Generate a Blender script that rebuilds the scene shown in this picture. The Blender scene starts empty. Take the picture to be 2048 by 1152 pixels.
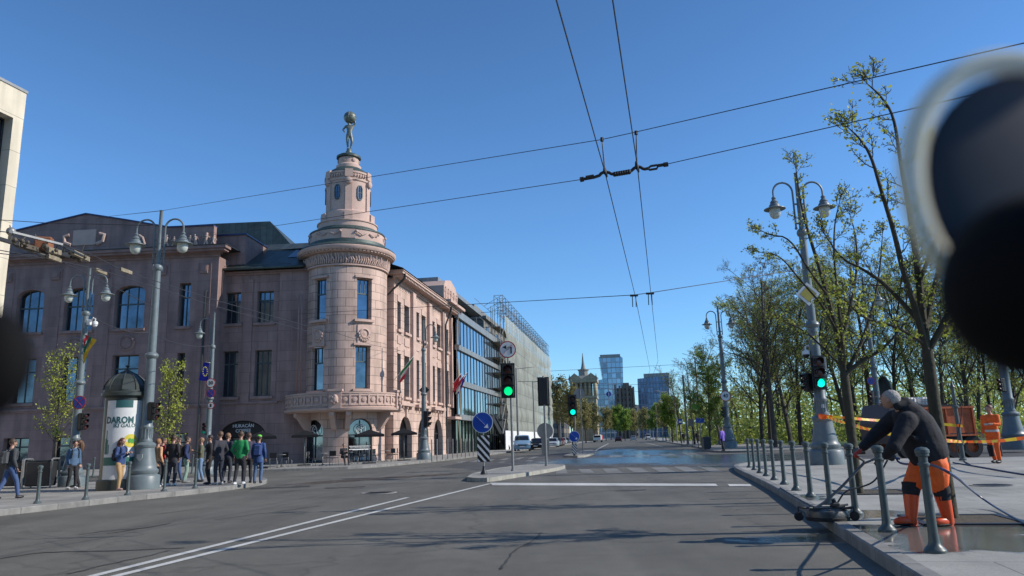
import bpy, bmesh, math, random
from mathutils import Vector, Matrix, noise as mnoise
R = math.radians
PI = math.pi
S = bpy.context.scene
COL = S.collection
random.seed(7)

# ---------------------------------------------------------------- camera
F = 1490.0                       # focal length in photograph pixels (2048 wide)
PITCH, ROLL, CAMH = R(11.5), R(1.65), 1.36
fw = Vector((0, math.cos(PITCH), math.sin(PITCH)))
r0 = Vector((1, 0, 0)); u0 = Vector((0, -math.sin(PITCH), math.cos(PITCH)))
cr = r0 * math.cos(ROLL) - u0 * math.sin(ROLL)
cu = u0 * math.cos(ROLL) + r0 * math.sin(ROLL)
EYE = Vector((0, 0, CAMH))
cam = bpy.data.cameras.new("camera"); camo = bpy.data.objects.new("camera", cam); COL.objects.link(camo)
cam.sensor_width = 36; cam.lens = F / 2048 * 36; cam.clip_start = .01; cam.clip_end = 6000
camo.matrix_world = Matrix.Translation(EYE) @ Matrix((cr, cu, -fw)).transposed().to_4x4()
cam.dof.use_dof = True; cam.dof.focus_distance = 30; cam.dof.aperture_fstop = 7.5
S.camera = camo

# ---------------------------------------------------------------- sky, sun, exposure
SUN_EL, SUN_AZ = R(33), R(94)    # azimuth measured clockwise from +Y (the way the camera looks)
S.world = bpy.data.worlds.new("World"); S.world.use_nodes = True
wt = S.world.node_tree; wt.nodes.clear()
sky = wt.nodes.new("ShaderNodeTexSky"); sky.sky_type = 'NISHITA'; sky.sun_disc = False
sky.sun_elevation = SUN_EL; sky.sun_rotation = SUN_AZ
sky.air_density = 1.0; sky.dust_density = .0; sky.ozone_density = 3.5; sky.altitude = 100
wb = wt.nodes.new("ShaderNodeBackground"); wb.inputs[1].default_value = .15
wo = wt.nodes.new("ShaderNodeOutputWorld")
hs = wt.nodes.new("ShaderNodeVectorMath"); hs.operation = 'MULTIPLY'; hs.inputs[1].default_value = (.71, 1.03, 1.29)
wtc = wt.nodes.new("ShaderNodeTexCoord"); wsx = wt.nodes.new("ShaderNodeSeparateXYZ"); wmr = wt.nodes.new("ShaderNodeMapRange")
wmr.inputs[1].default_value = .28; wmr.inputs[2].default_value = .58; wmr.inputs[3].default_value = .92; wmr.inputs[4].default_value = .80; wmr.interpolation_type = 'SMOOTHSTEP'
wvs = wt.nodes.new("ShaderNodeVectorMath"); wvs.operation = 'SCALE'
wt.links.new(wtc.outputs['Generated'], wsx.inputs[0]); wt.links.new(wsx.outputs[2], wmr.inputs[0]); wt.links.new(sky.outputs[0], wvs.inputs[0]); wt.links.new(wmr.outputs[0], wvs.inputs['Scale'])
wt.links.new(wvs.outputs[0], hs.inputs[0]); wt.links.new(hs.outputs[0], wb.inputs[0]); wt.links.new(wb.outputs[0], wo.inputs[0])
sl = bpy.data.lights.new("sun", 'SUN'); sl.energy = 5.0; sl.angle = R(.4); sl.color = (1, .93, .84)
so = bpy.data.objects.new("sun", sl); COL.objects.link(so)
sd = Vector((math.sin(SUN_AZ) * math.cos(SUN_EL), math.cos(SUN_AZ) * math.cos(SUN_EL), math.sin(SUN_EL)))
so.rotation_euler = sd.to_track_quat('Z', 'Y').to_euler()
S.view_settings.view_transform = 'Standard'; S.view_settings.look = 'None'
S.view_settings.exposure = 0; S.view_settings.gamma = 1
S.cycles.max_bounces = 6; S.cycles.diffuse_bounces = 2; S.cycles.glossy_bounces = 3; S.cycles.transparent_max_bounces = 10
S.cycles.use_denoising = True

# ---------------------------------------------------------------- pixel -> world
def ray(px, py):
    return fw + cr * ((px - 1024) / F) - cu * ((py - 576) / F)
def G(px, py, z=0.0):
    d = ray(px, py); t = (z - CAMH) / d.z
    return Vector((d.x * t, d.y * t, z))
def P(px, py, Y):
    d = ray(px, py); t = Y / d.y
    return EYE + d * t
def U(px, py):
    d = ray(px, py); return d.x / d.y
def zof(px, py, Y): return P(px, py, Y).z
def rz2(a, v): return Vector((v[0]*math.cos(a)-v[1]*math.sin(a), v[0]*math.sin(a)+v[1]*math.cos(a), v[2] if len(v) > 2 else 0))

# ---------------------------------------------------------------- materials
def mat(name, c, r=.6, metal=0, var=.12, vs=2.0, bump=0, bs=25, brick=None, alpha=1, emis=None, spec=.5, vs2=None, obj=False, stretch=None, joint=.55, transl=0):
    m = bpy.data.materials.new(name); m.use_nodes = True
    nt = m.node_tree; N = nt.nodes; L = nt.links
    b = N['Principled BSDF']; b.inputs['Roughness'].default_value = r; b.inputs['Metallic'].default_value = metal
    b.inputs['Specular IOR Level'].default_value = spec
    tc = N.new('ShaderNodeTexCoord'); src = tc.outputs['Object' if obj else 'UV']
    if stretch:
        mp = N.new('ShaderNodeMapping'); mp.inputs['Scale'].default_value = stretch; L.new(src, mp.inputs[0]); src0 = mp.outputs[0]
    else: src0 = src
    n1 = N.new('ShaderNodeTexNoise'); n1.inputs['Scale'].default_value = vs; n1.inputs['Detail'].default_value = 6; n1.inputs['Roughness'].default_value = .65
    L.new(src0, n1.inputs['Vector'])
    rp = N.new('ShaderNodeMapRange'); rp.inputs[1].default_value = .3; rp.inputs[2].default_value = .7
    rp.inputs[3].default_value = 1 - var; rp.inputs[4].default_value = 1 + var
    L.new(n1.outputs[0], rp.inputs[0])
    vm = N.new('ShaderNodeVectorMath'); vm.operation = 'SCALE'; vm.inputs[0].default_value = c[:3]
    L.new(rp.outputs[0], vm.inputs['Scale']); col = vm.outputs[0]
    if brick:
        bt = N.new('ShaderNodeTexBrick'); bt.inputs['Scale'].default_value = 1
        bt.inputs['Brick Width'].default_value = brick[0]; bt.inputs['Row Height'].default_value = brick[1]
        bt.inputs['Mortar Size'].default_value = brick[2]; bt.inputs['Mortar Smooth'].default_value = .1
        v = brick[3] if len(brick) > 3 else .1
        bt.inputs['Color1'].default_value = (1-v, 1-v, 1-v, 1); bt.inputs['Color2'].default_value = (1+v, 1+v*.9, 1+v*.8, 1)
        bt.inputs['Mortar'].default_value = (joint, joint, joint, 1)
        L.new(src, bt.inputs['Vector'])
        v2 = N.new('ShaderNodeVectorMath'); v2.operation = 'MULTIPLY'; L.new(col, v2.inputs[0]); L.new(bt.outputs[0], v2.inputs[1]); col = v2.outputs[0]
    if brick and not stretch:
        ms = N.new('ShaderNodeMapping'); ms.inputs['Scale'].default_value = (1.6, .12, 1); L.new(src, ms.inputs[0])
        n3 = N.new('ShaderNodeTexNoise'); n3.inputs['Scale'].default_value = 1.0; n3.inputs['Detail'].default_value = 5; L.new(ms.outputs[0], n3.inputs['Vector'])
        r3 = N.new('ShaderNodeMapRange'); r3.inputs[1].default_value = .35; r3.inputs[2].default_value = .62; r3.inputs[3].default_value = .80; r3.inputs[4].default_value = 1.08; L.new(n3.outputs[0], r3.inputs[0])
        v5 = N.new('ShaderNodeVectorMath'); v5.operation = 'SCALE'; L.new(col, v5.inputs[0]); L.new(r3.outputs[0], v5.inputs['Scale']); col = v5.outputs[0]
    L.new(col, b.inputs['Base Color'])
    if bump:
        n2 = N.new('ShaderNodeTexNoise'); n2.inputs['Scale'].default_value = bs; n2.inputs['Detail'].default_value = 5; L.new(src, n2.inputs['Vector'])
        bp = N.new('ShaderNodeBump'); bp.inputs['Strength'].default_value = bump; bp.inputs['Distance'].default_value = .02
        L.new(n2.outputs[0], bp.inputs['Height']); L.new(bp.outputs[0], b.inputs['Normal'])
    if alpha < 1: b.inputs['Alpha'].default_value = alpha
    if emis: b.inputs['Emission Color'].default_value = (*c[:3], 1); b.inputs['Emission Strength'].default_value = emis
    if transl:
        tr = N.new('ShaderNodeBsdfTranslucent'); L.new(col, tr.inputs[0]); mx = N.new('ShaderNodeMixShader'); mx.inputs[0].default_value = transl
        L.new(b.outputs[0], mx.inputs[1]); L.new(tr.outputs[0], mx.inputs[2]); L.new(mx.outputs[0], N['Material Output'].inputs[0])
    return m
_mc = {}
def paint(c, r=.5, metal=0, var=.08, **k):
    key = (tuple(c), r, metal, var, tuple(sorted(k.items())))
    if key not in _mc: _mc[key] = mat('paint', c, r, metal, var, **k)
    return _mc[key]

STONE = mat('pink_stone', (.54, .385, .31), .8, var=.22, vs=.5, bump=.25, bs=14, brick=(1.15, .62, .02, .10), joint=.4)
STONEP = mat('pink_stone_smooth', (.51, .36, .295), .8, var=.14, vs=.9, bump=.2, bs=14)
STONEB = mat('shaded_brown_stone', (.275, .18, .16), .85, var=.22, vs=.45, bump=.25, bs=14, brick=(1.5, .75, .014, .08), joint=.78)  # brown stone of the left wing, albedo lowered further to deepen its shade
SLATE = mat('roof_metal', (.065, .08, .075), .45, metal=.3, var=.3, vs=1.5, brick=(.55, 40, .02, .1), joint=.5)
ROOFD = mat('dark_roof_metal', (.035, .042, .045), .5, metal=.3, var=.3, vs=2)
COPPER = mat('aged_copper', (.055, .08, .072), .55, metal=.2, var=.3, vs=4)
GLASSD = mat('window_glass', (.13, .155, .19), .04, metal=1, var=.45, vs=.5, bump=.12, bs=1.2)
GLASSB = mat('office_glass', (.30, .40, .52), .03, metal=.9, var=.12, vs=.3)
WFRAME = mat('window_frame_paint', (.06, .085, .085), .5)
POLE = mat('lamp_post_paint', (.135, .165, .172), .42, var=.14, vs=6, spec=.5, obj=True)
POLED = mat('bollard_paint', (.07, .092, .092), .42, var=.2, vs=9, obj=True)
GALV = mat('galvanised_steel', (.26, .26, .25), .5, metal=.5, var=.15, vs=8, obj=True)
BLACK = mat('black_plastic', (.012, .012, .013), .45, var=.1)
DARKM = mat('dark_metal', (.03, .032, .035), .5, metal=.2, var=.2, obj=True)
WIRE = mat('wire_metal', (.03, .032, .04), .6, var=.1)
CONC = mat('concrete', (.27, .26, .24), .85, var=.22, vs=3, bump=.3, bs=40)
KERB = mat('kerb_granite', (.21, .205, .19), .8, var=.25, vs=4, bump=.3, bs=60, brick=(1.0, 30, .012, .08), joint=.5)
WHITE = mat('white_paint', (.7, .7, .68), .55, var=.08, vs=5)
GLOBE = mat('lamp_glass', (.62, .66, .6), .12, var=.05, transl=.3)
RED = mat('red_paint', (.5, .02, .02), .4)
BLUE = mat('sign_blue', (.012, .06, .34), .35)
OPAL = mat('sign_white', (.66, .66, .64), .4)
RUBBER = mat('rubber', (.018, .018, .02), .8)
def lampmat(n, c, s):
    m = mat(n, c, .3, var=0, emis=s); return m
GREEN = lampmat('green_signal', (.0, .85, .52), 1.6)
GREEN2 = lampmat('green_signal_mint', (.0, .78, .22), 1.3)
LENS = mat('dark_signal_lens', (.05, .012, .01), .25)
WIND = mat('car_window', (.012, .014, .017), .06, spec=.8)

# ---------------------------------------------------------------- mesh builder
class MB:
    def __init__(s): s.v = []; s.f = []; s.uv = {}; s.T = None; s.sm = set()
    def add(s, vs, fs, smooth=False, uvs=None):
        o = len(s.v)
        for p in vs:
            p = Vector(p)
            s.v.append(s.T @ p if s.T else p)
        for i, f in enumerate(fs):
            if uvs: s.uv[len(s.f)] = uvs[i]
            if smooth: s.sm.add(len(s.f))
            s.f.append(tuple(o + j for j in f))
        return s
    def box(s, c, d, rz=0, bev=0, M=None):
        x, y, z = d[0]/2, d[1]/2, d[2]/2
        if bev:
            b = min(bev, x*.9, y*.9, z*.9); vs = []; fs = []
            for k, (e, zz) in enumerate(((b, -z), (0, -z+b), (0, z-b), (b, z))):
                X, Y2 = x-e, y-e; b2 = b
                vs += [(X, -Y2+b2, zz), (X, Y2-b2, zz), (X-b2, Y2, zz), (-X+b2, Y2, zz), (-X, Y2-b2, zz), (-X, -Y2+b2, zz), (-X+b2, -Y2, zz), (X-b2, -Y2, zz)]
            for k in range(3):
                for i in range(8): j = (i+1) % 8; fs.append((k*8+i, k*8+j, k*8+8+j, k*8+8+i))
            fs.append(tuple(range(7, -1, -1))); fs.append(tuple(range(24, 32)))
        else:
            vs = [(a*x, b_*y, c_*z) for c_ in (-1, 1) for a, b_ in ((-1, -1), (1, -1), (1, 1), (-1, 1))]
            fs = [(3, 2, 1, 0), (4, 5, 6, 7), (0, 1, 5, 4), (1, 2, 6, 5), (2, 3, 7, 6), (3, 0, 4, 7)]
        Mx = Matrix.Translation(Vector(c)) @ (M if M else Matrix.Rotation(rz, 4, 'Z'))
        return s.add([Mx @ Vector(v) for v in vs], fs)
    def bx(s, x0, x1, y0, y1, z0, z1, bev=0):
        return s.box(((x0+x1)/2, (y0+y1)/2, (z0+z1)/2), (abs(x1-x0), abs(y1-y0), abs(z1-z0)), bev=bev)
    def bar(s, a, b, w, h=None):           # square bar between two points
        a = Vector(a); b = Vector(b); d = b-a; h = h or w
        q = d.to_track_quat('Z', 'Y').to_matrix().to_4x4()
        return s.box((a+b)/2, (w, h, d.length), M=q)
    def tube(s, pts, r, n=8, caps=True, smooth=True):
        pts = [Vector(p) for p in pts]; rs = r if isinstance(r, (list, tuple)) else [r]*len(pts)
        vs = []; fs = []; ref = None
        for i, p in enumerate(pts):
            t = (pts[min(i+1, len(pts)-1)] - pts[max(i-1, 0)]).normalized()
            if ref is None: ref = Vector((0, 0, 1)) if abs(t.z) < .9 else Vector((1, 0, 0))
            x = t.cross(ref)
            if x.length < 1e-5: x = t.cross(Vector((0, 1, .1)))
            x.normalize(); y = x.cross(t).normalized(); ref = y
            for k in range(n):
                a = 2*PI*k/n; vs.append(p + (x*math.cos(a) + y*math.sin(a))*rs[i])
        for i in range(len(pts)-1):
            for k in range(n): j = (k+1) % n; fs.append((i*n+k, i*n+j, i*n+n+j, i*n+n+k))
        if caps and rs[0] > 1e-4: s.add(vs[:n], [tuple(range(n-1, -1, -1))])
        if caps and rs[-1] > 1e-4: s.add(vs[-n:], [tuple(range(n))])
        return s.add(vs, fs, smooth)
    def lathe(s, prof, c=(0, 0, 0), n=24, M=None, a0=0, a1=2*PI, smooth=True):
        full = abs(a1-a0-2*PI) < 1e-6; m = n if full else n+1
        vs = []; fs = []; c = Vector(c); uv = []
        rr = max(p[0] for p in prof)
        for (r, z) in prof:
            for k in range(m):
                a = a0+(a1-a0)*k/n; p = Vector((r*math.cos(a), r*math.sin(a), z))
                vs.append(c + (M @ p if M else p))
        for i in range(len(prof)-1):
            for k in range(n):
                j = (k+1) % m if full else k+1
                fs.append((i*m+k, i*m+j, i*m+m+j, i*m+m+k))
                A, B = rr*(a0+(a1-a0)*k/n), rr*(a0+(a1-a0)*(k+1)/n); z0, z1 = prof[i][1], prof[i+1][1]
                if abs(z1-z0) < 1e-4: z1 = z0 + prof[i+1][0]-prof[i][0]
                uv.append(((A, z0), (B, z0), (B, z1), (A, z1)))
        return s.add(vs, fs, smooth, uv)
    def sph(s, c, r, n=12, m=8, M=None, f=None):
        r = r if isinstance(r, (tuple, list)) else (r, r, r); vs = []; fs = []; c = Vector(c)
        for i in range(m+1):
            t = PI*i/m
            for k in range(n):
                a = 2*PI*k/n; p = Vector((r[0]*math.sin(t)*math.cos(a), r[1]*math.sin(t)*math.sin(a), r[2]*math.cos(t)))
                if f: p = f(p)
                vs.append(c + (M @ p if M else p))
        for i in range(m):
            for k in range(n): j = (k+1) % n; fs.append((i*n+k, i*n+n+k, i*n+n+j, i*n+j))
        return s.add(vs, fs, True)
    def prism(s, poly, d, M=None, uvs=None):  # poly in XZ plane at y=0, extruded to y=d
        n = len(poly); vs = [(x, 0, z) for x, z in poly] + [(x, d, z) for x, z in poly]
        if M: vs = [M @ Vector(v) for v in vs]
        area = sum(poly[i][0]*poly[(i+1) % n][1]-poly[(i+1) % n][0]*poly[i][1] for i in range(n))
        fs = [tuple(range(n)), tuple(range(2*n-1, n-1, -1))] + [(i, n+i, n+(i+1) % n, (i+1) % n) for i in range(n)]
        if area < 0: fs = [tuple(reversed(f)) for f in fs]
        return s.add(vs, fs)
    def slab(s, poly, z0, z1):             # horizontal polygon (list of xy) from z0 to z1
        n = len(poly); area = sum(poly[i][0]*poly[(i+1) % n][1]-poly[(i+1) % n][0]*poly[i][1] for i in range(n))
        if area < 0: poly = list(reversed(poly))
        vs = [(p[0], p[1], z0) for p in poly] + [(p[0], p[1], z1) for p in poly]
        fs = [tuple(range(n, 2*n))] + [(i, (i+1) % n, n+(i+1) % n, n+i) for i in range(n)]
        return s.add(vs, fs)
    def quad(s, a, b, c, d, uv=None): return s.add([a, b, c, d], [(0, 1, 2, 3)], uvs=[uv] if uv else None)
    def sheet(s, poly, z):
        n = len(poly); area = sum(poly[i][0]*poly[(i+1) % n][1]-poly[(i+1) % n][0]*poly[i][1] for i in range(n))
        if area < 0: poly = list(reversed(poly))
        return s.add([(p[0], p[1], z) for p in poly], [tuple(range(n))])
    def disc(s, c, r, d, n=28, axis='Y'):  # disc facing -Y, thickness d
        poly = [(r*math.cos(2*PI*k/n), r*math.sin(2*PI*k/n)) for k in range(n)]
        return s.prism(poly, d, Matrix.Translation(Vector(c)))
    def build(s, name, m, parent=None, loc=None, rz=0):
        me = bpy.data.meshes.new(name); me.from_pydata([tuple(v) for v in s.v], [], s.f)
        me.materials.append(m)
        ul = me.uv_layers.new(name='UVMap'); data = ul.data; V = s.v
        for fi, pl in enumerate(me.polygons):
            if fi in s.uv and s.uv[fi]:
                for li, t in zip(pl.loop_indices, s.uv[fi]): data[li].uv = t
            else:
                nx, ny, nz = (abs(q) for q in pl.normal)
                for li in pl.loop_indices:
                    p = V[me.loops[li].vertex_index]
                    if nz >= nx and nz >= ny: data[li].uv = (p.x, p.y)
                    elif nx > ny: data[li].uv = (p.y, p.z)
                    else: data[li].uv = (p.x, p.z)
        if s.sm:
            for i in s.sm: me.polygons[i].use_smooth = True
            bm = bmesh.new(); bm.from_mesh(me); bmesh.ops.remove_doubles(bm, verts=bm.verts, dist=1e-5)
            for e in bm.edges:
                if len(e.link_faces) == 2 and e.calc_face_angle(0) > R(38): e.smooth = False
            bm.to_mesh(me); bm.free()
        o = bpy.data.objects.new(name, me); COL.objects.link(o)
        if parent: o.parent = parent
        if loc is not None: o.location = loc
        if rz: o.rotation_euler.z = rz
        return o

def tag(o, label=None, cat=None, group=None, kind=None):
    if label: o['label'] = label
    if cat: o['category'] = cat
    if group: o['group'] = group
    if kind: o['kind'] = kind
    return o
def E(name, loc=(0, 0, 0), rz=0, label=None, cat=None, group=None):
    o = bpy.data.objects.new(name, None); COL.objects.link(o); o.location = loc; o.rotation_euler.z = rz
    o.empty_display_size = .2
    return tag(o, label, cat, group)
KIDS = {}
def copy_tree(o, parent=None, loc=None, rz=None, label=None, group=None, scale=None):
    c = o.copy(); COL.objects.link(c)
    if parent: c.parent = parent
    if loc is not None: c.location = loc
    if rz is not None: c.rotation_euler.z = rz
    if scale is not None: c.scale = scale if isinstance(scale, (tuple, list)) else (scale,)*3
    if label: c['label'] = label
    if group: c['group'] = group
    for ch in o.children:
        copy_tree(ch, c)
    return c
def text(body, size, m, parent, loc, ext=.004, rot=(PI/2, 0, 0), name='lettering', bold=0, sx=1):
    cu_ = bpy.data.curves.new(name, 'FONT'); cu_.body = body; cu_.size = size; cu_.extrude = ext; cu_.offset = bold
    cu_.align_x = 'CENTER'; cu_.align_y = 'CENTER'; cu_.resolution_u = 3
    o = bpy.data.objects.new(name, cu_); COL.objects.link(o)
    bpy.context.view_layer.update()
    me = bpy.data.meshes.new_from_object(o.evaluated_get(bpy.context.evaluated_depsgraph_get()))
    bpy.data.objects.remove(o)
    me.materials.clear(); me.materials.append(m)
    o = bpy.data.objects.new(name, me); COL.objects.link(o); o.parent = parent; o.location = loc; o.rotation_euler = rot; o.scale = (sx, 1, 1)
    return o
ORD = ['nearest', 'second', 'third', 'fourth', 'fifth', 'sixth', 'seventh', 'eighth', 'ninth', 'tenth', 'eleventh', 'twelfth', 'thirteenth', 'fourteenth', 'fifteenth']
# ================================================================ ground, road, pavements
def ground_mat(name, c, speck=.35, wet=None, brick=None, rough=.82, patch=.22, joint=.6, cracks=False, bumpd=.006, fine=90, wr=.15, wb_=.25):
    m = bpy.data.materials.new(name); m.use_nodes = True; nt = m.node_tree; N = nt.nodes; L = nt.links
    b = N['Principled BSDF']; tc = N.new('ShaderNodeTexCoord'); P0 = tc.outputs['Object']
    def noise(sc, det=6, ro=.6, vec=P0):
        n = N.new('ShaderNodeTexNoise'); n.inputs['Scale'].default_value = sc; n.inputs['Detail'].default_value = det; n.inputs['Roughness'].default_value = ro
        L.new(vec, n.inputs['Vector']); return n.outputs[0]
    def rng(x, a, b_, c_, d):
        r = N.new('ShaderNodeMapRange'); r.inputs[1].default_value = a; r.inputs[2].default_value = b_; r.inputs[3].default_value = c_; r.inputs[4].default_value = d
        L.new(x, r.inputs[0]); return r.outputs[0]
    def op(k, a, b_):
        q = N.new('ShaderNodeMath'); q.operation = k
        for i, x in enumerate((a, b_)):
            if isinstance(x, (int, float)): q.inputs[i].default_value = x
            else: L.new(x, q.inputs[i])
        return q.outputs[0]
    f = op('MULTIPLY', rng(noise(fine, 3, .8), .3, .7, 1-speck, 1+speck), rng(noise(.35, 5), .3, .7, 1-patch, 1+patch))
    f = op('MULTIPLY', f, rng(noise(3.5, 6, .7), .3, .7, .9, 1.1))
    mp = N.new('ShaderNodeMapping'); mp.inputs['Rotation'].default_value = (0, 0, R(11)); mp.inputs['Scale'].default_value = (1.1, .05, 1); L.new(P0, mp.inputs[0])
    f = op('MULTIPLY', f, rng(noise(1.0, 4, .6, mp.outputs[0]), .35, .65, .9, 1.1))
    if cracks:
        vo = N.new('ShaderNodeTexVoronoi'); vo.feature = 'DISTANCE_TO_EDGE'; vo.inputs['Scale'].default_value = .16
        vv = N.new('ShaderNodeVectorMath'); vv.operation = 'ADD'; L.new(P0, vv.inputs[0])
        nn = N.new('ShaderNodeTexNoise'); nn.inputs['Scale'].default_value = .9; nn.inputs['Detail'].default_value = 5; L.new(P0, nn.inputs['Vector'])
        v3 = N.new('ShaderNodeVectorMath'); v3.operation = 'SCALE'; v3.inputs['Scale'].default_value = 2.2; L.new(nn.outputs[1], v3.inputs[0]); L.new(v3.outputs[0], vv.inputs[1])
        L.new(vv.outputs[0], vo.inputs['Vector']); f = op('MULTIPLY', f, rng(vo.outputs[0], .0, .010, .72, 1.0))
    vm = N.new('ShaderNodeVectorMath'); vm.operation = 'SCALE'; vm.inputs[0].default_value = c; L.new(f, vm.inputs['Scale']); col = vm.outputs[0]
    height = noise(fine, 3, .8)
    if brick:
        bt = N.new('ShaderNodeTexBrick'); bt.inputs['Scale'].default_value = 1; bt.inputs['Brick Width'].default_value = brick[0]; bt.inputs['Row Height'].default_value = brick[1]
        bt.inputs['Mortar Size'].default_value = brick[2]; v = brick[3]
        bt.inputs['Color1'].default_value = (1-v, 1-v, 1-v, 1); bt.inputs['Color2'].default_value = (1+v, 1+v, 1+v, 1); bt.inputs['Mortar'].default_value = (joint,)*3+(1,)
        mq = N.new('ShaderNodeMapping'); mq.inputs['Rotation'].default_value = (0, 0, R(brick[4])); L.new(P0, mq.inputs[0]); L.new(mq.outputs[0], bt.inputs['Vector'])
        v2 = N.new('ShaderNodeVectorMath'); v2.operation = 'MULTIPLY'; L.new(col, v2.inputs[0]); L.new(bt.outputs[0], v2.inputs[1]); col = v2.outputs[0]
        height = op('ADD', op('MULTIPLY', height, .4), op('MULTIPLY', bt.outputs[1], -1.0))
    bp = N.new('ShaderNodeBump'); bp.inputs['Distance'].default_value = bumpd; L.new(height, bp.inputs['Height'])
    if wet:
        mask = None
        for (cx, cy, rx, ry, rot) in wet:
            mm = N.new('ShaderNodeMapping'); mm.vector_type = 'TEXTURE'; mm.inputs['Location'].default_value = (cx, cy, 0); mm.inputs['Rotation'].default_value = (0, 0, R(rot)); mm.inputs['Scale'].default_value = (rx, ry, 1)
            L.new(P0, mm.inputs[0]); ln = N.new('ShaderNodeVectorMath'); ln.operation = 'LENGTH'; L.new(mm.outputs[0], ln.inputs[0])
            k = op('SUBTRACT', 1.0, ln.outputs['Value']); mask = k if mask is None else op('MAXIMUM', mask, k)
        mask = op('ADD', mask, rng(noise(.8, 6, .7), .25, .75, -.55, .45))
        mask = rng(mask, .02, .22, 0, 1)
        L.new(rng(mask, 0, 1, rough, wr), b.inputs['Roughness'])
        v4 = N.new('ShaderNodeVectorMath'); v4.operation = 'SCALE'; L.new(col, v4.inputs[0]); L.new(rng(mask, 0, 1, 1, .5), v4.inputs['Scale']); col = v4.outputs[0]
        L.new(rng(mask, 0, 1, .6, wb_), bp.inputs['Strength'])
        L.new(rng(mask, 0, 1, .3, .8), b.inputs['Specular IOR Level'])
    else:
        b.inputs['Roughness'].default_value = rough; bp.inputs['Strength'].default_value = .6; b.inputs['Specular IOR Level'].default_value = .3
    L.new(bp.outputs[0], b.inputs['Normal']); L.new(col, b.inputs['Base Color'])
    return m
def ell(px, py, rx, ry, rot=0): g = G(px, py); return (g.x, g.y, rx, ry, rot)
WET = [ell(1210, 922, 5.5, 4.6), ell(1340, 917, 9.5, 8.5), ell(1430, 921, 5, 6), ell(1225, 903, 2.4, 16, -12), ell(1290, 905, 5, 12, -10), ell(1665, 1075, 1.35, .55), ell(1500, 932, 2.5, 1.5)]
WETP = [ell(1880, 1090, 2.4, 1.05), ell(1700, 1050, 1.7, .8), ell(2000, 1110, 1.6, .9), ell(1600, 1010, .8, .9)]
ASPH = ground_mat('asphalt', (.118, .113, .096), .85, wet=WET, cracks=True)
PAVER = ground_mat('road_setts', (.085, .083, .08), .25, wet=WET, brick=(.62, .3, .02, .18, 9), joint=.45, wr=.2, wb_=.9, bumpd=.012)
PAVE = ground_mat('pavement_slabs', (.30, .295, .265), .2, wet=WETP, brick=(1.3, .8, .008, .07, 13), joint=.5, bumpd=.003, fine=60, wr=.08)
PAVE2 = ground_mat('pavement_far', (.27, .26, .235), .18, brick=(1.2, .6, .012, .08, 9), joint=.6, fine=60)
GRASS = ground_mat('park_grass', (.055, .085, .02), .5, patch=.35, fine=30)
PAINT = ground_mat('road_paint', (.50, .50, .47), .22, patch=.12, fine=40)
PAINTW = ground_mat('worn_road_paint', (.185, .185, .172), .35, wet=WET, patch=.25, fine=25)
REPAIR = ground_mat('asphalt_repair', (.056, .055, .052), .4, patch=.3)

SA = R(8.6); SV = Vector((math.sin(SA), math.cos(SA), 0)); SN = Vector((math.cos(SA), -math.sin(SA), 0))   # far street direction and its right-hand side
TOP = .14
tag(MB().sheet([(-2500, -2500), (2500, -2500), (2500, 2500), (-2500, 2500)], 0).build('ground', ASPH), kind='structure')

def resample(pts, step=1.2):
    out = []
    for a, b_ in zip(pts, pts[1:]):
        n = max(1, int((b_-a).length/step)) if (b_-a).length < 60 else 1
        for i in range(n): out.append(a.lerp(b_, i/n))
    out.append(pts[-1]); return out
def smooth_path(pts, it=2):
    for _ in range(it):
        q = [pts[0]]
        for a, b_ in zip(pts, pts[1:]): q += [a.lerp(b_, .25), a.lerp(b_, .75)]
        q.append(pts[-1]); pts = q
    return pts
def pavement(name, edge, back, m, z=TOP, kw=.17, kh=.006, closed=False):
    edge = [Vector((p.x, p.y, 0)) for p in edge]
    poly = edge + [Vector((p[0], p[1], 0)) for p in back]
    cen = sum(poly, Vector())/len(poly)
    mb = MB(); e2 = []
    n = len(edge)
    area = sum(poly[i].x*poly[(i+1) % len(poly)].y-poly[(i+1) % len(poly)].x*poly[i].y for i in range(len(poly)))
    sg = 1 if area > 0 else -1
    for i, p in enumerate(edge):
        t = (edge[min(i+1, n-1)]-edge[max(i-1, 0)]).normalized() if not closed else (edge[(i+1) % n]-edge[i-1]).normalized()
        nr = Vector((-t.y, t.x, 0))*sg; e2.append(p+nr*kw)
    inner = e2 + [Vector((p[0], p[1], 0)) for p in back]
    mb.slab([(p.x, p.y) for p in inner], -.05, z)
    tag(mb.build(name, m), kind='structure')
    kb = MB(); ln = 0
    for i in range(n-1 + (1 if closed else 0)):
        j = (i+1) % n
        a, b_, c_, d_ = edge[i], edge[j], e2[j], e2[i]
        if sg < 0: a, b_, c_, d_ = b_, a, d_, c_
        L0 = ln; ln += (edge[j]-edge[i]).length; zt = z+kh
        bvl = (c_-b_).normalized()*.02; bv2 = (d_-a).normalized()*.02
        vs = [(a.x, a.y, -.05), (b_.x, b_.y, -.05), (b_.x, b_.y, zt-.02), (a.x, a.y, zt-.02), (b_.x+bvl.x, b_.y+bvl.y, zt), (a.x+bv2.x, a.y+bv2.y, zt), (c_.x, c_.y, zt), (d_.x, d_.y, zt), (c_.x, c_.y, -.05), (d_.x, d_.y, -.05)]
        kb.add(vs, [(0, 1, 2, 3), (3, 2, 4, 5), (5, 4, 6, 7), (7, 6, 8, 9)], uvs=[((L0, 0), (ln, 0), (ln, .12), (L0, .12)), ((L0, .12), (ln, .12), (ln, .14), (L0, .14)), ((L0, .14), (ln, .14), (ln, .3), (L0, .3)), ((L0, .3), (ln, .3), (ln, .45), (L0, .45))])
    tag(kb.build(name.replace('pavement', '')+'kerb' if 'pavement' in name else name+'_kerb', KERB), kind='structure')

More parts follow.
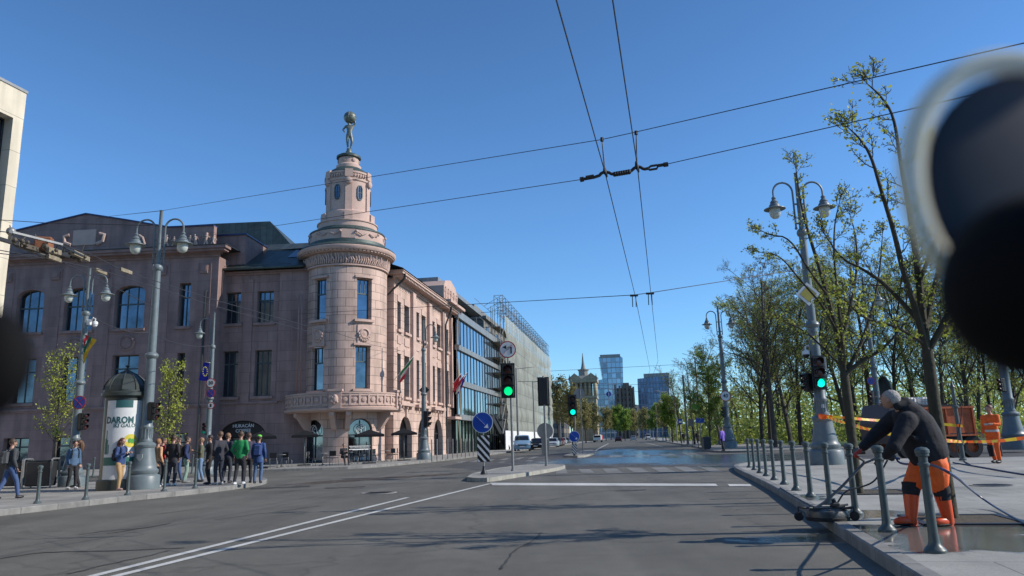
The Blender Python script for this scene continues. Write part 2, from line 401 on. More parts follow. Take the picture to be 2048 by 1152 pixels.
# right near pavement: kerb runs towards the camera and turns round the corner
k = [G(1860, 1152), G(1792, 1152), G(1694, 1085), G(1640, 1046), G(1560, 992), G(1510, 964), G(1474, 946), G(1466, 939), G(1475, 934), G(1510, 930), G(1600, 927), G(1750, 924), G(2048, 922)]
d0 = (k[1]-k[2]).normalized()
edgeR = smooth_path([k[1]+d0*16, k[1]] + k[2:] + [k[-1]+Vector((60, 0, 0))], 2)
pavement('right_pavement', edgeR, [(edgeR[-1].x, -14), (edgeR[0].x+.0, -14)], PAVE)
# left pavement tongue
k = [G(0, 1032), G(110, 1020), G(249, 1003), G(400, 988), G(500, 975), G(538, 967), G(528, 961), G(470, 959), G(400, 962), G(200, 970), G(0, 977)]
edgeL = smooth_path([k[0]+(k[0]-k[1]).normalized()*30] + k + [k[-1]+Vector((-40, -1, 0))], 2)
pavement('left_pavement', edgeL, [(-60, edgeL[0].y)], PAVE2)
# pavement along the corner building and on up the far street
k = [G(0, 962), G(150, 958), G(300, 953), G(500, 945), G(620, 941), G(740, 936.5), G(850, 926), G(950, 914.5)]
edgeB = smooth_path([k[0]+Vector((-60, -2, 0))] + k + [k[-1]+SV*60, k[-1]+SV*500], 2)
pavement('far_left_pavement', edgeB, [(-200, 500), (-200, edgeB[0].y)], PAVE2)
# far right pavement and park
k = [G(1402, 897), G(1412, 902), G(1432, 906), G(1500, 905), G(1620, 901), G(1800, 895), G(2048, 890)]
edgeF = smooth_path([k[0]+SV*450, k[0]+SV*30] + k + [k[-1]+Vector((80, 0, 0))], 2)
pavement('far_right_pavement', edgeF, [(edgeF[-1].x, 520)], PAVE2)
gq = G(1500, 899.5, TOP); g0 = k[0]+SN*6.5
tag(MB().sheet([(g0.x, gq.y+6), (gq.x+6, gq.y+1.5), (160, gq.y+1.5), (260, 520), ((g0+SV*440).x, 500)], TOP+.01).build('park_grass', GRASS), kind='structure')
# central islands
def island(name, pts, m=CONC):
    e = smooth_path([Vector((p.x, p.y, 0)) for p in pts], 1)
    mb = MB(); mb.slab([(p.x, p.y) for p in e], -.05, .13)
    n = len(e); cen = sum(e, Vector())/n
    o = tag(mb.build(name, PAVE2), kind='structure')
    kb = MB(); area = sum(e[i].x*e[(i+1) % n].y-e[(i+1) % n].x*e[i].y for i in range(n))
    if area < 0: e.reverse()
    ln = 0
    for i in range(n):
        a, b_ = e[i], e[(i+1) % n]; 
        if (b_-a).length < 1e-3: continue
        ia, ib = a+(cen-a).normalized()*.16, b_+(cen-b_).normalized()*.16
        oa, ob = a-(cen-a).normalized()*.01, b_-(cen-b_).normalized()*.01; L0 = ln; ln += (b_-a).length
        kb.add([(oa.x, oa.y, -.05), (ob.x, ob.y, -.05), (ob.x, ob.y, .14), (oa.x, oa.y, .14), (ib.x, ib.y, .14), (ia.x, ia.y, .14), (ib.x, ib.y, .1), (ia.x, ia.y, .1)], [(0, 1, 2, 3), (3, 2, 4, 5), (5, 4, 6, 7)],
               uvs=[((L0, 0), (ln, 0), (ln, .2), (L0, .2)), ((L0, .2), (ln, .2), (ln, .4), (L0, .4)), ((L0, 0), (ln, 0), (ln, .2), (L0, .2))])
    tag(kb.build(name+'_kerb', ISLK), kind='structure')
ISLK = mat('pale_kerb', (.33, .32, .275), .8, var=.2, vs=5, bump=.3, bs=60, brick=(1.0, 30, .015, .06), joint=.55)
isl = [G(934, 962), G(952, 964.5), G(982, 964), G(1020, 957.5), G(1075, 949), G(1132, 938.5), G(1126, 933.5), G(1060, 934), G(1000, 941), G(945, 954)]
island('traffic_island', isl)
island('far_traffic_island', [G(1128, 914.5), G(1165, 916), G(1184, 911), G(1196, 905), G(1180, 901.5), G(1150, 907)])

# paved band and markings
pb = [G(880, 934), G(1000, 944), G(1130, 940), G(1250, 934), G(1462, 933), G(1520, 928), G(2048, 919), G(2048, 892), G(1500, 907), G(1420, 908), G(1395, 899), G(1190, 898), G(1180, 903), G(960, 918)]
tag(MB().sheet([(p.x, p.y) for p in pb], .004).build('paved_crossing', PAVER), kind='structure')
mk = MB()
def line(mb, a, b_, w, z=.008, ext=(0, 0)):
    a = Vector(a); b_ = Vector(b_); t = (b_-a).normalized(); n = Vector((-t.y, t.x, 0))*w/2
    a = a-t*ext[0]; b_ = b_+t*ext[1]
    mb.sheet([(a+n)[:2], (a-n)[:2], (b_-n)[:2], (b_+n)[:2]], z)
line(mk, G(190, 1152), G(815, 995.5), .13, ext=(9, 0))
line(mk, G(237, 1152), G(980, 967.5), .13, ext=(9, 0))
mk.sheet([G(980, 966)[:2], G(985, 971)[:2], G(1436, 972.5)[:2], G(1431, 968)[:2]], .0085)
mk.sheet([G(1455, 968.5)[:2], G(1459, 973)[:2], G(1504, 973)[:2], G(1500, 969)[:2]], .008)
line(mk, G(1196, 898), G(1217, 887), .2); line(mk, G(1188, 903), G(1196, 898), .2)
line(mk, G(1284, 884), G(1325, 893.5), .16)
for i in range(14): 
    a = G(1225, 884)+SV*(i*9+10); line(mk, a, a+SV*3, .14)
tag(mk.build('road_markings', PAINT), kind='structure')
zb = MB()
def zq(*q): zb.sheet([G(*p)[:2] for p in q], .0085)
for (a, b_, yt, c_, d_, yb) in ((1200, 1262, 166, 1205, 1275, 198), (1335, 1405, 171, 1355, 1432, 194), (1478, 1560, 168, 1502, 1597, 193), (1612, 1700, 163, 1660, 1755, 190), (1755, 1840, 160, 1812, 1915, 190), (1892, 1975, 157, 1962, 2052, 188), (2030, 2105, 155, 2110, 2190, 187)):
    zq((a/2.926+700, yt/2.926+880), (b_/2.926+700, yt/2.926+880), (d_/2.926+700, yb/2.926+880), (c_/2.926+700, yb/2.926+880))
for x, y in ((920, 925), (948, 923), (978, 921), (1007, 919), (1036, 917.5), (1064, 916)): zq((x-10, y+1.4), (x+4, y-2.4), (x+14, y-2.8), (x+3, y+1.4))
for x, y in ((1000, 924.5), (1055, 922)): zq((x-8, y+1), (x+2, y-1), (x+14, y-1), (x+6, y+1))
for x0, x1 in ((1222, 1246), (1272, 1300), (1325, 1352), (1376, 1402)): zq((x0-(1270-x0)*.1, 916), (x1-(1270-x1)*.12, 916), (x1+(1240-x1)*.12, 904), (x0+(1240-x0)*.12, 904))
tag(zb.build('zebra_crossing', PAINTW), kind='structure')
# repairs, worn scars, manholes, tree grates
rp_ = MB(); random.seed(3)
for (x, y, w, h) in ((560, 975, 60, 2.2), (1262, 981, 30, 1.0), (690, 975, 40, 1.2)):
    up = [G(x-w+2*w*i/9, y-h*random.uniform(.3, 1)+(-.045)*(i-4.5)*w*.22) for i in range(10)]
    dn = [G(x-w+2*w*i/9, y+h*random.uniform(.3, 1)+(-.045)*(i-4.5)*w*.22) for i in range(9, -1, -1)]
    rp_.sheet([p[:2] for p in up+dn], .006)
for pts_, w_s in (([(155, 1070), (230, 1060), (290, 1057), (345, 1046)], .05), ([(0, 1118), (60, 1108), (110, 1104), (240, 1102), (370, 1096)], .07), ([(300, 1030), (360, 1023), (430, 1014)], .04), ([(215, 1068), (262, 1060), (330, 1049)], .04), ([(140, 1148), (220, 1128), (300, 1112), (340, 1101)], .05), ([(1000, 1140), (1006, 1128), (1020, 1112), (1050, 1090), (1085, 1066)], .03), ([(560, 985), (640, 976), (760, 968), (880, 966)], .05), ([(1100, 1000), (1180, 985), (1260, 978)], .03), ([(430, 1040), (520, 1028), (640, 1012)], .035)):
    q = smooth_path([G(x, y) for x, y in pts_], 2); q = [p+Vector((random.uniform(-.03, .03), random.uniform(-.03, .03), 0)) for p in q]
    for a_, b_q in zip(q, q[1:]): line(rp_, a_, b_q, w_s*random.uniform(.5, 1.2), .006)
tag(rp_.build('asphalt_patches', REPAIR), kind='structure')
md = MB()
for (x, y, w, h) in ((760, 957, 150, 3.2), (640, 966, 90, 2.0), (880, 949, 60, 1.5)):
    up = [G(x-w+2*w*i/29, y-h*random.uniform(.1, 1)*math.sin(PI*(i+.5)/30)-.055*(i-14.5)/14.5*w) for i in range(30)]
    dn = [G(x-w+2*w*i/29, y+h*random.uniform(.1, 1)*math.sin(PI*(i+.5)/30)-.055*(i-14.5)/14.5*w) for i in range(29, -1, -1)]
    md.sheet([p[:2] for p in up+dn], .007)
tag(md.build('mud_streak', ground_mat('dried_mud', (.085, .066, .052), .6, patch=.5)), kind='structure')
def disc_at(name, px, py, r, z, label, cat='manhole cover'):
    g = G(px, py, z); e = E(name, g, 0, label, cat)
    mb = MB(); mb.lathe([(0, .012), (r*.86, .012), (r*.86, .008)], n=28)
    for i in range(-3, 4): mb.bx(-r*.6, r*.6, i*r*.2-.02, i*r*.2+.02, .011, .018)
    mb.build('cover', DARKM, e); MB().lathe([(r*.87, .004), (r*.87, .014), (r, .014), (r, 0)], n=28).build('rim', CONC, e)
disc_at('manhole_cover', 758, 986, .5, .0, 'round iron manhole cover in the road left of the double white line')
disc_at('manhole_cover', 1985, 971, .42, TOP, 'round manhole cover in the right pavement behind the bending worker')
for px, py, lb in ((1745, 985, 'square tree pit of bare earth round the left of the two near trees'), (1925, 1040, 'square tree pit of bare earth beside the boots of the bending worker')):
    g = G(px, py, TOP); e = E('tree_pit', g, R(-12), lb, 'tree pit')
    MB().bx(-.55, .55, -.5, .5, -.02, .012).build('earth', mat('earth', (.07, .055, .035), .95, var=.5, vs=20, bump=1, bs=30, obj=True), e)
    f = MB()
    for s_ in (-1, 1): f.bx(s_*.6-.05, s_*.6+.05, -.6, .6, -.02, .02); f.bx(-.549, .549, s_*.55-.049, s_*.55+.049, -.02, .019)
    f.build('frame', DARKM, e)
# ================================================================ buildings
def plane_fn(o, rz):
    """pixel -> (u, z) on the vertical plane through o whose rightward direction is rz"""
    d = Vector((math.cos(rz), math.sin(rz), 0)); n = Vector((-math.sin(rz), math.cos(rz), 0)); o = Vector((o[0], o[1], 0))
    def f(px, py):
        q = ray(px, py); t = (o-EYE).dot(n)/q.dot(n); p = EYE+q*t
        return ((p-o).dot(d), p.z)
    return f
def wall(mb, U0, U1, Z0, Z1, holes, dep=.3, fm=None, ustep=None, y=0):
    fm = fm or (lambda u, v, d: (u, y+d, v))
    us = {U0, U1}; vs = {Z0, Z1}
    for h in holes: us |= {h[0], h[1]}; vs |= {h[2], h[3]}
    us = sorted(u for u in us if U0-1e-6 <= u <= U1+1e-6); vs = sorted(v for v in vs if Z0-1e-6 <= v <= Z1+1e-6)
    if ustep:
        nu = []
        for a, b_ in zip(us, us[1:]):
            n = max(1, int(math.ceil((b_-a)/ustep))); nu += [a+(b_-a)*i/n for i in range(n)]
        us = nu+[us[-1]]
    inside = lambda u, v: any(h[0] < u < h[1] and h[2] < v < h[3] for h in holes)
    for a, b_ in zip(us, us[1:]):
        for c_, d_ in zip(vs, vs[1:]):
            if b_-a < 1e-5 or d_-c_ < 1e-5 or inside((a+b_)/2, (c_+d_)/2): continue
            mb.quad(fm(a, c_, 0), fm(b_, c_, 0), fm(b_, d_, 0), fm(a, d_, 0), ((a, c_), (b_, c_), (b_, d_), (a, d_)))
    for h in holes:
        a, b_, c_, d_ = h[:4]; rise = h[4] if len(h) > 4 else 0; sp = d_-rise
        def q4(p, q, r_, s, uv): mb.quad(p, q, r_, s, uv)
        q4(fm(a, c_, 0), fm(a, sp, 0), fm(a, sp, dep), fm(a, c_, dep), ((0, c_), (0, sp), (dep, sp), (dep, c_)))
        q4(fm(b_, c_, dep), fm(b_, sp, dep), fm(b_, sp, 0), fm(b_, c_, 0), ((dep, c_), (dep, sp), (0, sp), (0, c_)))
        if c_ > Z0+.01: q4(fm(a, c_, 0), fm(a, c_, dep), fm(b_, c_, dep), fm(b_, c_, 0), ((a, 0), (a, dep), (b_, dep), (b_, 0)))
        if not rise: q4(fm(a, d_, dep), fm(a, d_, 0), fm(b_, d_, 0), fm(b_, d_, dep), ((a, dep), (a, 0), (b_, 0), (b_, dep)))
        else:
            n = 14; m_ = (a+b_)/2; w = (b_-a)/2
            pt = [(m_-w*math.cos(PI*i/n), sp+rise*math.sin(PI*i/n)) for i in range(n+1)]
            for (x0, z0), (x1, z1) in zip(pt, pt[1:]):
                q4(fm(x0, z0, 0), fm(x1, z1, 0), fm(x1, d_, 0), fm(x0, d_, 0), ((x0, z0), (x1, z1), (x1, d_), (x0, d_)))
                q4(fm(x0, z0, dep), fm(x1, z1, dep), fm(x1, z1, 0), fm(x0, z0, 0), ((x0, 0), (x1, 0), (x1, dep), (x0, dep)))
def win(parent, u0, u1, v0, v1, dep, rise=0, mull=1, trans=(.7,), fw_=.07, name='window', T=None, glass=None, fmat=None, y=0, vb=0):
    """frame object with its panes as a child; stands at depth dep behind the wall face"""
    w, h = (u1-u0), v1-v0; yb = y+dep-.06; f = MB(); f.T = T; sp = v1-rise
    f.bx(u0, u0+fw_, yb, yb+.08, v0, sp if rise else v1); f.bx(u1-fw_, u1, yb, yb+.08, v0, sp if rise else v1)
    f.bx(u0+fw_, u1-fw_, yb, yb+.08, v0, v0+fw_*1.3)
    if not rise: f.bx(u0+fw_, u1-fw_, yb, yb+.08, v1-fw_, v1)
    else:
        m_ = (u0+u1)/2; n = 12; P_ = [(m_-w/2*math.cos(PI*i/n), sp+rise*math.sin(PI*i/n)) for i in range(n+1)]
        Q_ = [(m_-(w/2-fw_)*math.cos(PI*i/n), sp+(rise-fw_)*math.sin(PI*i/n)) for i in range(n+1)]
        for i in range(n):
            f.add([(P_[i][0], yb, P_[i][1]), (P_[i+1][0], yb, P_[i+1][1]), (Q_[i+1][0], yb, Q_[i+1][1]), (Q_[i][0], yb, Q_[i][1])], [(0, 3, 2, 1)])
            f.add([(Q_[i][0], yb, Q_[i][1]), (Q_[i+1][0], yb, Q_[i+1][1]), (Q_[i+1][0], yb+.08, Q_[i+1][1]), (Q_[i][0], yb+.08, Q_[i][1])], [(0, 3, 2, 1)])
    tz = [v0+h*t for t in trans]
    for t in tz: f.bx(u0+fw_, u1-fw_, yb-.02, yb+.07, t-.05, t+.05)
    for i in range(mull):
        x = u0+w*(i+1)/(mull+1); f.bx(x-.035, x+.035, yb+.003, yb+.07, v0+fw_, (v1-rise*.05-fw_) if abs(i+1-(mull+1)/2) < .6 else v1-rise*.35-fw_)
    if vb:
        for i in range(vb): x = u0+w*(i+1)/(vb+1); f.bx(x-.02, x+.02, yb+.005, yb+.05, tz[-1] if tz else v0, v1-fw_)
    fo = f.build(name, fmat or WFRAME, parent)
    g = MB(); g.T = T; yg = y+dep-.015
    if rise:
        n = 12; m_ = (u0+u1)/2; poly = [(u0, v0), (u1, v0)]+[(m_+w/2*math.cos(PI*i/n), sp+rise*math.sin(PI*i/n)) for i in range(n+1)]
        g.prism(poly, .012, Matrix.Translation((0, yg, 0)))
    else: g.bx(u0+.01, u1-.01, yg, yg+.012, v0+.01, v1-.01)
    g.build('pane', glass or GLASSD, fo)
    return fo
def cornice(mb, u0, u1, z, steps, y=0, ends=True):
    """stepped moulding: list of (projection, height) from the bottom up"""
    for p, h in steps:
        mb.bx(u0-(p if ends else 0), u1+(p if ends else 0), y-p, y+.05, z, z+h); z += h
    return z
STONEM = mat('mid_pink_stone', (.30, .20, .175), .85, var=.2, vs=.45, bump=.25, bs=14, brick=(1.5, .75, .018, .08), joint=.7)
TC = Vector((U(693, 600)*56, 56, 0)); TR = 2.95
CB = E('corner_building', (TC.x, TC.y, 0), 0, 'pink stone corner building with a round stepped tower and a carved attic', 'building')
def sub(name, o, rz):   # transform from world to CB-local for a facade plane
    return Matrix.Translation(Vector((o[0]-TC.x, o[1]-TC.y, 0))) @ Matrix.Rotation(rz, 4, 'Z')
LZ = R(-4)
# ---- left block -------------------------------------------------
oL = P(434, 600, 53.6); fL = plane_fn(oL, LZ); TL = sub('l', oL, LZ)
u_l, zc = fL(-60, 540); zcor = fL(220, 523)[1]; zgr = 0.0
def hole(fn, x0, x1, yt, yb, rise=0):
    a = fn(x0, (yt+yb)/2)[0]; b_ = fn(x1, (yt+yb)/2)[0]; m_ = (x0+x1)/2
    return (a, b_, fn(m_, yb)[1], fn(m_, yt)[1], rise)
up = [hole(fL, 32, 86, 581, 664), hole(fL, 128, 186, 576, 660), hole(fL, 229, 289, 571, 657), hole(fL, 357, 380, 565, 651)]
zb0 = up[2][2]; zt0 = up[2][3]
up = [(h[0], h[1], zb0, zt0, 0 if i == 3 else .55) for i, h in enumerate(up)]
d = up[1][0]-up[0][0]
up = [(up[0][0]-d, up[0][1]-d, zb0, zt0, .55)]+up
z1b = fL(250, 800)[1]; z1t = fL(250, 710)[1]
mid = [(h[0]+.15, h[1]-.15, z1b, z1t) for h in up]
zg1 = fL(300, 868)[1]
grd = [(h[0]+.1, h[1]-.1, .14, zg1) if i < 4 else (h[0]-.2, h[1]+.4, .14, zg1) for i, h in enumerate(up)]
w = MB(); w.T = TL
wall(w, u_l, 0, 0, zcor, up+mid+grd, .45)
w.bx(u_l, 0, .46, .5, 0, .01)
w.quad((0, 0, 0), (0, 9, 0), (0, 9, zcor), (0, 0, zcor), ((0, 0), (9, 0), (9, zcor), (0, zcor)))
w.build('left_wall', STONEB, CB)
fl_ = MB(); fl_.T = TL        # pilaster strips, sills, string course, plinth
zs = fL(300, 818)[1]
cornice(fl_, u_l, 0, zs, [(.08, .12), (.16, .14)])
for h in up: fl_.bx(h[0]-.15, h[1]+.15, -.16, 0, h[2]-.2, h[2]-.003)
for h in mid: fl_.bx(h[0]-.12, h[1]+.12, -.14, 0, h[2]-.2, h[2]-.003)
xs = [u_l]+[(a[1]+b_[0])/2 for a, b_ in zip(up, up[1:])]
for x in xs[1:]+[up[4][1]+1.0]:
    fl_.bx(x-.5, x+.5, -.04, 0, zs+.27, zcor-.45)
    fl_.bx(x-.28, x+.28, -.2, -.071, zcor-1.25, zcor-.55); fl_.bx(x-.2, x+.2, -.26, -.201, zcor-1.1, zcor-.7)
for h in up[:4]:
    fl_.T = TL @ Matrix.Translation(((h[0]+h[1])/2, -.001, (zb0+z1t)/2-.1)) @ Matrix.Rotation(PI/2, 4, 'X')
    fl_.lathe([(.62, 0), (.62, .05), (.5, .1), (.45, .03), (.4, .03), (.38, .07), (0, .075)], n=24)
fl_.T = TL
fl_.build('left_mouldings', STONEB, CB)
for h in up[:4]: win(CB, h[0], h[1], h[2], h[3], .45, h[4], mull=2, trans=(.58,), T=TL)
win(CB, *up[4][:4], .45, 0, mull=1, trans=(.68,), T=TL)
for h in mid: win(CB, *h, .45, 0, mull=1, trans=(.7,), T=TL)
for h in grd: win(CB, *h, .45, 0, mull=1, trans=(.72,), T=TL, fmat=DARKM)
cn = MB(); cn.T = TL
zt = cornice(cn, u_l, 0, zcor, [(.1, .18), (.25, .12), (.7, .16), (.85, .22)])
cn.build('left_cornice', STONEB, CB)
fc = MB(); fc.T = TL; fc.bx(u_l, .9, -.92, 3, zt, zt+.05); fc.build('cornice_flashing', ROOFD, CB)
# attic wall with low pediment
at = [fL(x, y) for x, y in ((-60, 478), (26, 462.5), (171, 428), (250, 440), (336, 454.7), (427, 451))]
pl = [(at[0][0], zt+.05)]+at+[(at[-1][0], zt+.05)]
a_ = MB(); a_.T = TL; a_.prism(pl, .45, Matrix.Translation((0, .1, 0)))
x1, z1 = fL(431, 458); x2, _ = fL(474, 458)
a_.bx(at[-1][0]-1, x2-.0, 1.6, 9, zcor-.3, z1-.1)
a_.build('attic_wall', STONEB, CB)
fs = MB(); fs.T = TL
for (a, b_) in zip(at, at[1:]):
    fs.add([(a[0], -.0, a[1]), (b_[0], 0, b_[1]), (b_[0], 0, b_[1]+.1), (a[0], 0, a[1]+.1), (a[0], .7, a[1]), (b_[0], .7, b_[1]), (b_[0], .7, b_[1]+.1), (a[0], .7, a[1]+.1)], [(0, 1, 2, 3), (3, 2, 6, 7), (5, 4, 7, 6), (4, 5, 1, 0), (1, 5, 6, 2), (4, 0, 3, 7)])
fs.bx(at[-1][0]-1, x2+.08, 1.5, 9.1, z1-.1, z1+.02)
fs.build('attic_flashing', mat('blue_flashing', (.03, .04, .11), .4, metal=.3), CB)
# sculpted relief on the attic: figures and a cartouche
rf = MB(); rf.T = TL; random.seed(5)
def relief_fig(mb, x, z, h, y=.1, lean=0):
    g = lambda t, dx=0: Vector((x+lean*t+dx*h, y-.04, z+t*h))
    mb.sph(g(.93), (.075*h, .09*h, .085*h), 8, 6)
    mb.tube([g(.48), g(.62), g(.82), g(.88)], [.09*h, .10*h, .12*h, .04*h], 7)
    for s in (-1, 1):
        k = random.uniform(.05, .17)*s
        mb.tube([g(.5, .03*s), g(.27, k), g(.0, k*.8+.03*s)], [.07*h, .055*h, .035*h], 6)
        q = random.uniform(-.1, .25); mb.tube([g(.8, .1*s), g(.66, .2*s), g(.62+q, .26*s)], [.04*h, .035*h, .025*h], 5)
for i, px in enumerate((330, 347, 362, 376, 391, 409, 423)):
    x, zz = fL(px, 499-(px-330)*.02); relief_fig(rf, x, zz, random.uniform(1.0, 1.25), lean=random.uniform(-.15, .15))
x, zz = fL(168, 476); rf.bx(x-.9, x+.9, .02, .09, zz-.55, zz+.65)
for s in (-1, 1):
    rf.tube([(x+s*1.0, .05, zz-.5), (x+s*1.5, .02, zz-.3), (x+s*1.6, .02, zz+.2), (x+s*1.2, .05, zz+.3)], .14, 7)
x, zz = fL(285, 480); rf.tube([(x-.3, .05, zz-.5), (x+.2, .02, zz-.3), (x, .02, zz+.2), (x-.3, .05, zz+.4)], .1, 6)
rf.build('relief_figures', STONEP, CB)
# ---- recessed bay between left block and tower -------------------
oM = P(440, 620, 55.0); fM = plane_fn(oM, LZ); TM = sub('m', oM, LZ)
uM = fM(625, 700)[0]; zM = fM(520, 543)[1]
hU = [hole(fM, 449, 481, 583, 646), hole(fM, 514, 547, 582, 645)]
hL = [hole(fM, 443.5, 476, 701.5, 794), hole(fM, 510.5, 542, 700, 792)]
ga = hole(fM, 437, 531, 841, 933); ga = (ga[0], ga[1], .14, ga[3], 1.15)
zA, zB = hU[1][2], hU[1][3]; hU = [(h[0], h[1], zA, zB) for h in hU]; zC, zD = hL[1][2], hL[1][3]
hL = [(a[0], a[1], zC, zD) for a in hU]
w = MB(); w.T = TM
wall(w, -.2, uM, 0, zM, hU+hL+[ga], .4)
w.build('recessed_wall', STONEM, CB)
d_ = MB(); d_.T = TM
for h in hU+hL: d_.bx(h[0]-.2, h[1]+.2, -.14, 0, h[2]-.2, h[2]-.003)
x5 = fM(556, 700)[0]
zq5 = fM(500, 808)[1]
for a, b_ in ((-.2, hU[0][0]-.35), (hU[0][1]+.3, hU[1][0]-.3)): d_.bx(a, b_, -.08, 0, zq5+.15, zM-.6)
d_.bx(x5, uM, -.1, 0, zq5+.15, zM-.25)
cornice(d_, -.2, x5+.1, zq5, [(.1, .15)], ends=False); cornice(d_, -.2, uM, zM-.25, [(.12, .12), (.3, .128)], ends=False)
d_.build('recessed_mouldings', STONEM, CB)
for h in hU+hL: win(CB, *h, .4, 0, mull=2, trans=(.72,), T=TM)
win(CB, *ga[:4], .4, ga[4], mull=3, trans=(.62,), T=TM, fmat=DARKM)
aw = MB(); aw.T = TM; zt_ = ga[3]-1.15
n = 14; m_ = (ga[0]+ga[1])/2; ww = (ga[1]-ga[0])/2-.06
pl = [(m_-ww*math.cos(PI*i/n), zt_+1.08*math.sin(PI*i/n)) for i in range(n+1)]
aw.prism([(p[0], p[1]) for p in reversed(pl)], .05, Matrix.Translation((0, .12, 0)))
awo = aw.build('shop_fascia', BLACK, CB)
c = TM @ Vector((m_, .11, zt_+.76)); text('HURACÁN', .33, WHITE, awo, c, rot=(PI/2, 0, LZ), bold=.004)
c = TM @ Vector((m_, .11, zt_+.41)); text('COFFEE', .33, WHITE, awo, c, rot=(PI/2, 0, LZ), bold=.004)
# roofs behind
rM = MB(); rM.T = TM
e0, e1 = -.6, fM(612, 543)[0]
zr = fM(580, 487)[1]*1.08
rM.add([(e0, -.6, zM+.02), (e1, -.6, zM+.02), (e1+1, 5.2, zr), (e0, 5.2, zr), (e0, -.6, zM+.16), (e1, -.6, zM+.16), (e1+1, 5.2, zr+.14), (e0, 5.2, zr+.14)], [(4, 5, 6, 7), (0, 1, 5, 4), (1, 2, 6, 5), (3, 2, 1, 0)],
       uvs=[((0, 0), (e1-e0, 0), (e1-e0, 6), (0, 6)), None, None, None])
rM.bx(e0, e1+3, 5.2, 16, zr-1, zr+.1)
rM.build('lower_roof', SLATE, CB)
gt = MB(); gt.T = TM; gt.tube([(e0+.2, -.72, zM+.12), (e1, -.72, zM+.1)], .09, 8); gt.tube([(e0+.5, -.5, zM+.4), (e1-1, -.5, zM+.4)], .02, 5)
gt.build('gutter', COPPER, CB)
dp = MB(); dp.T = TM; dp.tube([(-.15, -.72, zM), (-.3, -.6, zM-.7), (-.42, -1.5, zM-1.7), (-.45, -1.5, zM-2.2), (-.45, -1.5, .2)], .08, 8)
dp.build('downpipe', DARKM, CB)
YH = 62.5
hp = [P(x, y, YH) for x, y in ((300, 455), (425, 447.5), (540, 442.5), (580, 487), (584, 545), (300, 560))]
hm = MB(); hm.T = Matrix.Translation((-TC.x, -TC.y, 0)); k0 = [(p.x, p.z) for p in hp]
hm.prism(list(reversed(k0)), 22, Matrix.Translation((0, YH, 0)))
hm.build('hall_roof', SLATE, CB)
sk = MB(); sk.T = TM; a, b_ = fM(560, 530)[0], fM(596, 500)[0]
t0, t1 = .35, .7; zz = lambda t: zM+.2+(zr-zM)*t
sk.add([(a, -.6+5.8*t0, zz(t0)), (a+1.2, -.6+5.8*t0, zz(t0)), (a+1.2, -.6+5.8*t1, zz(t1)), (a, -.6+5.8*t1, zz(t1))], [(0, 1, 2, 3)])
sk.build('roof_window', GLASSD, CB)
# ---- street front ------------------------------------------------
RZ_ = PI/2-SA
oS = P(777, 700, 56.9); oS.z = 0; fS = plane_fn(oS, RZ_); TS = sub('s', oS, RZ_)
uS = fS(904.5, 700)[0]
zSc = (fS(805, 567)[1]+fS(880, 616)[1])/2
def hs_(x0, x1): return fS(x0, 640)[0], fS(x1, 640)[0]
zU0, zU1 = (fS(813, 668)[1]+fS(847, 681)[1])/2, (fS(813, 613)[1]+fS(847, 632)[1])/2
zL0, zL1 = fS(816, 795)[1], fS(813, 713)[1]
prs = [(794.5, 801.5), (808.5, 818.5), (831.5, 838), (843, 851), (863.5, 869), (873.5, 880.5), (891.5, 896)]
cols = [hs_(*p) for p in prs]
HS = [(a, b_, zU0, zU1) for a, b_ in cols]; HL_ = [(a, b_, zL0, zL1) for a, b_ in cols]
zar = fS(811, 832.5)[1]
GA = []
for x0, x1 in ((798, 824), (836, 857), (868, 885)):
    a, b_ = fS(x0, 880)[0], fS(x1, 880)[0]; GA.append((a, b_, .14, zar, (b_-a)/2))
dr = (fS(894, 880)[0], fS(903, 880)[0], .14, fS(898, 843)[1])
w = MB(); w.T = TS; wall(w, 1.3, uS, 0, zSc, HS+HL_+GA+[dr], .42)
w.quad((uS, 0, 0), (uS, 12, 0), (uS, 12, zSc), (uS, 0, zSc), ((0, 0), (12, 0), (12, zSc), (0, zSc)))
w.quad((1.3, 1.2, 0), (1.3, 0, 0), (1.3, 0, zSc), (1.3, 1.2, zSc), ((0, 0), (1.2, 0), (1.2, zSc), (0, zSc)))
w.bx(-.6, 1.31, .8, 1.3, 0, zSc)
w.build('street_wall', STONE, CB)
d_ = MB(); d_.T = TS
for x0, x1 in ((820.5, 826.5), (853.5, 859), (881.5, 886.5), (898, 904)):
    a, b_ = fS(x0, 640)[0], fS(x1, 640)[0]; d_.bx(a, b_, -.28, 0, zL0-.3, zSc-.35)
for h in HS+HL_: d_.bx(h[0]-.15, h[1]+.15, -.18, 0, h[2]-.2, h[2]-.003); d_.bx(h[0]-.1, h[1]+.1, -.06, 0, h[3]+.003, h[3]+.5)
for a, b_ in cols: d_.bx(a, b_, -.06, 0, zL1+.8, zU0-.5)
for i, (a, b_) in enumerate(((1.3, cols[1][1]+.4), (cols[2][0]-.4, cols[3][1]+.4), (cols[4][0]-.4, cols[5][1]+.4))):
    d_.bx(a, b_, -.4, 0, zL0-.75, zL0-.5)
    for k in range(4): x = a+(b_-a)*(k+.5)/4; d_.bx(x-.09, x+.09, -.3, 0, zL0-1.0, zL0-.753)
for h in GA:
    m_ = (h[0]+h[1])/2; d_.bx(m_-.16, m_+.16, -.14, 0, h[3]-.1, h[3]+.6)
d_.bx(dr[0]-.5, dr[1]+.3, -1.0, 0, dr[3]+.2, dr[3]+.45)
d_.bx(1.3, uS, -.08, 0, .02, .6) if False else None
zt = cornice(d_, 1.3, uS, zSc-.3, [(.12, .15), (.2, .12)])
d_.build('street_mouldings', STONEP, CB)
c_ = MB(); c_.T = TS
nx = int((uS+.3)/.42)
for i in range(nx): x = 1.0+i*.42; c_.bx(x, x+.2, -.85, 0, zSc-.03, zSc+.17)
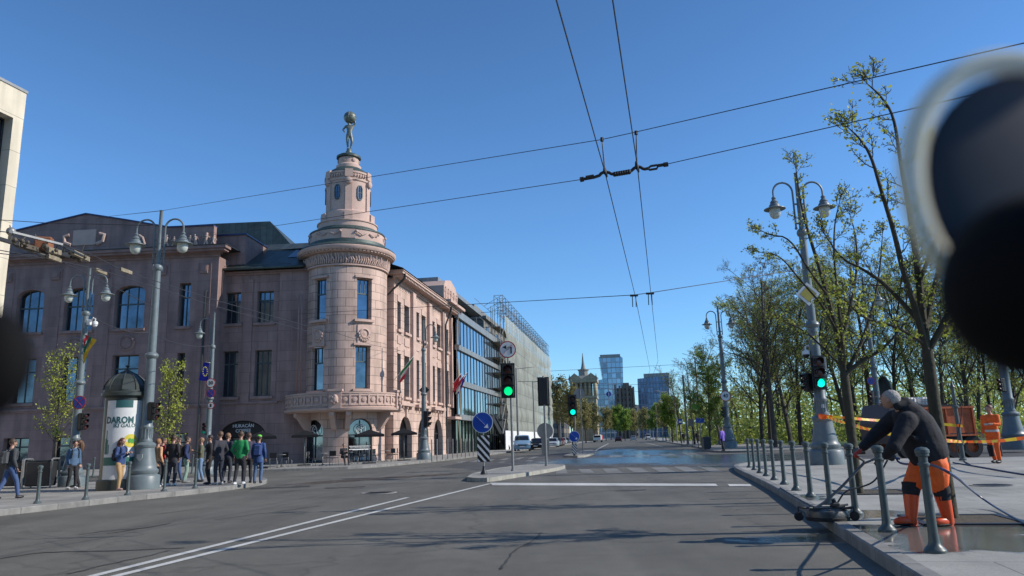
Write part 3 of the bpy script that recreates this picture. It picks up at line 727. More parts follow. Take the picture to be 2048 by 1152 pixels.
c_.bx(.6, uS+.3, -.95, .3, zSc+.172, zSc+.36); c_.bx(.55, uS+.35, -1.02, .3, zSc+.36, zSc+.46)
xb = fS(878, 600)[0]
c_.bx(xb-.5, uS+.5, -1.35, .2, zSc+.462, zSc+.72)
c_.build('street_cornice', STONEP, CB)
for h in HS+HL_: win(CB, *h, .42, 0, mull=0 if h[1]-h[0] < 1.2 else 1, trans=(.68,), T=TS)
for h in GA: win(CB, *h[:4], .5, h[4], mull=1, trans=(.6,), T=TS, fmat=DARKM)
win(CB, *dr, .5, 0, mull=1, trans=(.75,), T=TS, fmat=DARKM, name='door')
g_ = MB(); g_.T = TS
g_.add([(0, -1.1, zSc+.47), (uS, -1.1, zSc+.47), (uS, 4.5, zSc+2.6), (0, 4.5, zSc+2.6), (uS, 12, zSc+2.6), (0, 12, zSc+2.6)], [(0, 1, 2, 3), (3, 2, 4, 5)], uvs=[((0, 0), (uS, 0), (uS, 6), (0, 6)), None])
g_.add([(uS, -1.1, zSc+.47), (uS, 12, zSc+.4), (uS, 12, zSc+2.6), (uS, 4.5, zSc+2.6)], [(0, 1, 2, 3)])
g_.build('street_roof', SLATE, CB)
tip = fS(885, 558)[1]
pb_ = MB(); pb_.T = TS; xa = fS(877, 590)[0]; xe = uS+.2; zc_ = zSc+.72
pl = [(xa, zc_), (xe, zc_), (xe, zc_+1.5), (xe-.7, zc_+2.1), ((xa+xe)/2, zc_+2.55), (xa+.7, zc_+2.1), (xa, zc_+1.5)]
pb_.prism(pl, 2.6, Matrix.Translation((0, -.55, 0)))
pb_.build('street_pediment', STONEP, CB)
r2 = MB(); r2.T = TS; random.seed(9)
for i in range(5): relief_fig(r2, xa+.5+(xe-xa-1)*i/4, zc_+.15, 1.3, y=-.55, lean=random.uniform(-.1, .1))
r2.build('pediment_relief', STONEP, CB)
for x, yy in ((1.0, .6), (fS(884, 700)[0], -.4)):
    dp = MB(); dp.T = TS
    dp.tube([(x, -1.0, zSc+.2), (x+.1, -.9, zSc-.2), (x, yy, zSc-1.6), (x, yy, .2)], .09, 8)
    dp.build('downpipe', DARKM, CB)
# ---- round tower -------------------------------------------------
def zt_at(y): return zof(693, y, TC.y)
VA = math.atan2(-TC.y, -TC.x)         # angle from tower towards the viewer
pxm = (P(794, 600, TC.y)-P(693, 600, TC.y)).length/101
def ang(px, R_=TR):                    # angle on the drum seen at picture column px
    return VA + math.asin(max(-.99, min(.99, (px-693)*pxm*.985/R_)))
def fmT(u, v, d): a = u/TR; return ((TR-d)*math.cos(a), (TR-d)*math.sin(a), v)
TH = []
for x0, x1, yt, yb in ((633, 654.5, 555, 637), (630.5, 652, 692, 779), (713, 738, 555, 637), (711.5, 736.5, 691, 777)):
    TH.append((ang(x0)*TR, ang(x1)*TR, zof(693, yb, TC.y-TR), zof(693, yt, TC.y-TR)))
zfr = zt_at(545)
for x0, x1 in ((621, 654), (700, 745)):
    a, b_ = ang(x0)*TR, ang(x1)*TR; TH.append((a, b_, .14, zof(720, 836, TC.y-TR), (b_-a)/2*.9))
w = MB(); wall(w, VA*TR-TR*PI/2-1.2, VA*TR+TR*PI/2+1.6, 0, zfr, TH, .35, fmT, .22)
ztw = w.build('tower_wall', STONE, CB)
def twin(h, **k):
    am = (h[0]+h[1])/2/TR; T_ = Matrix.Rotation(am+PI/2, 4, 'Z') @ Matrix.Translation((0, -TR, 0)); wd = 2*TR*math.sin((h[1]-h[0])/2/TR)
    return win(CB, -wd/2+.01, wd/2-.01, h[2]+.01, h[3]-.01, .33, T=T_, **k), T_, wd
for h in TH[:4]: twin(h, mull=0, trans=(.64,), vb=2)
for h in TH[4:]:
    fo, T_, wd = twin(h, rise=h[4], mull=1, trans=(.62,), fmat=DARKM)
    zz = h[3]-.75; lg = MB(); lg.T = T_
    circ = [(.36*math.cos(2*PI*i/24), .1, zz+.36*math.sin(2*PI*i/24)) for i in range(25)]; lg.tube(circ, .022, 5)
    lg.tube([(.12, .1, zz+.3), (-.12, .1, zz+.16), (-.16, .1, zz-.1), (.02, .1, zz-.02), (.1, .1, zz-.28)], .03, 5)
    lg.tube([(-.02, .1, zz+.1), (.16, .1, zz+.05), (.2, .1, zz+.22)], .025, 5); lg.tube([(-.28, .1, zz-.1), (-.1, .1, zz-.3)], .02, 5)
    lg.build('emblem', OPAL, fo)
    if h is TH[5]:
        sg = MB(); sg.T = T_; sg.bx(-wd/2+.12, wd/2-.12, .2, .23, .95, 1.03); sg.bx(-wd/2+.12, wd/2-.12, .2, .23, 1.2, 1.24)
        for i in range(16): x = -wd/2+.2+(wd-.4)*i/15; sg.bx(x-.015, x+.015, .2, .22, 1.08, 1.18)
        sg.build('window_lettering', OPAL, fo)
# raised curved panel on the sunny side, sills, medallions, frieze
rp2 = MB(); p0 = ang(668); p1 = VA+PI/2+.35; TR2 = TR+.10
def fmP(u, v, d): a = u/TR; return ((TR2-d)*math.cos(a), (TR2-d)*math.sin(a), v)
zbal = zof(735, 777, TC.y-TR)+.0
wall(rp2, p0*TR, p1*TR, zbal-.25, zfr-.25, [(h[0]-.07, h[1]+.07, h[2]-.02, h[3]+.02) for h in TH[2:4]], .125, fmP, .2)
rp2.lathe([(TR2-.14, zfr-.25), (TR2, zfr-.25)], n=20, a0=p0, a1=p1); rp2.quad(fmP(p0*TR, zbal-.25, 0), fmP(p0*TR, zfr-.25, 0), fmP(p0*TR, zfr-.25, .14), fmP(p0*TR, zbal-.25, .14))
rp2.build('tower_panel', STONE, CB)
tm = MB()
for h in TH[:4]:
    am = (h[0]+h[1])/2/TR; hw = (h[1]-h[0])/2/TR
    for (z0, z1, pr, ex) in ((h[2]-.2, h[2]-.02, .3, .07), (h[3]+.05, h[3]+.2, .2, .06)):
        tm.lathe([(TR-.05, z0), (TR+pr, z0), (TR+pr, z1), (TR-.05, z1)], n=6, a0=am-hw-ex, a1=am+hw+ex, smooth=False)
for h in TH[::2][:2]:
    am = (h[0]+h[1])/2/TR; zz = h[2]-1.05; T_ = Matrix.Rotation(am+PI/2, 4, 'Z') @ Matrix.Translation((0, -TR-.12, zz)); tm.T = T_
    tm.bx(-.52, .52, 0, .12, -.75, .62); M_ = Matrix.Rotation(PI/2, 3, 'X')
    n0 = len(tm.v); tm.T = T_ @ M_.to_4x4(); tm.lathe([(.4, 0), (.4, .09), (.3, .14), (.25, .05), (.22, .05), (.1, .1), (0, .11)], n=20); tm.T = T_
    for i in range(9): a = PI+PI*i/8; tm.sph((.42*math.cos(a), -.05, .5*math.sin(a)-.02), (.1, .07, .1), 6, 5)
    tm.T = None
# frieze of carved fronds
tm.lathe([(TR2-.02, zfr-.16), (TR2+.1, zfr-.12), (TR2+.1, zfr-.02), (TR2-.02, zfr)], n=48)
random.seed(11); z2_ = zt_at(524)
for i in range(64):
    a = VA-1.75+3.6*i/63; h_ = (z2_-zfr)*random.uniform(.6, .95); rr = TR2+.05
    pts = [Vector((rr*math.cos(a), rr*math.sin(a), zfr+.05)), Vector(((rr+.08)*math.cos(a+.02), (rr+.08)*math.sin(a+.02), zfr+h_*.5)), Vector(((rr+.16)*math.cos(a+random.uniform(-.03, .03)), (rr+.16)*math.sin(a), zfr+h_))]
    tm.tube(pts, [.07, .08, .04], 5)
tm.build('tower_mouldings', STONEP, CB)
def prof(rows): return [(hw*pxm, zt_at(y)) for hw, y in rows]
t1 = MB()
t1.lathe([(TR2-.05, zfr-.05), (TR2+.02, z2_)]+prof([(88, 523), (90, 520), (95, 519.5), (97.5, 516), (97.5, 513), (95, 511)])+[(2.4, zt_at(511)+.01)], n=72)
t1.build('tower_cornice', STONEP, CB)
dn = MB()
for i in range(46):
    a = VA-1.9+3.9*i/45; r_ = 93*pxm; T_ = Matrix.Rotation(a+PI/2, 4, 'Z'); dn.T = T_; dn.bx(-.1, .1, -r_, -r_+.5, zt_at(522), zt_at(519))
dn.build('tower_dentils', STONEP, CB)
t2 = MB(); t2.lathe(prof([(96.5, 510.9), (92, 507), (77.5, 502), (76.5, 496)])+[(2.2, zt_at(495))], n=72)
t2.lathe(prof([(74, 477), (75.5, 476.5), (75.5, 474), (62, 469), (60, 466)])+[(1.7, zt_at(465))], n=64)
t2.lathe(prof([(44, 354), (42, 351), (33, 345), (27, 341)])+[(.6, zt_at(340))], n=48)
t2.lathe(prof([(22, 319.5), (25, 318.5), (25, 315), (20, 312), (12, 309), (6, 306)])+[(0, zt_at(306))], n=40)
t2.build('tower_flashings', COPPER, CB)
t3 = MB()
t3.lathe(prof([(74, 500), (74, 477)]), n=64)
t3.lathe(prof([(59, 467), (59, 457), (61, 456), (61, 454), (56, 453), (54, 451), (54, 438), (51, 437), (51, 434.5), (47, 433), (45.5, 431), (44, 430), (44, 374), (46, 373), (46, 369), (44.5, 368), (44.5, 360), (46.5, 359), (46.5, 355.5), (43, 355)]), n=60)
t3.lathe(prof([(25.5, 342), (25.5, 335), (22.5, 333), (20.5, 331), (20.5, 319.5)]), n=40)
for i in range(6):
    a = VA+i*PI/3+.02; T_ = Matrix.Rotation(a+PI/2, 4, 'Z'); t3.T = T_
    r_ = 46*pxm
    t3.bx(-.26, .26, -r_, -r_+.4, zt_at(432), zt_at(368)); t3.bx(-.32, .32, -50*pxm, -50*pxm+.4, zt_at(450), zt_at(437.5)-.01)
    t3.bx(-.3, .3, -56.5*pxm, -56.5*pxm+.4, zt_at(453), zt_at(438)); t3.bx(-.3, .3, -48*pxm, -47*pxm+.4, zt_at(367.9), zt_at(353))
    t3.bx(-.5, .5, -76*pxm, -75*pxm+.4, zt_at(495), zt_at(478)) if i % 2 == 0 else None
    M_ = T_ @ Matrix.Translation((0, -47*pxm, zt_at(376))) @ Matrix.Rotation(PI/2, 4, 'X'); t3.T = M_
    t3.lathe([(.27, -.05), (.27, .12), (.18, .18), (0, .2)], n=16)
    if i != 9:
        T_ = Matrix.Rotation(a+PI/6+PI/2, 4, 'Z'); t3.T = T_
        # swags on the lower drum
        for s in (-1, 1): t3.tube([(s*.95, -75.2*pxm*.98, zt_at(481)), (s*.5, -75.5*pxm, zt_at(488)), (s*.15, -75.5*pxm, zt_at(483.5))], .05, 5); t3.sph((s*.95, -74*pxm, zt_at(482)), .11, 8, 6)
        t3.T = T_ @ Matrix.Translation((0, -20.5*pxm, zt_at(325))) @ Matrix.Rotation(PI/2, 4, 'X'); t3.lathe([(.16, 0), (.16, .06), (.08, .09), (0, .09)], n=12)
    for k in range(5):
        t3.T = Matrix.Rotation(a+.28+k*.12+PI/2, 4, 'Z'); t3.bx(-.05, .05, -46.5*pxm-.05, -46*pxm, zt_at(367), zt_at(361))
t3.T = None
t3.build('tower_stages', STONEP, CB)
for i in range(6):
    a = VA+i*PI/3+PI/6+.02; T_ = Matrix.Rotation(a+PI/2, 4, 'Z') @ Matrix.Translation((0, -44*pxm-.03, 0))
    z0, z1 = zt_at(411), zt_at(383); f = MB(); f.T = T_; hw = .2
    oct_ = [(-hw*.5, z0), (hw*.5, z0), (hw, z0+.25), (hw, z1-.25), (hw*.5, z1), (-hw*.5, z1), (-hw, z1-.25), (-hw, z0+.25)]
    f.prism(oct_, .1, Matrix.Translation((0, 0, 0))); fo = f.build('window_light', GLASSD, CB)
    f2 = MB(); f2.T = T_
    for q0, q1 in zip(oct_, oct_[1:]+oct_[:1]): f2.bar((q0[0], -.01, q0[1]), (q1[0], -.01, q1[1]), .06)
    f2.bx(-.012, .012, -.03, 0, z0, z1); f2.bx(-.5*hw*2, .5*hw*2, -.028, -.001, (z0+z1)/2-.012, (z0+z1)/2+.012)
    f2.build('frame', WFRAME, fo)
# balcony ring with parapet panels and brackets
BR = 4.2; zb1 = zof(735, 782, TC.y-BR); zb2 = zof(735, 812, TC.y-BR); zb3 = zof(735, 821, TC.y-BR)
a0, a1 = VA-1.5, VA+1.35
b1 = MB()
b1.lathe([(TR-.1, zb3), (BR-.15, zb3), (BR+.1, zb3+.1), (BR+.14, zb2-.05), (BR-.02, zb2), (BR-.02, zb1-.12), (BR+.08, zb1-.1), (BR+.08, zb1), (BR-.32, zb1), (BR-.32, zb2), (TR-.1, zb2)], n=60, a0=a0, a1=a1)
npan = 18
for i in range(npan+1):
    a = a0+(a1-a0)*i/npan; b1.T = Matrix.Rotation(a+PI/2, 4, 'Z')
    b1.bx(-.07, .07, -BR-.06, -BR+.05, zb2+.12, zb1-.12)
    if i < npan:
        am = a+(a1-a0)/npan/2; b1.T = Matrix.Rotation(am+PI/2, 4, 'Z'); 
        b1.bx(-.26, .26, -BR-.04, -BR+.03, zb1-.26, zb1-.12); b1.bx(-.26, .26, -BR-.04, -BR+.03, zb2+.1, zb2+.22)
        b1.T = b1.T @ Matrix.Translation((0, -BR-.0, (zb1+zb2)/2)) @ Matrix.Rotation(PI/2, 4, 'X'); b1.lathe([(.17, -.03), (.17, .05), (.1, .07), (0, .07)], n=12)
b1.T = None
for px in (675, 796):
    a = VA+math.asin(max(-.98, min(.98, (px-693)*pxm*.95/BR))); b1.T = Matrix.Rotation(a+PI/2, 4, 'Z')
    b1.bx(-.42, .42, -BR-.14, -BR+.35, zb2-.1, zb1+.05); b1.bx(-.5, .5, -BR-.2, -BR+.4, zb1+.051, zb1+.2)
    b1.sph((0, -BR-.18, (zb1+zb2)/2), (.24, .16, .34), 10, 8)
    for k in range(7): b1.sph((random.uniform(-.2, .2), -BR-.25, (zb1+zb2)/2+random.uniform(-.3, .3)), .09, 6, 5)
b1.T = None
b1.build('balcony', STONEP, CB)
b2 = MB()
for px in (600, 668, 700, 783):
    a = VA+math.asin(max(-.98, min(.98, (px-693)*pxm/BR))); b2.T = Matrix.Rotation(a-PI, 4, 'Z')
    pl = [(-BR+.15, zb3-.01), (-TR+.1, zb3-.01), (-TR+.1, zb3-1.3), (-TR-.25, zb3-1.2), (-BR+.4, zb3-.4), (-BR+.15, zb3-.25)]
    b2.prism(pl, .34, Matrix.Translation((0, -.17, 0))); b2.build('balcony_bracket', STONEP, CB); b2 = MB()
pp = MB(); pz = P(598, 620, 53.7); 
for dx in (0, .22):
    pp.tube([(pz.x-TC.x+dx, pz.y-TC.y, zof(600, 588, 53.7)), (pz.x-TC.x+dx, pz.y-TC.y, zb1)], .06, 8)
pp.build('downpipe', mat('pink_pipe', (.32, .2, .165), .6), CB)
# flag of the facade on a slanted pole
def flag(name, root, dirv, length, w, h, cols, label, vertical=False, sag=.25, polecol=WHITE, rz=0):
    e = E(name, root, rz, label, 'flag'); dirv = Vector(dirv).normalized()
    MB().tube([(0, 0, 0), dirv*length], .022, 6).build('pole', polecol, e)
    n = len(cols); tip = dirv*length; base = dirv*(length-w)
    for i, c_ in enumerate(cols):
        f = MB(); NX, NY = 8, 4
        vs = []
        for a in range(NX+1):
            for b_ in range(NY+1):
                s = a/NX; t = (i+b_/NY)/n
                p = base.lerp(tip, s); p = p+Vector((.07*math.sin(s*9+t*5)*t, .08*math.sin(s*7+1+t*4)*t, -h*t))
                p += (base-p)*(sag*t*s)*.6; p.z = p.z if sag == 0 else p.z
                vs.append(p)
        fs_ = [(a*(NY+1)+b_, (a+1)*(NY+1)+b_, (a+1)*(NY+1)+b_+1, a*(NY+1)+b_+1) for a in range(NX) for b_ in range(NY)]
        f.add(vs, fs_, True); f.build('stripe' if n > 1 else 'cloth', paint(c_, .75, transl=.25), e)
    return e
FY = (.62, .42, .02); FG = (.01, .16, .05); FR = (.42, .02, .03); FB = (.012, .03, .36)
q = TS @ Vector((.9, -.1, fS(775, 760)[1])); q = Vector((q.x+TC.x, q.y+TC.y, q.z))
flag('flag', q, (.75, -.35, .8), 2.6, 1.7, .9, [FG, (.5, .5, .5), FR], 'limp tricolour flag hanging on a slanted pole beside the round tower', sag=.8)
for (px, py, cols_, lb) in ((893, 772, [FR], 'red flag hanging over the street door of the pink building'), (899, 775, [(.35, .03, .05), (.5, .5, .45)], 'red and white flag between the plain red and the blue flag on the pink building'), (903, 775, [FB], 'blue flag beside the yellow and red one at the end of the pink building'), (908, 770, [FR, FY, FR], 'red and yellow flag at the far end of the pink building')):
    u, z = fS(px, py); q = TS @ Vector((u if px < 904 else uS+.1, -.3, z-.2)); q = Vector((q.x+TC.x, q.y+TC.y, q.z))
    flag('flag', q, (.8, -.25, .9), 1.9, 1.3, 1.0, cols_, lb, sag=.7)

# ---- bronze figure carrying a globe on the tower ------------------
def skin_mesh(pts, edges, name, m, parent, lvl=1, root=0):
    me = bpy.data.meshes.new(name); me.from_pydata([p[:3] for p in pts], edges, [])
    o = bpy.data.objects.new(name, me); COL.objects.link(o)
    md = o.modifiers.new('s', 'SKIN'); md.use_smooth_shade = True
    for i, p in enumerate(pts):
        r_ = p[3]; me.skin_vertices[0].data[i].radius = (r_, p[4] if len(p) > 4 else r_)
        me.skin_vertices[0].data[i].use_root = (i == root)
    if lvl: sb = o.modifiers.new('b', 'SUBSURF'); sb.levels = lvl; sb.render_levels = lvl
    dg = bpy.context.evaluated_depsgraph_get(); dg.update()
    m2 = bpy.data.meshes.new_from_object(o.evaluated_get(dg)); bpy.data.objects.remove(o); bpy.data.meshes.remove(me)
    m2.name = name; m2.materials.clear(); m2.materials.append(m)
    for p in m2.polygons: p.use_smooth = True
    if not m2.uv_layers: m2.uv_layers.new(name='UVMap')
    o = bpy.data.objects.new(name, m2); COL.objects.link(o); o.parent = parent
    return o
BRONZE = mat('weathered_bronze', (.16, .175, .15), .5, metal=.35, var=.3, vs=5, obj=True)
zst = zt_at(306); hst = zt_at(243)-zst; st = E('globe_statue', (TC.x, TC.y, zst), VA+PI/2, 'weathered bronze man holding a globe over his head on the tower top', 'statue')
MB().lathe([(.24, -.1), (.24, .12), (.18, .16), (.2, .3), (.15, .34), (0, .34)], n=16).build('pedestal', BRONZE, st)
s_ = hst/2.0; B = .34
def q3(x, y, z, r_): return (x*s_, y*s_, B+z*s_, r_*s_)
sp_ = [q3(0, 0, .9, .15), q3(.02, 0, 1.1, .13), q3(.03, -.02, 1.32, .18), q3(.02, -.02, 1.45, .1), q3(-.02, -.06, 1.56, .075), q3(-.04, -.08, 1.68, .1),
       q3(.1, 0, .82, .12), q3(.17, -.1, .45, .085), q3(.1, 0, .08, .05), q3(.13, -.14, .02, .045),
       q3(-.1, 0, .82, .12), q3(-.1, -.02, .45, .085), q3(-.07, .02, .08, .05), q3(-.1, -.12, .02, .045),
       q3(-.2, -.02, 1.42, .075), q3(-.38, .02, 1.18, .055), q3(-.24, -.1, 1.0, .045),
       q3(.24, 0, 1.46, .075), q3(.36, -.05, 1.66, .055), q3(.24, -.08, 1.88, .045)]
ed = [(0, 1), (1, 2), (2, 3), (3, 4), (4, 5), (0, 6), (6, 7), (7, 8), (8, 9), (0, 10), (10, 11), (11, 12), (12, 13), (2, 14), (14, 15), (15, 16), (2, 17), (17, 18), (18, 19)]
skin_mesh(sp_, ed, 'figure', BRONZE, st, 1)
gr = 13.2*pxm; zg = zt_at(235.5)-zst
g_ = MB(); g_.sph((.05, 0, zg), gr, 24, 16); g_.build('globe', mat('bronze_globe', (.15, .165, .135), .45, metal=.3, var=.4, vs=4, bump=1, bs=6, obj=True), st)
bd = MB()
for a in (0, .9, 1.9): bd.lathe([(gr*1.0, -.02), (gr*1.03, 0), (gr*1.0, .02)], (.05, 0, zg), 28, Matrix.Rotation(a, 3, 'X') @ Matrix.Rotation(a*.7, 3, 'Y'))
bd.build('globe_bands', BRONZE, st)
# ================================================================ other buildings
BEIGE = mat('beige_panel', (.62, .55, .42), .75, var=.08, vs=1, brick=(2.6, 1.55, .012, .05), joint=.45)
NV = R(12.9)
oB = P(30, 400, 30); oB.z = 0; rzB = PI/2-NV; fB = plane_fn(oB, rzB); TB = Matrix.Identity(4)
BB = E('stone_clad_building', oB, rzB, 'pale stone clad building at the left edge of the view', 'building')
zt = fB(45, 183)[1]; us = fB(8, 400)[0]
w = MB(); za, zb_ = fB(5, 365)[1], fB(10, 228)[1]
wall(w, -30, 0, 0, zt, [(-9, us, za-3.5, zb_), (-9, us, 3, za-5), (-19, -11, za-3.5, zb_), (-19, -11, 3, za-5)], .5)
w.bx(-30, 0, .5, 14, 0, .02); w.quad((0, 0, 0), (0, 16, 0), (0, 16, zt), (0, 0, zt), ((0, 0), (16, 0), (16, zt), (0, zt)))
w.build('wall', BEIGE, BB)
for h in ((-9, us, za-3.5, zb_), (-9, us, 3, za-5), (-19, -11, za-3.5, zb_), (-19, -11, 3, za-5)): win(BB, *h, .5, 0, mull=4, trans=(.5,), fmat=DARKM)
MB().bx(-30.1, .04, -.04, 16, zt, zt+.12).build('roof', GALV, BB)

# glass office --------------------------------------------------------
def SP(px, py, off): # base point on street line offset to the right
    o = oS+SN*off; return o
oG = oS+SN*.75; fG = plane_fn(oG, RZ_)
GB = E('glass_office', (oG.x, oG.y, 0), RZ_, 'dark glass office building with pale metal floor bands beyond the pink one', 'building')
g0u = fG(916, 700)[0]-.2; g1u = fG(999, 720)[0]
def gz(y): return fG(919, y)[1]
ztop, b0, b1z, b2z = gz(624), gz(638), (gz(691), gz(701)), (gz(760), gz(771)); b3z = (gz(829), gz(839.5))
PALE = mat('pale_metal_band', (.28, .28, .27), .45, metal=.4, var=.08, brick=(1.4, 60, .02, .04), joint=.6)
rows_ = [(b1z[0], b0), (b2z[0], b1z[1]), (b3z[0], b2z[1]), (.2, b3z[1])]
m_ = MB(); m_.bx(g0u, g1u, -.15, .3, b0, ztop)
m_.build('roof_band', PALE, GB)
for a, b_ in (b1z, b2z, b3z): MB().bx(g0u, g1u, -.15, .3, b_, a).build('floor_band', PALE, GB)
for i, (zb_, za_) in enumerate([(b1z[0], b0), (b2z[0], b1z[1]), (b3z[0], b2z[1])]):
    gl = MB(); gl.bx(g0u, g1u, .1, .14, zb_, za_); 
    fr = MB(); n = 15
    for k in range(n+1): x = g0u+.1+(g1u-g0u-.2)*k/n; fr.bx(x-.06, x+.06, .05, .099, zb_, za_)
    fo = fr.build('window_row', DARKM, GB); gl.build('pane', GLASSB, fo)
gl = MB(); gl.bx(g0u, g1u, .4, .44, 0, b3z[1]); fr = MB()
for k in range(17): x = g0u+.1+(g1u-g0u-.2)*k/16; fr.bx(x-.04, x+.04, .3, .399, 0.14, b3z[1])
fo = fr.build('shop_front', DARKM, GB); gl.build('pane', mat('green_glass', (.03, .05, .045), .05, metal=.4), fo)
MB().bx(g0u, g1u, .45, 14, 0, ztop-.3).build('core', mat('dark_cladding', (.02, .02, .022), .6), GB)
# inclined struts in front of the dark gable and entrance
for (a, b_) in (((905, 688), (917, 637)), ((917, 830), (906, 715)), ((914, 905), (905, 840)), ((905, 815), (917, 770))):
    (u, z), (u2, z2) = fG(*a), fG(*b_); MB().bar((g0u-.3+(u-g0u)*.2, -.35, z), (g0u-.1+(u2-g0u)*.2, -.1, z2), .12).build('strut', mat('brass_strut', (.25, .21, .14), .5, metal=.4), GB)
for (a, b_) in (((992, 893), (985, 850)), ((1003, 893), (993, 848))):
    (u, z), (u2, z2) = fG(*a), fG(*b_); MB().bar((u, -1.6, .1), (u2-2, -.2, z2+1), .4, .6).build('entrance_leg', DARKM, GB)
# set back dark attic volume
ua, ub = uS-.75+.6, fG(962, 640)[0]
av = MB(); za_ = fG(905, 590)[1]*1.06
av.add([(g0u-3, 1.6, ztop-.2), (g1u-6, 1.6, ztop-.2), (g1u-6, 2.6, za_+.3), (g0u-3, 2.6, za_+.3), (g0u-3, 12, za_+.3), (g1u-6, 12, za_+.3), (g1u-6, 12, ztop-.2), (g0u-3, 12, ztop-.2)], [(0, 1, 2, 3), (3, 2, 5, 4), (1, 6, 5, 2), (0, 3, 4, 7)])
av.build('attic', ROOFD, GB)
MB().bx(g0u-3.2, g1u-5.6, 1.2, 12.2, za_+.31, za_+.75).build('attic_fascia', PALE, GB)

# scaffolded building --------------------------------------------------
oF = oS+SN*1.9; fF = plane_fn(oF, RZ_)
FBd = E('scaffolded_building', (oF.x, oF.y, 0), RZ_, 'long building wrapped in pale green scaffold netting beyond the glass office', 'building')
f0, f1 = fF(1010, 720)[0], fF(1101, 760)[0]
zn0 = fF(1010, 632)[1]; zn1 = fF(1100, 717)[1]; zn = (zn0+zn1)/2
body = MB(); body.bx(f0-1, f1, 2.6, 22, 0, zn-.6); wl = []
body.bx(f0-1.3, f1, 2.2, 22.2, zn-.6, zn-.2); body.bx(f0-.5, f1-1, 4, 20, zn-.2, zn+1.6)
body.build('wall', mat('grey_render', (.20, .20, .19), .85, var=.2, vs=.6, brick=(3, 1.2, .02, .08)), FBd)
for i in range(8):
    for k in range(4):
        x = f0+1.5+(f1-f0-3)*i/7; MB().bx(x-1.0, x+1.0, 2.58, 2.599, 1.2+k*4.2, 4.0+k*4.2).build('window', GLASSD, FBd)
for k in range(3):
    for j in range(3): MB().bx(f0-1.02, f0-1.001, 5+j*5, 6.4+j*5, 2+k*4.6, 4.4+k*4.6).build('window', GLASSD, FBd)
def net_mat():
    m = mat('scaffold_net', (.47, .50, .44), .8, var=.3, vs=.35, stretch=(1, .35, 1), transl=.35, brick=(2.6, 2.0, .07, .06), joint=.72)
    nt = m.node_tree; mix = [n for n in nt.nodes if n.type == 'MIX_SHADER'][0]; out = nt.nodes['Material Output']
    t = nt.nodes.new('ShaderNodeBsdfTransparent'); mx = nt.nodes.new('ShaderNodeMixShader'); mx.inputs[0].default_value = .28
    nt.links.new(mix.outputs[0], mx.inputs[1]); nt.links.new(t.outputs[0], mx.inputs[2]); nt.links.new(mx.outputs[0], out.inputs[0]); return m
nm = net_mat(); random.seed(21)
nb = MB(); NU, NZ = 90, 42; vs = []
for i in range(NU+1):
    for k in range(NZ+1):
        u = f0+(f1-f0)*i/NU; z = 1.9+(zn-1.9)*k/NZ
        lift = (z-1.9) % 2.0/2.0
        y = -.05-.17*math.sin(lift*PI)*(1+.8*mnoise.noise(Vector((u*.5, z*.3, 0)))) + .16*mnoise.noise(Vector((u*1.1, z*.35, 4)))
        vs.append((u, y, z))
fs_ = [(i*(NZ+1)+k, (i+1)*(NZ+1)+k, (i+1)*(NZ+1)+k+1, i*(NZ+1)+k+1) for i in range(NU) for k in range(NZ)]
nb.add(vs, fs_, True); nb.build('netting', nm, FBd)
sc = MB(); ztube = (fF(1010, 594)[1]+fF(1098, 690)[1])/2
nb_ = int((f1-f0)/2.6)
for i in range(-1, nb_+1):
    u = f0+i*2.6
    for y in (.12, 1.3):
        top = ztube if i >= 0 else zn-1+(i % 2)
        sc.tube([(u, y, 0), (u, y, top)], .045, 5, caps=False)
    for z in range(2, int(zn), 2):
        if i < nb_: sc.tube([(u, .12, z), (u+2.6, .12, z)], .035, 4, caps=False); 
        if i <= 0: sc.tube([(u, .12, z), (u, 1.3, z)], .035, 4, caps=False); sc.tube([(u, 1.3, z), (u+2.6, 1.3, z)], .03, 4, caps=False)
        if i < 0: sc.tube([(u, .12, z), (u+2.6, .12, z+2)], .03, 4, caps=False)
    if i >= 0:
        for z in (zn+.6, zn+1.5, ztube-.05):
            for y in (.12, 1.3): sc.tube([(u, y, z), (u+2.6, y, z)], .035, 4, caps=False)
            sc.tube([(u, .12, z), (u, 1.3, z)], .03, 4, caps=False)
        sc.tube([(u, .12, zn), (u+1.3, .7, ztube), (u+2.6, 1.3, zn+.2)], .03, 4, caps=False)
        sc.tube([(u, .12, ztube), (u+1.3, 3.0, ztube-1.2)], .03, 4, caps=False)
for j in range(6):
    y = 1.3+j*2.2
    for u in (f0-1.4, f0-2.6):
        sc.tube([(u, y, 0), (u, y, zn+.8)], .045, 5, caps=False)
    for z in range(2, int(zn)+2, 2):
        sc.tube([(f0-2.6, y, z), (f0-2.6, y+2.2, z)], .035, 4, caps=False); sc.tube([(f0-1.4, y, z), (f0-2.6, y, z)], .03, 4, caps=False)
        if j % 2 == 0: sc.tube([(f0-2.6, y, z), (f0-2.6, y+2.2, z+2)], .03, 4, caps=False)
sc.build('scaffold_tubes', GALV, FBd)
dk = MB()
for z in range(2, int(zn)+1, 2): dk.bx(f0-2.6, f1, .2, 1.2, z-.08, z)
dk.build('scaffold_decks', mat('scaffold_plank', (.2, .17, .12), .8, var=.3), FBd)
# hoarding
hb = E('site_hoarding', (oF.x, oF.y, 0), RZ_, 'white hoarding at the foot of the netted scaffold', 'fence')
h0, h1 = fF(1003, 880)[0], fF(1101, 880)[0]; hh = MB(); n = int((h1-h0)/2.5)
for i in range(n): u = h0+i*2.5; hh.bx(u+.02, u+2.48, -.55, -.5, .14, 2.5)
hh.build('panel', mat('white_hoarding', (.7, .7, .7), .6, var=.06), hb)
hp_ = MB()
for i in range(n+1): u = h0+i*2.5; hp_.bx(u-.03, u+.03, -.498, -.42, 0.14, 2.55)
hp_.build('post', GALV, hb)

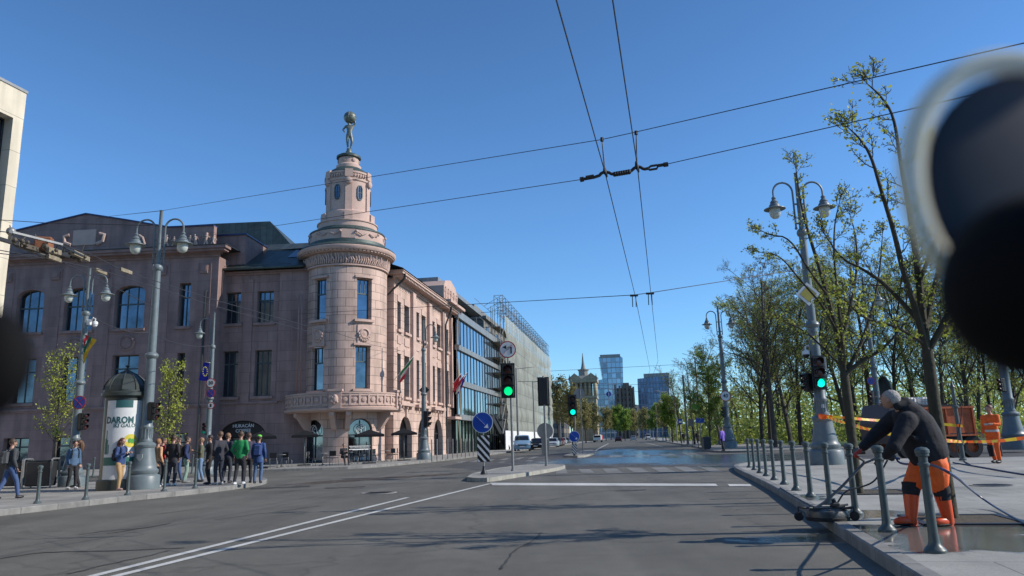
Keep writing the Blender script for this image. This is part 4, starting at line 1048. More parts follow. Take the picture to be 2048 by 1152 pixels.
# ---- distant buildings: helper giving metres per pixel at a distance
def far(px, Y, py=870): p = P(px, py, Y); return p.x
def faru(Y): return (P(1300, 870, Y).x-P(1299, 870, Y).x)
def fz(py, Y, px=1200): return zof(px, py, Y)
# towered stone building
Y1 = 262; m1 = faru(Y1); x1 = far(1171, Y1)
CTm = mat('sandstone', (.36, .31, .21), .85, var=.18, vs=.3, brick=(1.2, .6, .04, .12), joint=.6)
CT = E('stone_tower_building', (x1, Y1, 0), R(-9), 'old sandstone tower with a colonnaded top and thin spire down the street', 'building')
z_ = lambda y: fz(y, Y1)
hw = 25*m1; zs_ = z_(796); w = MB(); holes = []
for k in range(3):
    for i in range(4): x = -hw+hw*.25+hw*.5*i; holes.append((x-.6, x+.6, z_(812+k*18), z_(804+k*18)))
wall(w, -hw, hw, 0, zs_, holes, .4)
w.quad((hw, 0, 0), (hw, 2*hw, 0), (hw, 2*hw, zs_), (hw, 0, zs_)); w.quad((-hw, 2*hw, 0), (-hw, 0, 0), (-hw, 0, zs_), (-hw, 2*hw, zs_)); w.quad((-hw, 0, zs_), (hw, 0, zs_), (hw, 2*hw, zs_), (-hw, 2*hw, zs_))
w.build('shaft', CTm, CT)
for h in holes: MB().bx(h[0], h[1], .3, .34, h[2], h[3]).build('window', GLASSD, CT)
p_ = MB(); h2 = 27*m1; za_, zb_ = zs_, z_(764)
p_.bx(-h2, h2, -.6, 2*hw+.6, za_+.01, za_+.8)
for i in range(6):
    x = -h2+.8+(2*h2-1.6)*i/5
    for y in (-.2, 2*hw+.2): p_.tube([(x, y, za_+.8), (x, y, zb_)], .45, 8)
    for x_ in (-h2+.5, h2-.5): p_.tube([(x_, -.2+(2*hw+.4)*i/5, za_+.8), (x_, -.2+(2*hw+.4)*i/5, zb_)], .45, 8)
p_.build('columns', CTm, CT)
q_ = MB(); q_.bx(-h2-.3, h2+.3, -.9, 2*hw+.9, zb_, z_(757)); q_.bx(-h2*.35, h2*.35, hw*.7, hw*1.3, za_+.8, zb_)
for x in (-h2*.62, h2*.62):
    q_.prism([(x-2.6, z_(757)), (x+2.6, z_(757)), (x, z_(745))], 1.2, Matrix.Translation((0, -.6, 0)))
for x in (-h2, h2): q_.prism([(x-.35, z_(757)), (x+.35, z_(757)), (x, z_(746))], .6, Matrix.Translation((0, -.6, 0)))
q_.build('entablature', CTm, CT)
sp_ = MB(); cx = 0; cy = hw
sp_.lathe([(5.2, z_(757)), (4.2, z_(750)), (1.7, z_(750)), (1.7, z_(739)), (2.0, z_(738.5)), (2.0, z_(736)), (.9, z_(735)), (.6, z_(728)), (.4, z_(720)), (.1, z_(703)), (0, z_(702))], (0, hw, 0), 10, smooth=False)
sp_.build('spire', mat('grey_spire', (.22, .22, .2), .7), CT)
# slanted glass skyscraper
def tower_block(name, label, Y, pts, depth, m, fl, bay, glassm=None, rz=0, lines=True, framem=None):
    """pts: front outline in pixels"""
    q = [P(x, y, Y) for x, y in pts]; x0 = sum(p.x for p in q)/len(q)
    e = E(name, (x0, Y, 0), rz, label, 'building'); k = MB(); poly = [(p.x-x0, 0 if s_[1] >= 838 else p.z) for p, s_ in zip(q, pts)]
    k.prism(poly, depth); k.build('facade', m, e)
    return e, poly, x0
def grid_mat(name, base, line, fw_, fh, lw, lh, r=.1, metal=.6, var=.25):
    """glazed curtain wall: panes of fw x fh metres with mullions and spandrels"""
    m = bpy.data.materials.new(name); m.use_nodes = True; nt = m.node_tree; N = nt.nodes; L = nt.links; b = N['Principled BSDF']
    tc = N.new('ShaderNodeTexCoord'); sp = N.new('ShaderNodeSeparateXYZ'); L.new(tc.outputs['UV'], sp.inputs[0])
    def op(k, a, b_=None):
        q = N.new('ShaderNodeMath'); q.operation = k
        for i, x in enumerate((a, b_)):
            if x is None: continue
            if isinstance(x, (int, float)): q.inputs[i].default_value = x
            else: L.new(x, q.inputs[i])
        return q.outputs[0]
    fx = op('FRACT', op('DIVIDE', sp.outputs[0], fw_)); fy = op('FRACT', op('DIVIDE', sp.outputs[1], fh))
    ms = op('MAXIMUM', op('LESS_THAN', fx, lw), op('LESS_THAN', fy, lh))
    wn = N.new('ShaderNodeTexWhiteNoise'); cb = N.new('ShaderNodeCombineXYZ')
    L.new(op('FLOOR', op('DIVIDE', sp.outputs[0], fw_)), cb.inputs[0]); L.new(op('FLOOR', op('DIVIDE', sp.outputs[1], fh)), cb.inputs[1]); L.new(cb.outputs[0], wn.inputs['Vector'])
    rg = N.new('ShaderNodeMapRange'); rg.inputs[3].default_value = 1-var; rg.inputs[4].default_value = 1+var; L.new(wn.outputs[0], rg.inputs[0])
    v = N.new('ShaderNodeVectorMath'); v.operation = 'SCALE'; v.inputs[0].default_value = base; L.new(rg.outputs[0], v.inputs['Scale'])
    mx = N.new('ShaderNodeMix'); mx.data_type = 'RGBA'; L.new(ms, mx.inputs[0]); L.new(v.outputs[0], mx.inputs[6]); mx.inputs[7].default_value = (*line, 1)
    L.new(mx.outputs[2], b.inputs['Base Color']); L.new(op('MULTIPLY', op('SUBTRACT', 1.0, ms), metal), b.inputs['Metallic'])
    rr = N.new('ShaderNodeMapRange'); rr.inputs[3].default_value = r; rr.inputs[4].default_value = .6; L.new(ms, rr.inputs[0]); L.new(rr.outputs[0], b.inputs['Roughness'])
    return m
SK = grid_mat('skyscraper_glass', (.25, .36, .48), (.42, .46, .5), 3.0, 3.7, .16, .2, .12, .65, .35)  # distant tower colours are lightened to stand in for haze
e, poly, x0 = tower_block('glass_skyscraper', 'tall blue glass skyscraper with a leaning left edge, behind the stone tower', 520, [(1206, 840), (1247, 840), (1245, 716), (1240, 712.5), (1198, 714), (1205, 757)], 26, SK, 0, 0, rz=R(-6))
m5 = faru(520); k = MB(); k.prism([(P(1193, 840, 520).x-x0, 0), (P(1216, 840, 520).x-x0, 0), (P(1214, 758, 520).x-x0, fz(758, 520)), (P(1193, 762, 520).x-x0, fz(762, 520))], 20, Matrix.Translation((0, -6, 0)))
k.build('lower_wing', SK, e)
k = MB(); zz = fz(713, 520); k.bx(P(1200, 712, 520).x-x0, P(1240, 712, 520).x-x0, -.6, .0, zz-1, zz+1.2); k.build('parapet', PALE, e)
BR_ = mat('brown_concrete', (.17, .13, .105), .85, var=.15, vs=.2); BWn = grid_mat('brown_block_windows', (.07, .085, .10), (.2, .16, .13), 3.2, 3.0, .3, .45, .2, .3)
e, poly, x0 = tower_block('apartment_tower', 'brown apartment tower with stepped balconies right of the glass skyscraper', 430, [(1233, 842), (1270, 842), (1267, 776), (1262, 776), (1262, 771), (1243, 770), (1243, 776), (1233, 776)], 18, BWn, 0, 0, rz=R(-8))
for i, x in enumerate((1232, 1241, 1248, 1256, 1263, 1268)):
    k = MB(); a = P(x, 840, 430).x-x0; zt_ = fz(770+(i % 3)*3, 430); k.bx(a, a+1.1, -1.8-(i % 2)*1.2, -.01, 0, zt_); k.build('pier', BR_, e)
k = MB(); k.bx(P(1246, 770, 430).x-x0, P(1258, 770, 430).x-x0, 4, 10, fz(772, 430), fz(766, 430)); k.build('plant_room', BR_, e)
BG = grid_mat('blue_grid_facade', (.09, .14, .25), (.16, .2, .28), 1.9, 3.4, .3, .16, .12, .5, .3)
e, poly, x0 = tower_block('office_tower', 'dark blue gridded office tower left of the park trees', 470, [(1278, 842), (1338, 842), (1337, 752), (1275, 757)], 30, BG, 0, 0, rz=R(-14))
k = MB(); k.bx(P(1287, 756, 470).x-x0, P(1337, 752, 470).x-x0, 3, 24, fz(757, 470), fz(749, 470)); k.build('roof_storey', PALE, e)
tower_block('small_office', 'small pale office block seen between the brown and the blue towers', 520, [(1268, 842), (1281, 842), (1280, 810), (1268, 809)], 14, grid_mat('pale_office', (.12, .14, .16), (.42, .36, .27), 3, 3.4, .4, .45), 0, 0)
tower_block('street_block', 'brown street block behind trees at the far end of the netted scaffold', 240, [(1104, 880), (1128, 880), (1128, 806), (1104, 806)], 20, BWn, 0, 0, rz=R(-9))

# unseen block added behind the camera so the lower windows reflect something dark
OB = E('reflection_block', (-6, -34, 0), 0, 'plain six storey block added behind the camera to darken window reflections', 'building')
MB().bx(-45, 22, -14, 0, 0, 24).build('wall', mat('buff_render', (.17, .15, .125), .85, var=.15, vs=.4), OB)
k = MB()
for i in range(20):
    for j in range(6): x = -43+i*3.3; k.bx(x, x+1.4, .01, .03, 1.2+j*3.8, 3.4+j*3.8)
k.build('windows', GLASSD, OB)
# ================================================================ street furniture
def GY(px, py, z=TOP): return G(px, py, z)
def lathe_h(rows): return rows
def lamp_post(px, py, ytop, pxtop, label, arms=(-1, 1), rz=0, slim=1.0, name='street_lamp', m=None, z=TOP):
    g = G(px, py, z); H = zof(pxtop, ytop, g.y)-z; s = H/8.6; m = m or POLE
    e = E(name, g, rz, label, 'street lamp', 'ornate grey street lamps along the two roads')
    k = .92*s*slim
    b_ = MB(); b_.lathe([(.50*k, 0), (.50*k, .36*s), (.47*k, .40*s), (.40*k, .43*s)], n=28)
    b_.lathe([(.40*k, .42*s), (.44*k, .48*s), (.44*k, .54*s), (.38*k, .60*s), (.37*k, .68*s), (.33*k, .85*s), (.285*k, 1.1*s), (.275*k, 1.18*s), (.31*k, 1.22*s), (.315*k, 1.28*s), (.27*k, 1.33*s), (.2*k, 1.36*s)], n=28)
    b_.build('base', m, e)
    sh = MB(); sh.lathe([(.2*k, 1.34*s), (.21*k, 1.4*s), (.185*k, 1.45*s), (.18*k, 1.75*s), (.2*k, 1.78*s), (.2*k, 1.82*s), (.17*k, 1.86*s), (.165*k, 2.6*s), (.15*k, 3.85*s), (.19*k, 3.88*s), (.22*k, 3.94*s), (.2*k, 4.0*s), (.13*k, 4.05*s),
              (.125*k, 5.2*s), (.11*k, 6.6*s), (.15*k, 6.63*s), (.17*k, 6.7*s), (.15*k, 6.78*s), (.075*k, 6.85*s), (.07*k, 7.6*s), (.055*k, H-.06), (.07*k, H-.03), (0, H)], n=20)
    for i in range(14): a = 2*PI*i/14; sh.tube([(.183*k*math.cos(a), .183*k*math.sin(a), 1.46*s), (.183*k*math.cos(a), .183*k*math.sin(a), 1.74*s)], .018*k, 5)
    sh.build('shaft', m, e)
    for sx in arms:
        a = MB(); r_ = .29*s; x0 = .16*s; zt_ = H-.62*s
        pts = [(sx*x0, 0, H-1.75*s), (sx*x0, 0, zt_)] + [(sx*(x0+r_-r_*math.cos(t)), 0, zt_+r_*1.05*math.sin(t)) for t in [PI*i/12 for i in range(1, 13)]] + [(sx*(x0+2*r_), 0, zt_-.16*s)]
        a.tube(pts, .03*s, 8)
        for zz in (H-1.6*s, H-1.0*s): a.tube([(0, 0, zz), (sx*x0, 0, zz)], .028*s, 6)
        a.sph((sx*x0, 0, H-1.75*s), .045*s, 8, 6)
        ao = a.build('arm', m, e)
        lx = sx*(x0+2*r_); lz = zt_-.14*s
        l_ = MB(); l_.lathe([(0, .03*s), (.05*s, 0), (.07*s, -.04*s), (.05*s, -.08*s), (.09*s, -.12*s), (.12*s, -.17*s), (.105*s, -.19*s), (.15*s, -.25*s), (.17*s, -.31*s), (.31*s, -.37*s), (.315*s, -.385*s), (.16*s, -.375*s), (0, -.37*s)], (lx, 0, lz), 24)
        l_.build('lamp_shade', m, ao)
        q_ = MB(); q_.lathe([(.155*s, -.36*s), (.165*s, -.5*s), (.14*s, -.6*s), (.08*s, -.66*s), (0, -.675*s)], (lx, 0, lz), 20); q_.build('lamp_glass', GLOBE, ao)
    return e, g, H
L1, gL1, HL1 = lamp_post(285, 978, 420, 316, 'large grey lamp post beside the advertising column, with a coat of arms on its base')
MB().prism([(-.09, .1), (.09, .1), (.09, -.02), (0, -.12), (-.09, -.02)], .03, Matrix.Translation((0, -.35, 1.0))).build('crest', mat('crest_paint', (.32, .34, .32), .5), L1)
L2, gL2, HL2 = lamp_post(142, 973, 535, 178, 'grey lamp post carrying the yellow, green and red flag and a white camera')
L3, gL3, HL3 = lamp_post(412, 949, 625, 425, 'grey lamp post with a single lamp, carrying the blue flag and the 30 sign', arms=(-1,))
L4, gL4, HL4 = lamp_post(848, 919, 640, 845, 'grey lamp post with a single lamp in front of the sunlit street front', arms=(1,))
R1, gR1, HR1 = lamp_post(1655, 929, 345, 1590, 'large grey lamp post carrying the nearest right hand green signal and priority diamond')
R2, gR2, HR2 = lamp_post(1459, 897, 612, 1432, 'grey lamp post with the round 40 sign beside the purple coat')
R3, gR3, HR3 = lamp_post(1766, 891, 560, 1732, 'grey lamp post seen above the bending worker, partly behind tree branches')
R4, gR4, HR4 = lamp_post(2032, 899, 440, 1975, 'large grey lamp post at the right edge of the view behind the second worker')

# ---- traffic signals
def signal(name, px, py, Y, hpx, label, lit=None, back=False, rz=0, plate=True, housing=None, root_label_cat='traffic light', greenm=None, group='traffic light heads'):
    p = P(px, py, Y); h = abs(zof(px, py-hpx/2, Y)-zof(px, py+hpx/2, Y)); w_ = h*.34
    e = E(name, p, rz, label, root_label_cat, group)
    if plate: MB().box((0, .04, 0), (w_*1.22, .02, h*1.03), bev=.005).build('backplate', BLACK, e)
    b_ = MB(); b_.box((0, .16, 0), (w_*.92, .22, h*.96), bev=.03)
    for k in (-1, 0, 1): b_.box((0, .0, k*h*.315), (w_*.96, .12, h*.29), bev=.02)
    b_.build('housing', BLACK, e)
    for k, col in ((1, 'r'), (0, 'a'), (-1, 'g')):
        z = k*h*.315; r_ = w_*.36
        ln = MB(); ln.lathe([(0, .03), (r_*.7, .022), (r_, 0)], (0, -.065, z), 20, Matrix.Rotation(PI/2, 3, 'X'))
        ln.build('lens', (greenm or GREEN) if (lit == 'g' and col == 'g') else LENS, e)
        v = MB(); n = 14; L_ = r_*1.5
        for i in range(n):
            a0_, a1_ = PI*(-.12+1.24*i/n), PI*(-.12+1.24*(i+1)/n); ro = r_*1.08
            c0, s0, c1, s1 = math.cos(a0_), math.sin(a0_), math.cos(a1_), math.sin(a1_)
            l0, l1 = L_*(.45+.55*max(0, s0)), L_*(.45+.55*max(0, s1))
            v.add([(ro*c0, -.06, z+ro*s0), (ro*c1, -.06, z+ro*s1), (ro*c1, -.06-l1, z+ro*s1), (ro*c0, -.06-l0, z+ro*s0), (ro*.96*c0, -.06, z+ro*.96*s0), (ro*.96*c1, -.06, z+ro*.96*s1), (ro*.96*c1, -.06-l1, z+ro*.96*s1), (ro*.96*c0, -.06-l0, z+ro*.96*s0)], [(0, 1, 2, 3), (7, 6, 5, 4), (3, 2, 6, 7)])
        v.build('visor', BLACK, e)
    return e
def arm_to(e, p_from, p_to, m=BLACK, r=.025):
    a = Vector(p_from)-Vector(e.location); b_ = Vector(p_to)-Vector(e.location)
    a = rz2(-e.rotation_euler.z, a); b_ = rz2(-e.rotation_euler.z, b_)
    MB().tube([a, b_], r, 6).build('bracket', m, e)
def pole(name, px, py, ytop, pxtop, r, label, cat='pole', m=None, z=TOP, group=None, Y=None, arm=None, rtop=None):
    g = G(px, py, z) if Y is None else Vector((far(px, Y, py), Y, z)); H = zof(pxtop, ytop, g.y)-z
    e = E(name, g, 0, label, cat, group); k = MB()
    k.tube([(0, 0, 0), (0, 0, H)], [r, rtop or r*.8], 12); k.lathe([(r*1.5, 0), (r*1.5, .06), (r*1.05, .08)], n=12)
    k.build('shaft', m or GALV, e)
    if arm:
        a = MB()
        for (x0, z0, x1, z1) in arm: a.tube([(x0, 0, H+z0), (x1, 0, H+z1)], .03, 6)
        a.build('bracket_arm', m or GALV, e)
    return e, g, H
def on_pole(g, px, py, dy=-.16):     # depth just in front of a post standing at g
    return P(px, py, g.y+dy)
# round / plate signs: thin discs facing the camera
def round_sign(px, py, Y, rpx, face, rim, label, rimw=.12, rz=0, name='road_sign', back=False, cat='road sign'):
    p = P(px, py, Y); r_ = rpx*(P(px+1, py, Y)-p).length
    e = E(name, p, rz, label, cat)
    k = MB(); k.disc((0, 0, 0), r_, .02, 32); k.build('rim', GALV if back else rim, e)
    if not back: MB().disc((0, -.006, 0), r_*(1-rimw), .004, 32).build('face', face, e)
    MB().box((0, .045, 0), (r_*.9, .03, .05)).build('clamp', GALV, e)
    return e, r_
PR = mat('sign_red', (.42, .02, .02), .4)
# centre signal with no-left-turn sign
YT = G(1026, 942, .13).y
e1, g1, H1 = pole('signal_pole', 1026, 942, 722, 1014, .055, 'grey pole on the traffic island carrying the central green signal', z=.13)
T1 = signal('traffic_light', 1016, 761, YT-.15, 68, 'central traffic light with a green lamp on the traffic island', 'g', greenm=GREEN2)
arm_to(T1, P(1016, 740, YT), P(1016, 741, YT-.1)); 
s1, r1 = round_sign(1015, 699, YT-.1, 17, OPAL, PR, 'round no left turn sign above the central traffic light')
f = MB(); r_ = r1; f.bar((r_*.42, -.012, -r_*.5), (r_*.42, -.012, r_*.28), r_*.17, .004); f.bar((r_*.5, -.0125, r_*.28), (-r_*.15, -.0125, r_*.28), r_*.17, .004)
f.prism([(-r_*.15, r_*.52), (-r_*.15, r_*.04), (-r_*.62, r_*.28)], .004, Matrix.Translation((0, -.014, 0))); f.build('arrow', BLACK, s1)
f = MB(); f.bar((-r_*.62, -.018, -r_*.62), (r_*.62, -.018, r_*.62), r_*.12, .004); f.build('slash', PR, s1)
MB().tube([(0, .03, -r_-.25), (0, .03, 0)], .03, 6).build('post', GALV, s1)
# signal seen from behind, with blank sign backs
e2, g2, H2 = pole('signal_pole', 1093, 932, 752, 1083, .055, 'grey pole on the island carrying a signal seen from behind', z=.13)
T2 = signal('traffic_light', 1087, 783, g2.y+.2, 56, 'traffic light on the island seen from behind', rz=PI)
arm_to(T2, P(1087, 780, g2.y), P(1087, 780, g2.y+.1))
s2, _ = round_sign(1090, 862, g2.y+.12, 16, None, None, 'round sign back on the island pole, grey and stained', back=True)
p = P(1091, 894, g2.y+.12); e = E('plate_sign', p, 0, 'tall grey plate sign seen from behind below the round sign back', 'road sign')
MB().box((0, 0, 0), (.36, .02, .72), bev=.004).build('plate', GALV, e)
# keep right sign and striped plate
YS = G(968, 949, .13).y
def keep_right(px, py, rpx, cpx, cpy, pw, ph, bpx, bpy, Y, la, lb, lc):
    s, r_ = round_sign(px, py, Y-.06, rpx, BLUE, OPAL, la, rimw=.07)
    f = MB(); f.bar((-r_*.58, -.012, r_*.58), (r_*.25, -.012, -r_*.25), r_*.16, .005)
    f.prism([(r_*.55, -r_*.55), (r_*.12, -r_*.48), (r_*.48, -r_*.12)], .005, Matrix.Translation((0, -.014, 0))); f.build('arrow', OPAL, s)
    p = P(cpx, cpy, Y-.06); sc_ = (P(cpx+1, cpy, Y)-P(cpx, cpy, Y)).length; w_, h_ = pw*sc_, ph*sc_
    c_ = E('striped_plate', p, 0, lb, 'road sign'); MB().box((0, 0, 0), (w_, .02, h_), bev=.004).build('plate', BLACK, c_)
    st = MB(); n = 4
    for i in range(-2, n+1):   # diagonal stripes clipped to the plate
        za = h_/2-.02*h_-i*h_/3.6; t = h_/8.5; pts = []
        poly = [(-w_/2, za), (w_/2, za-w_*1.15), (w_/2, za-w_*1.15-t), (-w_/2, za-t)]
        def clip(pl, f_, ins):
            out = []
            for a, b_ in zip(pl, pl[1:]+pl[:1]):
                ia, ib = ins(a), ins(b_)
                if ia: out.append(a)
                if ia != ib: k_ = f_(a, b_); out.append(k_)
            return out
        for lim, sg in ((h_/2-.01, 1), (-h_/2+.01, -1)):
            poly = clip(poly, lambda a, b_: (a[0]+(b_[0]-a[0])*(lim-a[1])/(b_[1]-a[1]), lim), lambda a: (lim-a[1])*sg >= 0)
            if len(poly) < 3: break
        for lim, sg in ((w_/2-.01, 1), (-w_/2+.01, -1)):
            if len(poly) < 3: break
            poly = clip(poly, lambda a, b_: (lim, a[1]+(b_[1]-a[1])*(lim-a[0])/(b_[0]-a[0])), lambda a: (lim-a[0])*sg >= 0)
        if len(poly) >= 3: st.prism(poly, .004, Matrix.Translation((0, -.015, 0)))
    st.build('stripes', OPAL, c_)
    q_, _, _ = pole('sign_post', bpx, bpy, py, px, .032, lc, z=.13, Y=Y); k = MB(); k.lathe([(.13, 0), (.12, .08), (.06, .16), (.05, .3)], n=14); k.build('foot', DARKM, q_)
keep_right(965, 845, 21, 967, 897, 25, 52, 968, 949, YS, 'large blue keep right sign with white arrow on the near tip of the island', 'black and white striped plate below the large blue keep right sign', 'short grey post with a flared foot on the near tip of the island')
Y3 = G(1149, 911, .13).y
keep_right(1148.5, 873, 11, 1149, 898, 10, 20, 1150, 911, Y3, 'small distant blue keep right sign on the far traffic island', 'small striped plate on the far traffic island', 'short post of the distant keep right sign')
e3, g3, H3 = pole('signal_pole', 1153, 908, 795, 1146, .055, 'grey pole of the far green signal on the far traffic island', z=.13)
T3 = signal('traffic_light', 1145, 811, g3.y-.15, 42, 'distant traffic light with a green lamp on the far traffic island', 'g')
e4, g4, H4 = pole('sign_post', 1166, 906, 776, 1158, .05, 'grey post with a dark round sign back on the far traffic island', z=.13)
s4, _ = round_sign(1158.5, 787, g4.y+.08, 10.5, None, None, 'dark back of a round sign over the far traffic island', back=True); s4.children[0].data.materials[0] = DARKM
# right lamp: green signal, side signal, diamond, camera
Y5 = gR1.y
T4 = signal('traffic_light', 1638, 745, Y5-.42, 67, 'large traffic light with a bright green lamp on the right hand lamp post', 'g')
arm_to(T4, P(1640, 745, Y5), P(1639, 745, Y5-.3))
p = P(1650, 727, Y5-.25); MB().box((0, 0, 0), (.09, .04, .48), bev=.01).build('end_plate', GALV, T4, loc=(p-T4.location))
T4b = signal('traffic_light', 1611, 765, Y5-.05, 38, 'black traffic light facing sideways on the right hand lamp post', rz=R(-80), plate=True)
arm_to(T4b, P(1630, 765, Y5), P(1613, 765, Y5))
def diamond(px, py, Y, hp, label, back=False):
    p = P(px, py, Y); s = hp*(P(px+1, py, Y)-p).length; e = E('priority_sign', p, 0, label, 'road sign')
    M_ = Matrix.Rotation(PI/4, 4, 'Y'); a = s*math.sqrt(2)
    MB().box((0, 0, 0), (a, .02, a), M=M_).build('plate', DARKM if back else OPAL, e)
    if not back:
        k = MB(); k.box((0, -.013, 0), (a*.66, .004, a*.66), M=M_); k.build('yellow_face', mat('sign_yellow', (.45, .36, .06), .5), e)
        k = MB()
        for t in range(4):
            c0 = [(-.35, -.35), (.35, -.35), (.35, .35), (-.35, .35)]; q = [M_ @ Vector((c0[t][0]*a, -.012, c0[t][1]*a)), M_ @ Vector((c0[(t+1) % 4][0]*a, -.012, c0[(t+1) % 4][1]*a))]; k.bar(q[0], q[1], .012, .004)
        k.build('border', BLACK, e)
    MB().box((0, .05, 0), (.3, .05, .06)).build('clamp', GALV, e)
diamond(1616, 588, Y5-.2, 24, 'yellow and white priority road diamond on the right hand lamp post')
diamond(848.5, 780, gL4.y+.2, 10.5, 'dark diamond sign back on the lamp post before the pink street front', back=True)
def dome_cam(px, py, Y, s, label, side=1):
    e = E('security_camera', P(px, py, Y), 0, label, 'camera')
    k = MB(); k.tube([(-side*.3*s, .1, .12*s), (-side*.1*s, .0, .3*s), (0, 0, .25*s), (0, 0, .1*s)], .03*s, 8); k.box((-side*.36*s, .1, .1*s), (.18*s, .18*s, .25*s), bev=.02*s); k.build('bracket', WHITE, e)
    k = MB(); k.lathe([(.05*s, .14*s), (.12*s, .1*s), (.13*s, -.02*s)], n=16); k.build('cap', WHITE, e)
    k = MB(); k.sph((0, 0, -.03*s), (.11*s, .11*s, .12*s), 14, 10); k.build('dome', BLACK if side < 0 else WHITE, e)
dome_cam(190, 648, gL2.y-.1, .8, 'white dome camera on the lamp post with the striped flag')
dome_cam(1612, 708, Y5+.05, 1.1, 'white capped dome camera on the right hand lamp post', side=-1)
p = P(1646, 812, Y5-.22); e = E('sticker', p, 0, 'small white sticker on the right hand lamp post', 'sticker'); MB().box((0, 0, 0), (.13, .01, .13), bev=.003).build('paper', OPAL, e)
# side signals on the other lamp posts
for (px, py, Y, h_, rz, lb, base, side) in ((310, 822, gL1.y-.1, 38, R(80), 'black traffic light facing sideways on the large left lamp post', 290, 1), (169, 843, gL2.y-.1, 36, R(70), 'black traffic light on the lamp post below the flag and no stopping sign', 150, 1),
        (856, 838, gL4.y-.1, 34, R(75), 'black traffic light on the lamp post before the sunlit pink street front', 848, 1), (1741, 794, gR3.y-.3, 28, R(-60), 'black traffic light just left of the bending worker', 1757, -1),
        (2001, 770, gR4.y-.2, 28, R(-70), 'black traffic light beside the lamp post at the right edge', 2018, -1), (1447, 824, gR2.y-.1, 22, R(-80), 'small dark traffic light below the 40 sign', 1452, -1)):
    t = signal('traffic_light', px, py, Y, h_, lb, rz=rz, plate=False); arm_to(t, P(px, py, Y), P(base, py, Y+.1))
t = signal('traffic_light', 409, 857, gL3.y-.25, 24, 'small traffic light with a green lamp on the post with the 30 sign', 'g', greenm=mat('dim_green', (.0, .3, .2), .3, emis=.35), plate=False); arm_to(t, P(409, 857, gL3.y), P(416, 857, gL3.y))
# no stopping signs, speed signs
def cross_sign(px, py, Y, rpx, label, rz=0):
    s, r_ = round_sign(px, py, Y, rpx, BLUE, PR, label, rimw=.13, rz=rz); k = MB()
    for sg in (-1, 1): k.bar((-r_*.6*sg, -.014-.002*sg, -r_*.6), (r_*.6*sg, -.014-.002*sg, r_*.6), r_*.14, .003)
    k.build('red_cross', PR, s)
cross_sign(158, 805, gL2.y-.28, 13.5, 'round blue and red no stopping sign on the lamp post with the striped flag')
cross_sign(421, 786.5, gL3.y-.25, 8.8, 'small no stopping sign below the 30 sign')
cross_sign(1742, 762, gR3.y-.3, 8, 'no stopping sign above the bending worker')
cross_sign(1999, 713, gR4.y-.3, 9, 'no stopping sign half hidden by the dark shape at the right')
s, r_ = round_sign(421.5, 766, gL3.y-.25, 9.5, OPAL, PR, 'round red ringed 30 speed sign above a no stopping sign', .16); text('30', r_*1.0, BLACK, s, (0, -.012, 0), .002, bold=.006)
s, r_ = round_sign(421.5, 811, gL3.y-.25, 7, OPAL, PR, 'small red ringed sign with a dark bus on it below the no stopping sign', .18); MB().box((0, -.014, 0), (r_*.5, .004, r_*.9), bev=.002).build('symbol', BLACK, s)
s, r_ = round_sign(1451, 792, gR2.y-.3, 10.5, OPAL, PR, 'round red ringed 40 speed sign on the middle right lamp post', .13); text('40', r_*1.0, BLACK, s, (0, -.012, 0), .002, bold=.008)
pz_, gz_, _ = pole('sign_post', 1733, 897, 815, 1728, .03, 'thin post of the blue bicycle sign')
s, r_ = round_sign(1729, 822, gz_.y-.05, 6.5, BLUE, OPAL, 'small round blue bicycle sign left of the bending worker', .08); k = MB()
for sx in (-1, 1): k.tube([(sx*.13+.09*math.cos(2*PI*i/12), -.012, -.05+.09*math.sin(2*PI*i/12)) for i in range(13)], .012, 4)
k.bar((-.13, -.012, -.05), (.05, -.012, .1), .02, .004); k.build('bicycle', OPAL, s)
# ---- bollards
def bollard_mesh(e, H=1.0, m=None):
    k = MB(); k.lathe([(.105, 0), (.105, .025), (.085, .05), (.06, .075), (.052, .11), (.046, .2), (.043, H-.2), (.056, H-.185), (.056, H-.165), (.043, H-.155), (.043, H-.1), (.062, H-.09), (.062, H-.065), (.07, H-.06), (.068, H-.03), (.045, H-.008), (0, H)], n=20)
    k.build('post', m or POLED, e)
def ordn(i): return ORD[i] if i else 'nearest'
RB = [(1871, 1105), (1775, 1063), (1712, 1029), (1661, 1009), (1622, 994), (1593, 981), (1569, 969), (1549, 960), (1533, 952), (1520, 946), (1509, 940), (1499, 935)]
proto = None
for i, (px, py) in enumerate(RB):
    g = G(px, py, TOP); lb = ('%s bollard in the row along the right kerb, counted from the camera' % ('nearest' if i == 0 else ORD[i]))
    if i == len(RB)-1: lb = 'farthest bollard at the rounded corner of the right kerb row'
    if proto is None:
        proto = E('bollard', g, 0, lb, 'bollard', 'bollards along the right kerb'); bollard_mesh(proto, 1.03)
    else: copy_tree(proto, loc=g, label=lb)
for i, (px, py) in enumerate([(74.5, 1007), (171, 999), (255, 990), (328, 982.5), (390, 976.7)]):
    copy_tree(proto, loc=G(px, py, TOP), label=['leftmost bollard on the near left kerb', 'bollard on the left kerb in front of the white trainers and black trousers', 'bollard between the tan trousers and the large left lamp base', 'bollard on the left kerb in front of the black jacketed person', 'rightmost bollard on the left kerb by the crowd'][i], group='bollards along the left kerb', scale=.9)
for px, py, lb in ((116, 958, 'far bollard across the side street behind the young tree'), (384, 947, 'far bollard behind the crowd, left of the blue jeans'), (186, 953, 'far bollard across the side street near the advertising column'), (63, 960, 'far bollard across the side street behind the dark bins')):
    copy_tree(proto, loc=G(px, py, TOP), label=lb, group='bollards across the side street', scale=.92)
pr2 = None
